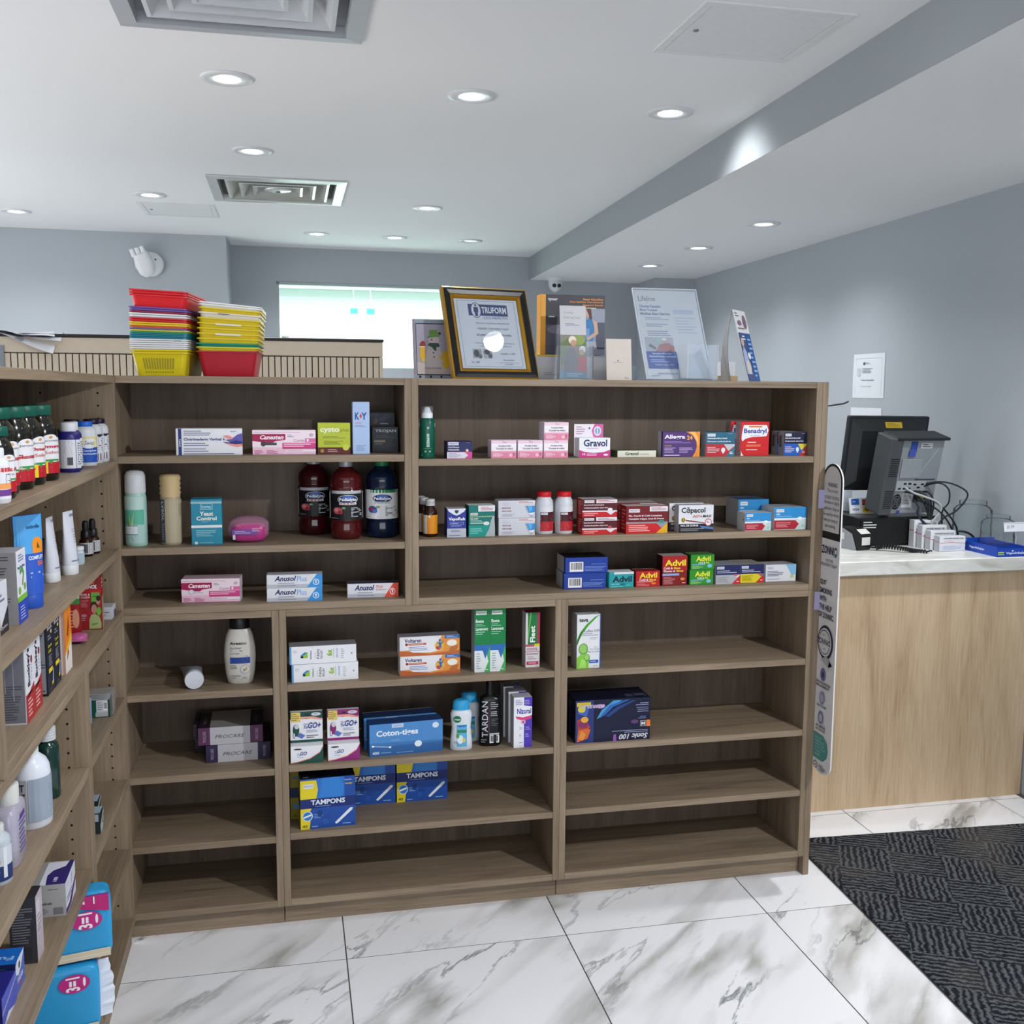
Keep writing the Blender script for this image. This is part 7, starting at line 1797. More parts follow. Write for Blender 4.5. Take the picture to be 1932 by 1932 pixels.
# framed certificate
t = thing('framed_certificate', 'certificate in black and gold picture frame leaning on shelf top', 'picture frame', (0.452, 2.846, TOP), 0, None, (-math.radians(21.3), 0, math.radians(11.9)))
fw, fh = 0.263, 0.281
def frame_ring(g, a, b, y0, y1, m):
    """mitred ring from inset a to inset b"""
    o = [(a, a), (fw - a, a), (fw - a, fh - a), (a, fh - a)]
    i = [(b, b), (fw - b, b), (fw - b, fh - b), (b, fh - b)]
    for k in range(4):
        p, q, r, s = o[k], o[(k + 1) % 4], i[(k + 1) % 4], i[k]
        g.add([(p[0], y0, p[1]), (q[0], y0, q[1]), (r[0], y1, r[1]), (s[0], y1, s[1])], [(0, 1, 2, 3)], m)
GOLD, BLK = flat('#b58a2f', 0.3, 0.75), flat('#141416', 0.25)
g = G()
frame_ring(g, 0.0, 0.0, 0.018, -0.001, GOLD)
g.box(0.0005, fw - 0.0005, 0.017, 0.019, 0.0005, fh - 0.0005, '#3a3128')
frame_ring(g, 0.0, 0.004, -0.001, -0.004, GOLD)
g.build('outer_gilt_edge', t)
g = G()
frame_ring(g, 0.004, 0.012, -0.004, -0.007, BLK)
frame_ring(g, 0.012, 0.022, -0.007, -0.003, BLK)
g.build('black_moulding', t)
g = G()
frame_ring(g, 0.022, 0.026, -0.003, -0.006, GOLD)
frame_ring(g, 0.026, 0.030, -0.006, -0.002, GOLD)
frame_ring(g, 0.030, 0.034, -0.002, 0.004, GOLD)
g.build('inner_gilt_slip', t)
g = G()
pa = lambda u, v, k: (0.030 + (fw - 0.060) * u, 0.0042 - 0.00008 * k, 0.030 + (fh - 0.060) * v)
g.art([('r', 0, 0, 1, 1, '#c9ccd6'), ('r', 0.06, 0.955, 0.94, 0.96, '#6a7f9c'), ('r', 0.06, 0.04, 0.94, 0.045, '#6a7f9c'), ('r', 0.06, 0.04, 0.065, 0.96, '#6a7f9c'), ('r', 0.935, 0.04, 0.94, 0.96, '#6a7f9c'),
       ('r', 0.22, 0.75, 0.82, 0.91, '#27376b'), ('e', 0.335, 0.825, 0.078, 0.11, '#27376b'), ('e', 0.335, 0.825, 0.07, 0.10, '#c9ccd6'), ('e', 0.335, 0.895, 0.016, 0.016, '#27376b'), ('p', [(0.30, 0.80), (0.30, 0.87), (0.37, 0.87), (0.37, 0.80), (0.36, 0.80), (0.355, 0.74), (0.315, 0.74), (0.31, 0.80)], '#27376b'),
       ('t', 'TRUFORM', 0.42, 0.785, 0.80, 0.875, '#d5d8e2', 'b'), ('t', 'LEG HEALTH', 0.44, 0.705, 0.80, 0.74, '#4a5f98'), ('t', 'AIRWAY SURGICAL APPLIANCES', 0.30, 0.635, 0.82, 0.655, '#7b7f90'), ('t', 'HEREBY CERTIFIES THAT', 0.32, 0.555, 0.80, 0.58, '#6a6e80'), ('t', 'KUNJAL CHAUDHARI', 0.30, 0.455, 0.82, 0.495, '#3f4354'),
       ('g', 0.36, 0.40, 0.78, 0.42, 1, '#7b7f90'), ('t', 'PRODUCT KNOWLEDGE & FORM FITTING OF', 0.26, 0.355, 0.86, 0.375, '#7b7f90'), ('t', 'COMPRESSION HOSIERY PRODUCTS', 0.32, 0.315, 0.80, 0.335, '#7b7f90'),
       ('r', 0.20, 0.16, 0.33, 0.28, '#8d8f98'), ('e', 0.25, 0.22, 0.04, 0.05, '#3a3c46'), ('e', 0.30, 0.18, 0.03, 0.03, '#5a5c66'), ('r', 0.36, 0.16, 0.49, 0.28, '#9a9ca4'), ('e', 0.41, 0.24, 0.045, 0.035, '#3f414b'), ('e', 0.45, 0.19, 0.03, 0.035, '#55575f'), ('t', 'October 11, 2019', 0.62, 0.205, 0.84, 0.235, '#4a4d5c'), ('t', 'Tanya Gardiner', 0.64, 0.115, 0.82, 0.145, '#5a5d6c', 'i'), ('r', 0.58, 0.095, 0.88, 0.099, '#8a8d9a'), ('g', 0.66, 0.065, 0.8, 0.08, 1, '#7b7f90'), ('t', 'No. 7287', 0.16, 0.085, 0.28, 0.11, '#5a5d6c')], pa)
g.build('certificate_sheet', t)
g = G()
g.box(0.029, fw - 0.029, 0.0018, 0.0030, 0.029, fh - 0.029, clear_plastic('#f8fafb', 'picture_glass', 0.985, 0.2, 0.01))
g.build('glass', t)

# winter greeting board beside the frame
board('small snowman greeting board half hidden by the picture frame', 'greeting_board', 'picture', (0.353, 2.945), 0.5, 13.8, 0.108, 0.176, 0.004, '#8f93a8', [
    ('r', 0, 0, 1, 1, '#8b96a0'), ('r', 0, 0.07, 0.06, 1, '#8f7f90'), ('r', 0.09, 0.07, 1, 0.92, '#9d97a6'), ('r', 0.09, 0.915, 1, 0.93, '#26303a'), ('r', 0.08, 0.065, 0.095, 0.93, '#26303a'), ('r', 0.09, 0.06, 1, 0.075, '#191f25'),
    ('p', [(0.095, 0.075), (1, 0.075), (1, 0.28), (0.7, 0.24), (0.4, 0.26), (0.095, 0.28)], '#b5aaa6'), ('e', 0.55, 0.40, 0.20, 0.22, '#b3a9ad'), ('e', 0.55, 0.33, 0.24, 0.16, '#b5abad'), ('e', 0.56, 0.65, 0.14, 0.09, '#b9aeb0'), ('p', [(0.38, 0.56), (0.45, 0.60), (0.66, 0.60), (0.72, 0.56), (0.68, 0.53), (0.62, 0.53), (0.62, 0.46), (0.56, 0.48), (0.5, 0.53)], '#2a4a3c'),
    ('p', [(0.38, 0.68), (0.72, 0.71), (0.70, 0.735), (0.66, 0.73), (0.66, 0.82), (0.44, 0.82), (0.44, 0.72), (0.40, 0.705)], '#5f8a3c'), ('e', 0.50, 0.655, 0.025, 0.018, '#8a4a52'), ('e', 0.54, 0.435, 0.018, 0.014, '#2a2630'), ('e', 0.55, 0.365, 0.018, 0.014, '#2a2630'), ('e', 0.72, 0.76, 0.04, 0.025, '#3a4a30'),
    ('e', 0.25, 0.50, 0.085, 0.065, '#c9a033'), ('e', 0.25, 0.39, 0.09, 0.085, '#c9a033'), ('e', 0.27, 0.31, 0.06, 0.035, '#c4a85a'), ('p', [(0.17, 0.53), (0.33, 0.55), (0.31, 0.62), (0.25, 0.635), (0.19, 0.59)], '#8a2f2a'), ('r', 0.16, 0.525, 0.33, 0.54, '#cfc3bb'), ('e', 0.86, 0.42, 0.085, 0.055, '#c39a22'), ('e', 0.90, 0.31, 0.12, 0.09, '#c9a01f'), ('e', 0.86, 0.22, 0.08, 0.05, '#c9a01f'), ('p', [(0.66, 0.36), (0.72, 0.39), (0.85, 0.35), (0.82, 0.30)], '#c9a01f'),
    ('t', 'Seasons Greetings', 0.30, 0.155, 0.74, 0.195, '#5a5058', 'i'), ('r', 0.14, 0.012, 0.19, 0.05, '#15181c'), ('r', 0.42, 0.012, 0.47, 0.05, '#15181c'), ('r', 0.70, 0.012, 0.75, 0.05, '#15181c')], '#8f7f8c')

# orange-edged product carton behind, with pile of white cards it stands on
carton('stack of white cards lying behind the picture frame', 0.728, 0.955, 3.025, TOP, 0.070, 0.06, '#d3d6dc', [('g', 0.12, 0.2, 0.3, 0.35, 2, '#a9adb5')], name='card_stack', cat='cards', yaw=0)
carton('yellow cardboard slip under the orange-edged carton', 0.730, 0.800, 3.028, TOP + 0.0705, 0.006, 0.05, '#d9bf5a', name='card_slip', cat='cards')
t = carton('tall carton with orange edge and woman in blue top', 0.744, 0.944, 3.030, TOP + 0.077, 0.178, 0.05, '#3a3840', [
    ('r', 0, 0, 0.075, 1, '#dc9a2f'), ('r', 0.075, 0, 1, 1, '#38363f'), ('r', 0.075, 0.0, 0.66, 0.5, '#55525e'), ('e', 0.3, 0.42, 0.2, 0.08, '#74717d'), ('r', 0.66, 0.0, 1, 0.78, '#8d93a4'), ('r', 0.86, 0.1, 1, 0.55, '#4a4c60'), ('t', 'tynor', 0.11, 0.885, 0.26, 0.945, '#cfd0d6', 'b'),
    ('t', 'Genou Genouillere', 0.65, 0.915, 0.97, 0.95, '#dc8a2a', 'b'), ('t', 'Knee Stabilizer Post-Chirurgie', 0.45, 0.865, 0.97, 0.90, '#dc8a2a', 'b'), ('t', 'Support Sangle', 0.65, 0.815, 0.97, 0.85, '#dc8a2a', 'b'), ('g', 0.68, 0.77, 0.97, 0.80, 1, '#d9c9a8'), ('g', 0.12, 0.61, 0.22, 0.65, 1, '#cfd0d6'),
    ('e', 0.73, 0.71, 0.05, 0.07, '#c9a08a'), ('p', [(0.70, 0.78), (0.78, 0.78), (0.80, 0.6), (0.76, 0.55), (0.75, 0.66)], '#4a2f2a'), ('p', [(0.68, 0.22), (0.66, 0.5), (0.70, 0.60), (0.80, 0.60), (0.84, 0.5), (0.82, 0.22)], '#2f78b4'), ('p', [(0.80, 0.60), (0.88, 0.55), (0.90, 0.36), (0.74, 0.24), (0.72, 0.29), (0.84, 0.38), (0.83, 0.5)], '#c9a08a'), ('p', [(0.66, 0.22), (0.86, 0.24), (0.88, 0.1), (0.66, 0.12)], '#a3a8b0')], name='support_carton', left=[('r', 0, 0, 1, 1, '#dc9a2f')])
# brochure in clear holder
t = thing('brochure_holder', 'clear holder with leaflet showing couple outdoors', 'holder', (0.772, 2.888, TOP), 0, None, (0, 0, 0.012))
CP = clear_plastic()
g = G()
g.cbox(-0.008, 0.098, -0.004, 0.058, 0, 0.003, CP, 0.0005)
g.build('foot', t)
for nm, a in (('front_pocket', (-0.004, 0.094, 0.0, 0.002, 0.0032, 0.098)), ('back_plate', (-0.004, 0.094, 0.0355, 0.0375, 0.0032, 0.15)), ('side_wall', (-0.0065, -0.0042, 0.0, 0.0375, 0.0032, 0.098)), ('side_wall', (0.0942, 0.0965, 0.0, 0.0375, 0.0032, 0.098))):
    g = G()
    g.cbox(*a, CP, 0.0005)
    g.build(nm, t)
t = thing('leaflet', 'leaflet with grey top and smiling older couple in clear holder', 'leaflet', (0.774, 2.897, TOP + 0.0036), 0, None, (-math.radians(7), 0, 0.012))
g = G()
lw, lh = 0.078, 0.212
g.cbox(0, lw, 0, 0.003, 0, lh, '#c3c3c8', 0.0003)
g.art([('r', 0, 0, 1, 1, '#b9b8bd'), ('t', 'Trusting', 0.14, 0.885, 0.5, 0.92, '#77788a'), ('t', 'Hearing Loss', 0.14, 0.815, 0.78, 0.855, '#77788a'), ('g', 0.2, 0.72, 0.78, 0.76, 2, '#6f86a8'), ('r', 0, 0.1, 1, 0.60, '#77786a'), ('p', [(0, 0.2), (1, 0.2), (1, 0.54), (0.7, 0.60), (0.3, 0.56), (0, 0.48)], '#5c6a42'), ('e', 0.7, 0.53, 0.25, 0.07, '#7f9048'), ('e', 0.46, 0.53, 0.15, 0.055, '#d9cdc0'), ('e', 0.50, 0.49, 0.11, 0.045, '#b58a72'), ('e', 0.84, 0.40, 0.13, 0.05, '#d6cfc6'), ('e', 0.80, 0.36, 0.10, 0.04, '#b58a72'), ('p', [(0.62, 0.1), (0.6, 0.27), (0.75, 0.32), (1, 0.30), (1, 0.1)], '#a8303a'), ('p', [(0.1, 0.08), (0.2, 0.36), (0.4, 0.44), (0.6, 0.4), (0.66, 0.2), (0.6, 0.08)], '#5d5a62'), ('p', [(0.5, 0.42), (0.64, 0.44), (0.6, 0.36)], '#b5404a'), ('r', 0, 0, 1, 0.1, '#2f6a80'), ('r', 0, 0, 0.12, 0.1, '#1f86a8'), ('g', 0.2, 0.02, 0.9, 0.08, 2, '#8fb0bd')],
      lambda u, v, k: (u * lw, -0.0004 - 0.00008 * k, v * lh))
g.build('sheet', t)
# cream card in a small clear stand
board('plain cream gift card standing upright beside the clear holder', 'gift_card', 'card', (0.922, 2.930), 0.2, 6.5, 0.078, 0.123, 0.0025, '#c3b9b0', [('r', 0, 0, 1, 1, '#c6bcb3'), ('e', 0.46, 0.475, 0.025, 0.02, '#4a443f'), ('t', 'CEDAR SPRINGS', 0.27, 0.425, 0.68, 0.445, '#5b544e'), ('g', 0.7, 0.03, 0.9, 0.09, 3, '#8a827a')], '#cfc6bd')
g = G()
g.cbox(0, 0.060, 0.022, 0.062, 0, 0.0035, CP, 0.0005)
g.cbox(0, 0.060, 0.022, 0.025, 0.0037, 0.045, CP, 0.0005)
tag(g.build('card_stand', None, (0.965, 2.930, TOP)), 'little clear acrylic stand behind the cream card', 'stand')
# big slanted acrylic sign holder with pocket
t = thing('sign_holder', 'slanted clear acrylic sign holder with empty leaflet pocket', 'holder', (1.030, 2.876, TOP))
sw, sh, ln = 0.202, 0.317, math.radians(28.7)
def slant(x0, x1, q0, q1, y0, y1, m, g):
    """slab in the leaning plane: q along the slope, y through it"""
    c, s = math.cos(ln), math.sin(ln)
    P = []
    for q in (q0, q1):
        for y in (y0, y1):
            for x in (x0, x1):
                P.append((x, q * s + y * c, q * c - y * s))
    return g.add(P, [(0, 2, 3, 1), (4, 5, 7, 6), (0, 1, 5, 4), (2, 6, 7, 3), (0, 4, 6, 2), (1, 3, 7, 5)], m)
g = G()
slant(0, sw, 0.004, sh, -0.0025, -0.0010, CP, g)
g.build('front_sheet', t)
g = G()
slant(0, sw, 0.004, sh, 0.0025, 0.0040, CP, g)
g.build('back_sheet', t)
g = G()
g.cbox(-0.03, sw + 0.012, -0.055, 0.075, 0, 0.0028, CP, 0.0006)
g.build('foot', t)
g = G()
for x in (-0.0025, sw + 0.0003):
    slant(x, x + 0.0022, 0.004, sh, -0.0025, 0.004, flat('#c9cfdb', 0.2), g)
slant(-0.0025, sw + 0.0025, sh + 0.0002, sh + 0.0024, -0.0025, 0.004, flat('#d0d5de', 0.2), g)
g.build('highlight_edge', t)['kind'] = 'stuff'  # opaque pale edges: the acrylic's edge highlights put into their colour
g = G()
c, s = math.cos(ln), math.sin(ln)
sp = lambda u, v, k: (u * sw, (0.006 + v * (sh - 0.01)) * s + (0.0004 - 0.0001 * k) * c, (0.006 + v * (sh - 0.01)) * c - (0.0004 - 0.0001 * k) * s)
g.art([('r', 0.01, 0.0, 0.99, 1, '#d2cfcf'), ('t', 'Lifeline', 0.06, 0.875, 0.33, 0.935, '#3a4258'), ('t', "Choose Canada's", 0.06, 0.80, 0.40, 0.83, '#2f4a86', 'b'), ('t', 'Most Trusted', 0.06, 0.76, 0.33, 0.785, '#2f4a86', 'b'), ('t', 'Medical Alert Service', 0.06, 0.715, 0.52, 0.745, '#2f4a86', 'b'), ('g', 0.12, 0.655, 0.52, 0.69, 2, '#8a8ea0'), ('g', 0.12, 0.575, 0.5, 0.62, 2, '#8a8ea0'), ('g', 0.12, 0.47, 0.54, 0.54, 3, '#8a8ea0'), ('r', 0.58, 0.73, 0.9, 0.78, '#b3bccd'), ('g', 0.6, 0.5, 0.94, 0.7, 6, '#b9bcc8'),
       ('r', 0.06, 0.30, 0.50, 0.46, '#a9a9ae'), ('p', [(0.2, 0.30), (0.28, 0.38), (0.42, 0.40), (0.5, 0.36), (0.5, 0.30)], '#a3504c'), ('e', 0.36, 0.42, 0.035, 0.028, '#b98f7a'), ('e', 0.36, 0.437, 0.04, 0.015, '#d5d0cb'), ('r', 0.23, 0.40, 0.29, 0.455, '#8fb0a8'), ('p', [(0.1, 0.36), (0.2, 0.32), (0.22, 0.34), (0.13, 0.39)], '#6a6a72'), ('r', 0.05, 0.11, 0.52, 0.30, '#2f4f94'), ('t', 'Special offer for', 0.14, 0.265, 0.44, 0.285, '#b9c6e0', 'b'), ('t', 'PharmaChoice customers', 0.09, 0.235, 0.50, 0.255, '#b9c6e0', 'b'), ('g', 0.1, 0.175, 0.48, 0.215, 2, '#8fa4d0'), ('t', 'Retainer code: 1234', 0.16, 0.145, 0.44, 0.165, '#b9c6e0'), ('t', 'www.lifeline.ca', 0.18, 0.045, 0.48, 0.075, '#6a7aa0'), ('g', 0.08, 0.02, 0.22, 0.04, 1, '#8a8ea0')], sp)
g.build('printed_sheet', t)
for nm, x0, x1, y0, y1, z0, z1 in (('leaflet_pocket', 0.105, 0.195, -0.050, -0.048, 0.006, 0.105), ('pocket_side', 0.103, 0.1048, -0.050, 0.02, 0.006, 0.105), ('pocket_side', 0.1952, 0.197, -0.050, 0.02, 0.006, 0.105), ('pocket_floor', 0.105, 0.195, -0.0478, 0.0, 0.006, 0.008)):
    g = G()
    g.cbox(x0, x1, y0, y1, z0, z1, CP if nm == 'leaflet_pocket' else clear_plastic('#f6f8fb', 'whitened_pocket_plastic', 0.6, 0.05), 0.0004)  # pocket sides whitened, bright highlights put into the plastic's colour
    g.build(nm, t)
# folded tent card
t = thing('tent_card', 'folded standing tent card with blue and photo printed right side', 'card', (1.300, 2.90, TOP))
g = G()
vs = [(-0.012, 0.0, 0.0), (0.042, -0.052, 0.0), (0.012, -0.004, 0.215), (-0.002, 0.052, 0.215)]
pr = [(-0.010, 0.010, 0.0), (-0.006, 0.004, 0.07), (0.0, 0.012, 0.15), (0.006, 0.03, 0.205)]
A0, A1 = Vector((-0.010, 0.045, 0.0)), Vector((0.012, 0.035, 0.212))
B0, B1 = Vector((-0.012, -0.030, 0.0)), Vector((-0.002, 0.000, 0.212))
n = 6
for k in range(n):
    a, b = k / n, (k + 1) / n
    bow = lambda t_: Vector((-0.012 * math.sin(PI * t_), 0, 0))
    P = [A0.lerp(A1, a) + bow(a), A0.lerp(A1, b) + bow(b), B0.lerp(B1, b) + bow(b), B0.lerp(B1, a) + bow(a)]
    g.add([tuple(p) for p in P], [(0, 1, 2, 3)], flat('#b5b3b2', 0.6), True)
    g.add([tuple(p + Vector((0.0012, 0, 0))) for p in P], [(3, 2, 1, 0)], flat('#c9c7c6', 0.6), True)
g.build('left_leaf', t)
g = G()
C0, C1, D0, D1 = Vector((0.034, -0.050, 0)), Vector((-0.0015, 0.0, 0.214)), Vector((0.078, -0.044, 0)), Vector((0.044, 0.012, 0.208))
def tp(u, v, k):
    a = C0.lerp(C1, v)
    b = D0.lerp(D1, v)
    p = a.lerp(b, u)
    return (p.x, p.y - 0.0002 * k - 0.0004, p.z)
g.add([tuple(C0), tuple(D0), tuple(D1), tuple(C1)], [(0, 1, 2, 3)], flat('#c6c7c9', 0.5))
g.add([tuple(q + Vector((0, 0.0016, 0))) for q in (C0, D0, D1, C1)], [(3, 2, 1, 0)], flat('#c6c7c9', 0.5))
g.art([('r', 0, 0, 1, 1, '#c0c1c3'), ('g', 0.12, 0.9, 0.45, 0.97, 2, '#4a4c55'), ('e', 0.78, 0.84, 0.15, 0.10, '#6f5a66'), ('e', 0.36, 0.82, 0.16, 0.04, '#77606c'), ('g', 0.15, 0.72, 0.7, 0.76, 1, '#55575f'), ('r', 0.08, 0.0, 0.98, 0.68, '#3a4a70'), ('r', 0.6, 0.0, 0.98, 0.68, '#274f8a'), ('e', 0.25, 0.55, 0.11, 0.06, '#b59a8c'), ('p', [(0.1, 0.1), (0.12, 0.4), (0.25, 0.5), (0.42, 0.4), (0.5, 0.1)], '#8f9ab5'), ('e', 0.35, 0.2, 0.16, 0.1, '#b5b0ad'), ('e', 0.56, 0.36, 0.1, 0.05, '#c9cdd6'), ('g', 0.3, 0.57, 0.6, 0.65, 2, '#d0d4de'), ('g', 0.66, 0.05, 0.95, 0.62, 9, '#7f9cc8')], tp)
g.build('printed_leaf', t)
t = thing('memo_box', 'small wooden tray with papers glimpsed behind the tent card', 'box', (1.325, 3.02, TOP))
g = G()
g.cbox(0, 0.055, 0, 0.04, 0, 0.018, '#b59a72', 0.001)
g.build('tray', t)
g = G()
g.cbox(-0.01, 0.05, 0.012, 0.016, 0.0185, 0.062, '#d3d6e0', 0.0004)
g.cbox(0.0, 0.042, 0.020, 0.028, 0.0185, 0.045, '#2f3f3c', 0.0006)
g.build('papers', t)['kind'] = 'stuff'

# loose flyers hanging over the beige cabinet
for k, (x0, x1, drop, pl, yaw) in enumerate([(-1.10, -0.83, 0.095, 'underneath, its corner drooping lowest', -0.05), (-1.12, -0.87, 0.045, 'in the middle of the loose three', 0.02), (-1.16, -0.93, 0.03, 'on top of the loose three', 0.06)]):
    g = G()
    n = 10
    L = 0.33
    z0 = 1.7075 + 0.0025 * k
    vs, fs = [], []
    for j in range(n + 1):
        t_ = j / n
        for i in range(n + 1):
            u = i / n
            y = 4.27 + (1 - t_) * 0.26
            over = max(0.0, t_ * L - 0.24)
            z = z0 + 0.006 * math.sin(6 * u + k) * t_ - (max(0.0, u - 0.15) ** 1.3) * drop * (max(0.0, t_ - 0.72) / 0.28) ** 1.2
            vs.append((x0 + (x1 - x0) * u + yaw * t_, y, max(z, z0 - drop)))
    fs = [(j * (n + 1) + i, j * (n + 1) + i + 1, (j + 1) * (n + 1) + i + 1, (j + 1) * (n + 1) + i) for j in range(n) for i in range(n)]
    g.add(vs, fs, flat('#cfd0d6', 0.6), True)
    for q in range(14):
        j = n - 4 + q % 4
        i = 2 + (q * 3) % (n - 4)
        a, b = Vector(vs[j * (n + 1) + i]), Vector(vs[j * (n + 1) + i + 1])
        a2, b2 = Vector(vs[(j + 1) * (n + 1) + i]), Vector(vs[(j + 1) * (n + 1) + i + 1])
        for s_ in (0.2, 0.5, 0.8):
            p, r = a.lerp(a2, s_), b.lerp(b2, s_)
            p2, r2 = a.lerp(a2, s_ + 0.12), b.lerp(b2, s_ + 0.12)
            e = Vector((0, -0.0006, 0.0008))
            g.add([tuple(p + e), tuple(r + e), tuple(r2 + e), tuple(p2 + e)], [(0, 1, 2, 3)], '#8d8fa0')
    tag(g.build('flyer'), 'printed flyer lying on the beige cabinet, ' + pl, 'paper', 'loose flyers')

# ================================================================ SMOKING AID SIGN AT THE END PANEL
t = thing('flag_sign', 'tall white flag sign with rounded ends projecting from end panel', 'sign', (1.5655, 2.8015, 0.346))
FH, FWd, FT = 0.947, 0.112, 0.0045
def fl(u, v, k):      # seen from the shopper's left: u runs towards the aisle
    return (-0.0002 - 0.00008 * k, -u * FWd, v * FH)
def outline(q, n=12):
    r = FWd / 2
    pts = []
    for j in range(n + 1):
        a = PI * j / n
        pts.append((-(FWd / 2) - r * math.cos(a), FH - r * 0.95 + r * 0.95 * math.sin(a)))
    for j in range(n + 1):
        a = PI * j / n
        pts.append((-(FWd / 2) + r * math.cos(a), r * 0.7 - r * 0.7 * math.sin(a)))
    return pts
g = G()
o_ = outline(0)
n = len(o_)
a = [(0, p[0], p[1]) for p in o_]
b = [(FT, p[0], p[1]) for p in o_]
g.add(a + b, [tuple(range(n))[::-1], tuple(range(n, 2 * n))] + [(k, (k + 1) % n, n + (k + 1) % n, n + k) for k in range(n)], flat('#d9d6d6', 0.45))
def arch(u0, u1, v0, v1, ins):
    pts = [(u0, v0), (u1, v0)]
    r = (u1 - u0) / 2
    rv = r * FWd / FH * 0.95
    for j in range(11):
        q = PI * j / 10
        pts.append(((u0 + u1) / 2 + r * math.cos(q), v1 - rv + rv * math.sin(q)))
    return pts
TXTC = '#3a3745'
g.art([('p', arch(0.0, 1.0, 0.762, 1.0, 0), '#17161a'), ('p', arch(0.075, 0.925, 0.785, 0.992, 0), '#cbc6c4'),
       ('t', 'WARNING:', 0.28, 0.926, 0.76, 0.940, TXTC, 'b'), ('t', 'This product', 0.24, 0.906, 0.78, 0.921, TXTC), ('t', 'contains nicotine.', 0.12, 0.888, 0.88, 0.902, TXTC), ('t', 'Nicotine is highly', 0.12, 0.869, 0.88, 0.884, TXTC), ('t', 'addictive. Only to', 0.12, 0.850, 0.88, 0.865, TXTC), ('t', 'be used by adults', 0.12, 0.832, 0.88, 0.846, TXTC), ('t', 'who are trying to', 0.14, 0.814, 0.84, 0.828, TXTC), ('t', 'quit smoking.', 0.2, 0.796, 0.74, 0.810, TXTC),
       ('e', 0.80, 0.725, 0.10, 0.0165, '#3f8f88'), ('e', 0.79, 0.727, 0.08, 0.0135, '#d0cbc9'), ('t', 'ZONNIC', 0.10, 0.714, 0.86, 0.740, '#2a2348', 'b'), ('t', 'NICOTINE', 0.34, 0.690, 0.70, 0.699, TXTC), ('t', 'REPLACEMENT THERAPY', 0.10, 0.675, 0.92, 0.685, TXTC),
       ('t', 'QUIT', 0.10, 0.612, 0.42, 0.630, TXTC, 'b'), ('t', 'SMOKING', 0.10, 0.586, 0.72, 0.604, TXTC, 'b'), ('t', 'WITH', 0.10, 0.560, 0.44, 0.578, TXTC, 'b'), ('t', 'THE HELP', 0.10, 0.534, 0.74, 0.552, TXTC, 'b'), ('t', 'OF ZONNIC.', 0.10, 0.508, 0.86, 0.526, TXTC, 'b'),
       ('e', 0.5, 0.432, 0.40, 0.055, '#2a2340'), ('e', 0.48, 0.432, 0.34, 0.046, '#cfccca'), ('e', 0.46, 0.432, 0.29, 0.040, '#2a2340'), ('e', 0.46, 0.432, 0.27, 0.037, '#cfccca'), ('t', 'ZONNIC', 0.08, 0.424, 0.76, 0.442, '#2a2340', 'b'), ('g', 0.35, 0.452, 0.55, 0.456, 1, TXTC), ('g', 0.4, 0.408, 0.52, 0.412, 1, TXTC), ('p', [(0.3, 0.372), (0.6, 0.39), (0.9, 0.366), (0.75, 0.378), (0.7, 0.356)], '#a9a6a8'),
       ('e', 0.46, 0.326, 0.14, 0.021, '#6f6a98'), ('e', 0.46, 0.326, 0.06, 0.010, '#3a3560'), ('t', 'EFFECTIVE NICOTINE', 0.12, 0.294, 0.86, 0.302, TXTC, 'b'), ('t', 'REPLACEMENT', 0.12, 0.283, 0.80, 0.291, TXTC, 'b'), ('e', 0.46, 0.250, 0.14, 0.021, '#8b86a8'), ('e', 0.46, 0.250, 0.09, 0.013, '#a9a5bd'), ('t', 'EASY TO USE', 0.22, 0.218, 0.70, 0.226, TXTC, 'b'), ('e', 0.44, 0.184, 0.14, 0.021, '#77728f'), ('e', 0.44, 0.184, 0.09, 0.013, '#b3b0c0'), ('t', 'NO SMOKE', 0.2, 0.151, 0.70, 0.159, TXTC, 'b'), ('t', 'OR VAPOUR', 0.2, 0.140, 0.70, 0.148, TXTC, 'b')][:], fl)
g.build('board', t)
g = G()
g.art([('p', [(0.0, 0.128 - 0.085), (0.6, 0.128 - 0.085), (0.8, 0.06), (0.86, 0.085), (0.8, 0.11), (0.6, 0.128), (0.0, 0.128)], '#4f8f86'), ('t', 'ASK OUR', 0.18, 0.110, 0.5, 0.117, '#a9c9c4'), ('t', 'PHARMACIST', 0.18, 0.099, 0.66, 0.106, '#a9c9c4'), ('t', 'ABOUT THIS', 0.18, 0.088, 0.66, 0.095, '#a9c9c4'), ('t', 'QUITTING AID', 0.18, 0.077, 0.72, 0.084, '#a9c9c4'), ('t', 'TODAY', 0.18, 0.066, 0.5, 0.073, '#a9c9c4'), ('t', 'PLEASE', 0.18, 0.055, 0.45, 0.062, '#a9c9c4'),
       ('e', 0.24, 0.022, 0.11, 0.012, TXTC), ('e', 0.24, 0.022, 0.085, 0.009, '#d9d6d6'), ('t', '18', 0.19, 0.018, 0.29, 0.026, TXTC, 'b'), ('g', 0.42, 0.008, 0.8, 0.03, 4, '#6a6775')], lambda u, v, k: (-0.0010 - 0.00008 * k, -u * FWd, v * FH))
g.build('printed_patch', t)
for z in (0.865, 0.555):
    g = G()
    g.cbox(-0.019, 0.0, -0.0120, -0.0108, z - 0.055, z + 0.001, flat('#a7a2c4', 0.25), 0.0004)
    g.build('mounting_clip', t)

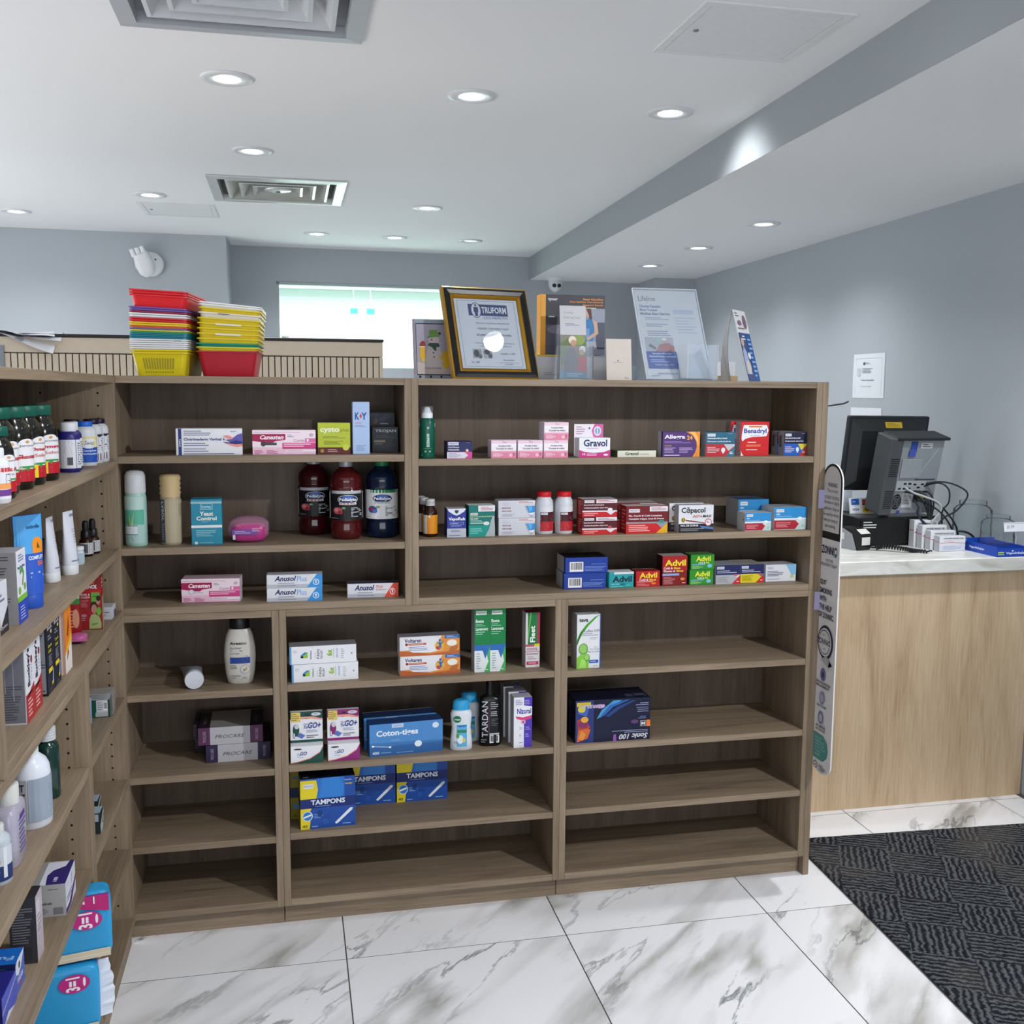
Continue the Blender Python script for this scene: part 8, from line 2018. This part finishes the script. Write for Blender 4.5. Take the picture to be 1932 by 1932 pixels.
# ================================================================ COUNTER TOP
CT = 0.9153
t = thing('cash_drawer', 'black steel cash drawer under the tilted computer', 'drawer', (2.122, 3.52, CT))
g = G()
g.cbox(0, 0.335, 0.0, 0.36, 0.0, 0.112, flat('#1b1d20', 0.4), 0.003, top=flat('#3c3f43', 0.35))
g.build('body', t)
g = G()
g.cbox(0.008, 0.327, -0.006, -0.0004, 0.010, 0.104, flat('#0e0f11', 0.45), 0.001)
g.build('drawer_front', t)
g = G()
g.art([('g', 0, 0, 1, 1, 3, '#c9cbce')], lambda u, v, k: (0.018 + 0.06 * u, -0.0064, 0.068 + 0.03 * v))
g.build('white_label', t)
# monitor seen from behind, leaning
t = thing('monitor', 'dark grey monitor seen from behind with yellow sticker', 'monitor', (2.148, 3.700, 1.112), 0, None, (math.radians(8), math.radians(0.5), math.radians(2)))
g = G()
MG = flat('#26292c', 0.45)
mw, mh = 0.362, 0.300
g.cbox(0, mw, 0.006, 0.030, 0, mh, MG, 0.004)
g.build('rear_case', t)
g = G()
P0 = [(0.012, 0.0055, 0.012), (mw - 0.012, 0.0055, 0.012), (mw - 0.012, 0.0055, mh - 0.012), (0.012, 0.0055, mh - 0.012)]
P1 = [(0.05, -0.016, 0.045), (mw - 0.05, -0.016, 0.045), (mw - 0.05, -0.016, mh - 0.055), (0.05, -0.016, mh - 0.055)]
g.add(P0 + P1, [(4, 5, 6, 7)] + [(k, (k + 1) % 4, 4 + (k + 1) % 4, 4 + k) for k in range(4)], MG)
g.build('rear_bulge', t)
g = G()
g.cbox(0.012, mw - 0.012, 0.0305, 0.033, 0.012, mh - 0.012, flat('#0d1014', 0.15), 0.001)
g.build('screen', t)
g = G()
g.art([('r', 0, 0, 1, 1, '#c9a92f'), ('g', 0.1, 0.2, 0.9, 0.8, 3, '#8a7420')], lambda u, v, k: (0.155 + 0.075 * u, -0.0108 - 0.0003 * k + 0.0110 * v, mh - 0.043 + 0.022 * v))
g.build('yellow_sticker', t)
g = G()
g.cbox(0.145, 0.26, -0.030, -0.0165, 0.06, 0.21, flat('#3c4044', 0.45), 0.003)
g.build('mount_bracket', t)
g = G()
g.loft([(0, 0.028, 0.02), (0.14, 0.026, 0.018)], flat('#2f3235', 0.4), 20, 3, True, True, 0.2, 0.01)
g.build('stand_neck', t, (0, 0, -0.11))
for x, z in ((0.065, 0.21), (0.065, 0.12), (0.06, 0.03)):
    g = G()
    g.lathe([(0, 0.0), (0.004, 0.0), (0.004, -0.001)], '#08090a', 10, False)
    g.build('screw', t, (x, -0.017 if z > 0.05 else 0.004, z), (PI / 2, 0, 0))
# small desktop computer standing on end, rear towards us
t = thing('desktop_computer', 'small desktop computer on end, rear ports and tangled cables showing', 'computer', (2.196, 3.520, 1.0365), 0, None, (math.radians(13), 0, math.radians(1.5)))
t.scale = (0.83, 1.0, 0.95)
pw, ph = 0.285, 0.325
g = G()
g.cbox(0.066, pw, 0.0, 0.085, 0.004, ph - 0.012, flat('#83898e', 0.4), 0.002)
g.build('chassis', t)
g = G()
g.cbox(0.0, 0.0655, -0.012, 0.088, 0.0, ph - 0.004, flat('#45484b', 0.5), 0.004)
g.build('side_cover', t)
g = G()
g.cbox(0.03, pw + 0.014, -0.016, 0.09, ph - 0.0115, ph, flat('#1f2022', 0.45), 0.003)
g.build('top_cover', t)
g = G()
for z0 in (0.165, 0.03):
    for j in range(9):
        z_ = z0 + 0.0088 * j
        g.box(0.014, 0.055, -0.0128, -0.0122, z_, z_ + 0.004, '#1c1e20')
g.build('vent_slots', t)['kind'] = 'stuff'
g = G()
g.cbox(0.080, 0.185, -0.0045, -0.0004, 0.155, 0.235, flat('#8a9096', 0.4), 0.002)
g.add([(0.18, -0.0006, 0.17), (0.184, -0.0006, 0.168), (0.262, -0.0006, 0.275), (0.258, -0.0006, 0.279)], [(0, 1, 2, 3)], '#9aa0a6')
g.add([(0.165, -0.0006, 0.145), (0.27, -0.0006, 0.145), (0.27, -0.0006, 0.15), (0.165, -0.0006, 0.15)], [(0, 1, 2, 3)], '#3a3d40')
g.build('pressed_panel', t)
g = G()
g.cbox(0.113, 0.145, -0.004, -0.0004, 0.262, 0.306, flat('#2a3f8c', 0.4), 0.001)
g.cbox(0.106, 0.140, -0.007, -0.0042, 0.245, 0.276, flat('#3f4fa0', 0.4), 0.001)
g.build('blue_latch', t)
g = G()
g.art([('r', 0, 0, 1, 1, '#b9bcc0'), ('g', 0.15, 0.1, 0.85, 0.9, 2, '#55585c')], lambda u, v, k: (0.165 + 0.06 * u, -0.0005 - 0.0002 * k, 0.278 + 0.022 * v))
g.build('serial_sticker', t)
g = G()
g.cbox(0.070, 0.225, -0.005, -0.0004, 0.100, 0.142, flat('#9a9fa3', 0.4), 0.001)
for i, (x, z_) in enumerate([(0.083, 0.108), (0.108, 0.108), (0.133, 0.108), (0.108, 0.128), (0.133, 0.128), (0.16, 0.125), (0.18, 0.112), (0.2, 0.125)]):
    g.box(x, x + 0.015, -0.0056, -0.0051, z_, z_ + 0.007, '#141517')
g.build('port_panel', t)
g = G()
n = 20
vs = [(0.088, -0.002, 0.055)] + [(0.088 + 0.026 * math.cos(2 * PI * k / n), -0.002, 0.055 + 0.034 * math.sin(2 * PI * k / n)) for k in range(n)]
g.add(vs, [(0, 1 + k, 1 + (k + 1) % n) for k in range(n)], '#0f1011')
for rr in (0.4, 0.7, 1.0):
    g.tube([(0.088 + 0.026 * rr * math.cos(2 * PI * k / n), -0.003, 0.055 + 0.034 * rr * math.sin(2 * PI * k / n)) for k in range(n + 1)], 0.0009, flat('#8f959a', 0.3, 0.6), 5)
for k in range(4):
    a_ = PI / 4 + k * PI / 2
    g.tube([(0.088, -0.003, 0.055), (0.088 + 0.026 * math.cos(a_), -0.003, 0.055 + 0.034 * math.sin(a_))], 0.0009, flat('#8f959a', 0.3, 0.6), 5)
g.build('fan_grille', t)
g = G()
g.art([('r', 0, 0, 1, 1, '#9da1a5'), ('g', 0.06, 0.25, 0.9, 0.92, 7, '#5b5f64'), ('r', 0.05, 0.04, 0.9, 0.2, '#c3c6c9')], lambda u, v, k: (0.118 + 0.055 * u, -0.0005 - 0.0002 * k, 0.028 + 0.062 * v))
g.build('rating_label', t)
g = G()
g.cbox(0.176, 0.205, -0.002, -0.0003, 0.052, 0.082, flat('#141517', 0.5), 0.001)
g.cbox(0.206, 0.226, -0.0025, -0.0003, 0.066, 0.082, flat('#c9a82a', 0.5), 0.001)
g.build('power_inlet', t)
g = G()
g.cbox(0.10, 0.23, -0.003, -0.0004, 0.006, 0.02, flat('#9da3a8', 0.3, 0.5), 0.001)
g.cbox(0.10, 0.115, -0.0045, -0.0031, 0.004, 0.018, flat('#2f3f8c', 0.4), 0.001)
g.build('lower_rail', t)
def wire(pts, r, c, name, label=None, cat='cable', group=None, n=40):
    P = [Vector(p) for p in pts]
    P = [P[0]] + P + [P[-1]]
    out = []
    seg = len(P) - 3
    for s in range(seg):
        p0, p1, p2, p3 = P[s], P[s + 1], P[s + 2], P[s + 3]
        m_ = max(4, n // seg)
        for k in range(m_):
            t_ = k / m_
            out.append(0.5 * ((2 * p1) + (p2 - p0) * t_ + (2 * p0 - 5 * p1 + 4 * p2 - p3) * t_ ** 2 + (3 * p1 - p0 - 3 * p2 + p3) * t_ ** 3))
    out.append(P[-1])
    g = G()
    g.tube(out, r, flat(c, 0.5), 8)
    o = g.build(name)
    if label:
        tag(o, label, cat, group)
    return o
CB = '#131619'
wire([(2.36, 3.515, 1.145), (2.42, 3.47, 1.165), (2.475, 3.44, 1.155), (2.515, 3.42, 1.12), (2.48, 3.43, 1.06), (2.43, 3.45, 1.02), (2.40, 3.47, 0.925)], 0.0032, CB, 'cable', 'black cable looping farthest right of the computer', 'cable', 'computer cables')
wire([(2.36, 3.518, 1.135), (2.41, 3.46, 1.162), (2.445, 3.44, 1.14), (2.45, 3.44, 1.09), (2.43, 3.45, 1.045), (2.46, 3.47, 0.93)], 0.0030, CB, 'cable', 'black cable forming the inner loop right of computer', 'cable', 'computer cables')
wire([(2.35, 3.52, 1.12), (2.41, 3.47, 1.09), (2.45, 3.45, 1.05), (2.49, 3.44, 0.99), (2.50, 3.44, 0.925)], 0.0034, CB, 'cable', 'upper of the straight black cables slanting down right', 'cable', 'computer cables')
wire([(2.35, 3.52, 1.10), (2.41, 3.465, 1.065), (2.45, 3.445, 1.02), (2.475, 3.44, 0.97), (2.47, 3.44, 0.923)], 0.0034, CB, 'cable', 'lower of the straight black cables slanting down right', 'cable', 'computer cables')
wire([(2.295, 3.500, 1.145), (2.32, 3.475, 1.125), (2.36, 3.46, 1.11), (2.41, 3.455, 1.09), (2.43, 3.455, 1.06), (2.40, 3.47, 1.0), (2.41, 3.48, 0.925)], 0.0042, '#a9acae', 'cable', 'pale grey cable crossing the computer rear', 'cable', 'computer cables')
wire([(2.33, 3.49, 1.10), (2.345, 3.475, 1.07), (2.345, 3.475, 1.04), (2.38, 3.465, 1.0), (2.45, 3.44, 0.97), (2.485, 3.43, 0.95), (2.49, 3.42, 0.922)], 0.0045, '#1c2530', 'cable', 'thick dark power cable hanging in front of the drawer edge', 'cable', 'computer cables')
wire([(2.44, 3.46, 1.0), (2.462, 3.44, 0.965), (2.472, 3.43, 0.94), (2.468, 3.42, 0.921)], 0.0034, '#22449c', 'cable', 'blue network cable behind the white cartons', 'cable', 'computer cables')
wire([(2.46, 3.45, 0.975), (2.51, 3.42, 0.978), (2.545, 3.41, 0.955), (2.53, 3.40, 0.925), (2.50, 3.40, 0.9195)], 0.0042, CB, 'cable', 'black cable bend lying behind the blue tray', 'cable', 'computer cables')
rc = random.Random(9)
for k in range(5):
    wire([(2.30 + 0.02 * k, 3.50, 1.12 + 0.01 * rc.random()), (2.33 + 0.015 * k, 3.48, 1.11 + 0.02 * rc.random()), (2.37 + 0.01 * k, 3.475, 1.08), (2.40, 3.475, 1.0 - 0.01 * k), (2.43 + 0.01 * k, 3.47, 0.93)], 0.0032, ('#15181b', '#1c1f22', '#2a2d30')[k % 3], 'cable', 'tangled dark cable plugged into the port row, strand %s' % ('one', 'two', 'three', 'four', 'five')[k], 'cable', 'tangled port cables')
# payment card sign
board('small white card stand with four payment card logos', 'card_logo_stand', 'sign', (2.150, 3.63), 2, 12, 0.110, 0.062, 0.003, '#d5d8df', [
    ('r', 0, 0, 1, 1, '#d9dce2'), ('r', 0.08, 0.55, 0.40, 0.95, '#2a5ca8'), ('g', 0.14, 0.7, 0.34, 0.82, 1, '#b9cbe8'), ('r', 0.52, 0.52, 0.92, 0.9, '#3a2a2a'), ('e', 0.64, 0.71, 0.12, 0.15, '#c0372f'), ('e', 0.80, 0.71, 0.12, 0.15, '#d98a2f'), ('r', 0.05, 0.06, 0.42, 0.46, '#e3e6ec'), ('t', 'VISA', 0.10, 0.18, 0.38, 0.34, '#27407f', 'bi'), ('r', 0.52, 0.06, 0.92, 0.46, '#d2a92a'), ('e', 0.72, 0.26, 0.14, 0.12, '#6b5a1f')], '#c9ccd2', 1.0285)
carton('white carton behind the payment logos under the monitor', 2.085, 2.20, 3.705, CT + 0.115, 0.085, 0.10, '#d3d8e2', [('e', 0.2, 0.4, 0.04, 0.06, '#26282c')], name='supply_carton')
t = thing('receipt_printer', 'black receipt printer glimpsed between end panel and monitor', 'printer', (2.02, 3.80, CT))
g = G()
g.cbox(-0.13, 0.055, 0, 0.19, 0, 0.30, flat('#17191b', 0.45), 0.006)
g.build('body', t)
g = G()
g.cbox(-0.12, 0.052, -0.012, 0.18, 0.3005, 0.335, flat('#0f1012', 0.35), 0.006)
g.build('lid', t)
g = G()
g.lathe([(0.0, 0), (0.016, 0), (0.016, 0.02), (0.012, 0.024), (0, 0.024)], flat('#8f949a', 0.25, 0.6), 16)
g.build('latch_button', t, (0.025, -0.001, 0.315), (PI / 2, 0, 0))
# card terminal with coiled cord
t = thing('card_terminal', 'wedge-shaped grey and black card terminal with white stickers', 'terminal', (2.050, 3.474, CT), math.radians(-75))
g = G()
pr = [(-0.055, 0.0), (0.048, 0.0), (0.062, 0.022), (0.030, 0.072), (-0.012, 0.086), (-0.03, 0.082)]
def extr(g, pr, y0, y1, m):
    n = len(pr)
    g.add([(p[0], y0, p[1]) for p in pr] + [(p[0], y1, p[1]) for p in pr], [tuple(range(n)), tuple(range(n, 2 * n))[::-1]] + [((k + 1) % n, k, n + k, n + (k + 1) % n) for k in range(n)], m)
extr(g, [(-0.09, 0.0), (0.045, 0.0), (0.02, 0.060), (-0.03, 0.078), (-0.09, 0.07)], 0, 0.004, flat('#8d9196', 0.4))
extr(g, [(-0.09, 0.0), (0.045, 0.0), (0.02, 0.060), (-0.03, 0.078), (-0.09, 0.07)], 0.068, 0.072, flat('#8d9196', 0.4))
g.build('side_shell', t)
g = G()
extr(g, [(-0.088, 0.0), (0.048, 0.0), (0.056, 0.012), (0.060, 0.060), (0.030, 0.078), (-0.03, 0.082), (-0.088, 0.072)], 0.0045, 0.0675, flat('#141518', 0.4))
g.build('housing', t)
g = G()
g.add([(0.0602, 0.014, 0.020), (0.0602, 0.056, 0.020), (0.0604, 0.056, 0.050), (0.0604, 0.014, 0.050)], [(0, 1, 2, 3)], '#c9c9c4')
g.add([(0.032, 0.012, 0.0776), (0.058, 0.012, 0.0624), (0.058, 0.060, 0.0624), (0.032, 0.060, 0.0776)], [(0, 1, 2, 3)], '#cfcfc8')
g.add([(-0.04, -0.0004, 0.035), (-0.015, -0.0004, 0.035), (-0.015, -0.0004, 0.06), (-0.04, -0.0004, 0.06)], [(0, 1, 2, 3)], '#cfcfc8')
g.build('white_sticker', t)['kind'] = 'stuff'
pts = []
N = 340
for k in range(N + 1):
    u = k / N
    x = 2.135 + 0.155 * u
    y = 3.415 - 0.095 * u + 0.012 * math.sin(9 * u)
    z = CT + 0.0135 + 0.006 * math.sin(5 * u)
    a_ = u * 2 * PI * 24
    pts.append((x + 0.003 * math.cos(a_), y + 0.0065 * math.cos(a_ * 1.0), z - 0.003 + 0.0065 * math.sin(a_)))
pts = [(2.10, 3.450, CT + 0.02), (2.115, 3.435, CT + 0.012)] + pts + [(2.305, 3.325, CT + 0.01), (2.315, 3.335, CT + 0.006)]
g = G()
g.tube(pts, 0.0029, flat('#111214', 0.5), 6)
tag(g.build('coiled_cord'), 'black coiled cord lying on the stone counter before the drawer', 'cable')
# stepped white cartons
for k, pl in enumerate(('front and lowest of the stepped four', 'second from front of the stepped four', 'third from front of the stepped four', 'rear and highest of the stepped four')):
    x0 = 2.358 - 0.012 * k + 0.003 * k * k * 0.3
    carton('small white carton with red rule, ' + pl, x0, x0 + 0.108 - 0.002 * k, 3.352 + 0.040 * k, CT + (0.0006 if k == 0 else 0.0), 0.056 + 0.016 * k, 0.032, '#d3d5da', [
        ('r', 0, 0.0, 1, 0.42 if k == 0 else 0.1, '#c6cad6'), ('t', 'VAPORISER INHALER CARE', 0.15, 0.82, 0.92, 0.90, '#4a4a55', 'b'), ('t', 'le pharmacien', 0.18, 0.66, 0.55, 0.74, '#b5404a', 'i'), ('p', [(0.02, 0.56), (0.4, 0.60), (0.98, 0.54), (0.98, 0.51), (0.4, 0.57), (0.02, 0.53)], '#b5404a'), ('g', 0.15, 0.08, 0.9, 0.36, 4, '#9aa3c0')],
        left=[('r', 0, 0, 1, 1, '#b3b6bd'), ('r', 0, 0.6, 1, 0.64, '#a8606a')], group='stepped white cartons', topc='#c9cbd0')
# blue slotted tray
t = thing('display_tray', 'bright blue slotted cardboard display tray on the counter corner', 'tray', (2.488, 3.200, CT), 0)
DB = flat('#1a45ae', 0.4)
g = G()
tw, td_ = 0.125, 0.18
g.cbox(0, tw, 0, 0.003, 0, 0.030, DB, 0.0006)
g.art([('r', 0.02, 0.35, 0.22, 0.5, '#2f8a6a'), ('r', 0.02, 0.5, 0.22, 0.62, '#c9d36a'), ('r', 0.02, 0.25, 0.22, 0.34, '#c9d36a'), ('t', 'VapoInhaler', 0.28, 0.25, 0.97, 0.62, '#cfd8ee', 'b'), ('p', [(0.46, 0.72), (0.5, 0.84), (0.54, 0.72), (0.5, 0.62)], '#dfe6f4')], lambda u, v, k: (tw * u, -0.0003 - 0.0001 * k, 0.030 * v))
g.build('front_wall', t)
g = G()
g.cbox(0, 0.003, 0.0032, td_, 0, 0.036, DB, 0.0006)
g.art([('t', 'VapoInhaler', 0.12, 0.3, 0.62, 0.62, '#cfd8ee', 'b')], lambda u, v, k: (-0.0003, td_ - (td_ - 0.004) * u, 0.036 * v))
g.build('left_wall', t)
g = G()
g.cbox(tw - 0.003, tw, 0.0032, td_, 0, 0.036, DB, 0.0006)
g.build('right_wall', t)
g = G()
g.cbox(0.0032, tw - 0.0032, td_ - 0.003, td_, 0, 0.046, DB, 0.0006)
g.build('back_wall', t)
g = G()
g.cbox(0.0032, tw - 0.0032, 0.0032, td_ - 0.0032, 0, 0.003, flat('#123384', 0.5), 0.0004)
g.build('floor_board', t)
for k in range(9):
    g = G()
    g.cbox(0.0034, tw - 0.0034, 0.018 + 0.0165 * k, 0.0195 + 0.0165 * k, 0.0032, 0.030, flat('#16389a', 0.45), 0.0004)
    g.build('divider', t)
# clear plastic jars
def jar(label, x, y, r, h):
    t = thing('clear_jar', label, 'jar', (x, y, CT))
    g = G()
    J = clear_plastic('#eef2f4', 'jar_plastic', 0.96)
    g.lathe([(r * 0.86, 0.0), (r, 0.008), (r, h * 0.45), (r * 0.96, h * 0.47), (r, h * 0.50), (r * 0.98, h * 0.80), (r * 0.80, h * 0.88), (r * 0.66, h * 0.90)], J, 36, False)
    g.build('body', t)
    g = G()
    g.lathe([(r * 0.68, h * 0.90), (r * 0.70, h * 0.905), (r * 0.70, h * 0.935), (r * 0.66, h * 0.94), (r * 0.70, h * 0.945), (r * 0.70, h * 0.985), (r * 0.66, h), (0, h)], J, 36, False)
    g.build('screw_lid', t)
    g = G()
    g.lathe([(0, 0.003), (r * 0.84, 0.003), (r * 0.86, 0.0), (0, 0.0)], J, 36, False)
    g.build('base', t)
    return t
jar('clear plastic jar with screw lid next to the cables', 2.585, 3.480, 0.072, 0.175)
t = jar('clear plastic jar with price card at right photo edge', 2.588, 3.335, 0.060, 0.135)
board('white price card reading 1.99 in front of the jars', 'price_card', 'card', (2.560, 3.262), 3, 10, 0.09, 0.034, 0.0015, '#d9dce4', [('r', 0, 0, 1, 1, '#dde0e8'), ('r', 0.0, 0.86, 1.0, 0.90, '#b59aa0'), ('t', '$1.99', 0.14, 0.3, 0.48, 0.7, '#3a3d48', 'i')], '#d0d3da', CT + 0.082)
g = G()
g.tube([(2.62, 3.276, CT), (2.62, 3.274, CT + 0.06), (2.61, 3.270, CT + 0.088)], 0.002, flat('#c9cdd0', 0.2), 6)
tag(g.build('card_clip'), 'thin clear stem holding up the price card', 'holder')
t = thing('dried_roll', 'brown paper roll lying inside the shadow of the jars', 'roll', (2.50, 3.385, CT + 0.0125), 0, None, (0, PI / 2, math.radians(-8)))
g = G()
g.lathe([(0.0, 0), (0.011, 0.0), (0.012, 0.004), (0.012, 0.10), (0.011, 0.104), (0, 0.104)], flat('#8f5a3c', 0.6), 18)
g.build('wrapper', t)
# peg hooks on a strip behind the end panel
t = thing('peg_hook_strip', 'black peg hooks sticking out behind the end panel', 'hook', (1.74, 3.16, 1.30))
g = G()
g.cbox(-0.03, 0.03, 0.03, 0.034, -0.385, 0.20, flat('#d0d6de', 0.5), 0.001)
g.build('back_strip', t)
for dx, dy, dz in ((0.0, 0.0, 0.155), (-0.065, 0.06, 0.16)):
    g = G()
    g.tube([(0.02 + dx, 0.03 + dy, dz), (0.06 + dx, 0.032 + dy, dz + 0.002), (0.112 + dx, 0.036 + dy, dz + 0.009), (0.128 + dx, 0.036 + dy, dz + 0.016)], 0.0027, flat('#101113', 0.4), 8)
    g.build('hook', t)

# ================================================================ NOTICES ON THE RIGHT WALL
def notice(label, y0, y1, z0, z1, ops, curl=0.0):
    yaw = math.atan2(-0.0307, 1.0)
    t = thing('notice_sheet', label, 'paper', (xr(y0) - 0.0015, y0, z0), 0, 'notices on right wall', (0, 0, yaw))
    g = G()
    W2, H2 = y0 - y1, z1 - z0
    n = 6
    f = lambda u, v, k: (-0.0004 - 0.00015 * k - curl * math.sin(PI * v) * 0.5 * (1 - u), -W2 * u, H2 * v)
    vs = [f(i / n, j / n, 0) for j in range(n + 1) for i in range(n + 1)]
    g.add(vs, [(j * (n + 1) + i, j * (n + 1) + i + 1, (j + 1) * (n + 1) + i + 1, (j + 1) * (n + 1) + i) for j in range(n) for i in range(n)], flat('#d9dde3', 0.6), True)
    vs2 = [(p[0] + 0.0006, p[1], p[2]) for p in vs]
    g.add(vs2, [(j * (n + 1) + i + 1, j * (n + 1) + i, (j + 1) * (n + 1) + i, (j + 1) * (n + 1) + i + 1) for j in range(n) for i in range(n)], flat('#d9dde3', 0.6), True)
    g.art(ops, lambda u, v, k: (f(u, v, k)[0] - 0.0006, f(u, v, k)[1], f(u, v, k)[2]))
    g.build('sheet', t)
notice('white certificate notice taped on the right wall above monitor', 4.620, 4.335, 1.476, 1.687, [('r', 0.08, 0.08, 0.085, 0.9, '#a9adb5'), ('r', 0.92, 0.08, 0.925, 0.9, '#a9adb5'), ('r', 0.08, 0.895, 0.92, 0.9, '#a9adb5'), ('e', 0.36, 0.78, 0.04, 0.035, '#55585f'), ('g', 0.42, 0.76, 0.56, 0.81, 2, '#8d9098'), ('g', 0.3, 0.56, 0.68, 0.68, 4, '#8d9098'), ('e', 0.20, 0.63, 0.07, 0.05, '#c3c6cc'), ('e', 0.19, 0.54, 0.06, 0.05, '#c9ccd2'), ('t', 'Vinay Chaudhari', 0.28, 0.39, 0.70, 0.42, '#4a4d55', 'b'), ('t', 'Pharmacist Manager', 0.28, 0.25, 0.62, 0.275, '#6a6d75')], 0.004)
notice('lower white sheet on right wall, mostly hidden by the monitor', 4.630, 4.345, 1.24, 1.430, [('g', 0.3, 0.4, 0.7, 0.6, 3, '#a9adb5')])
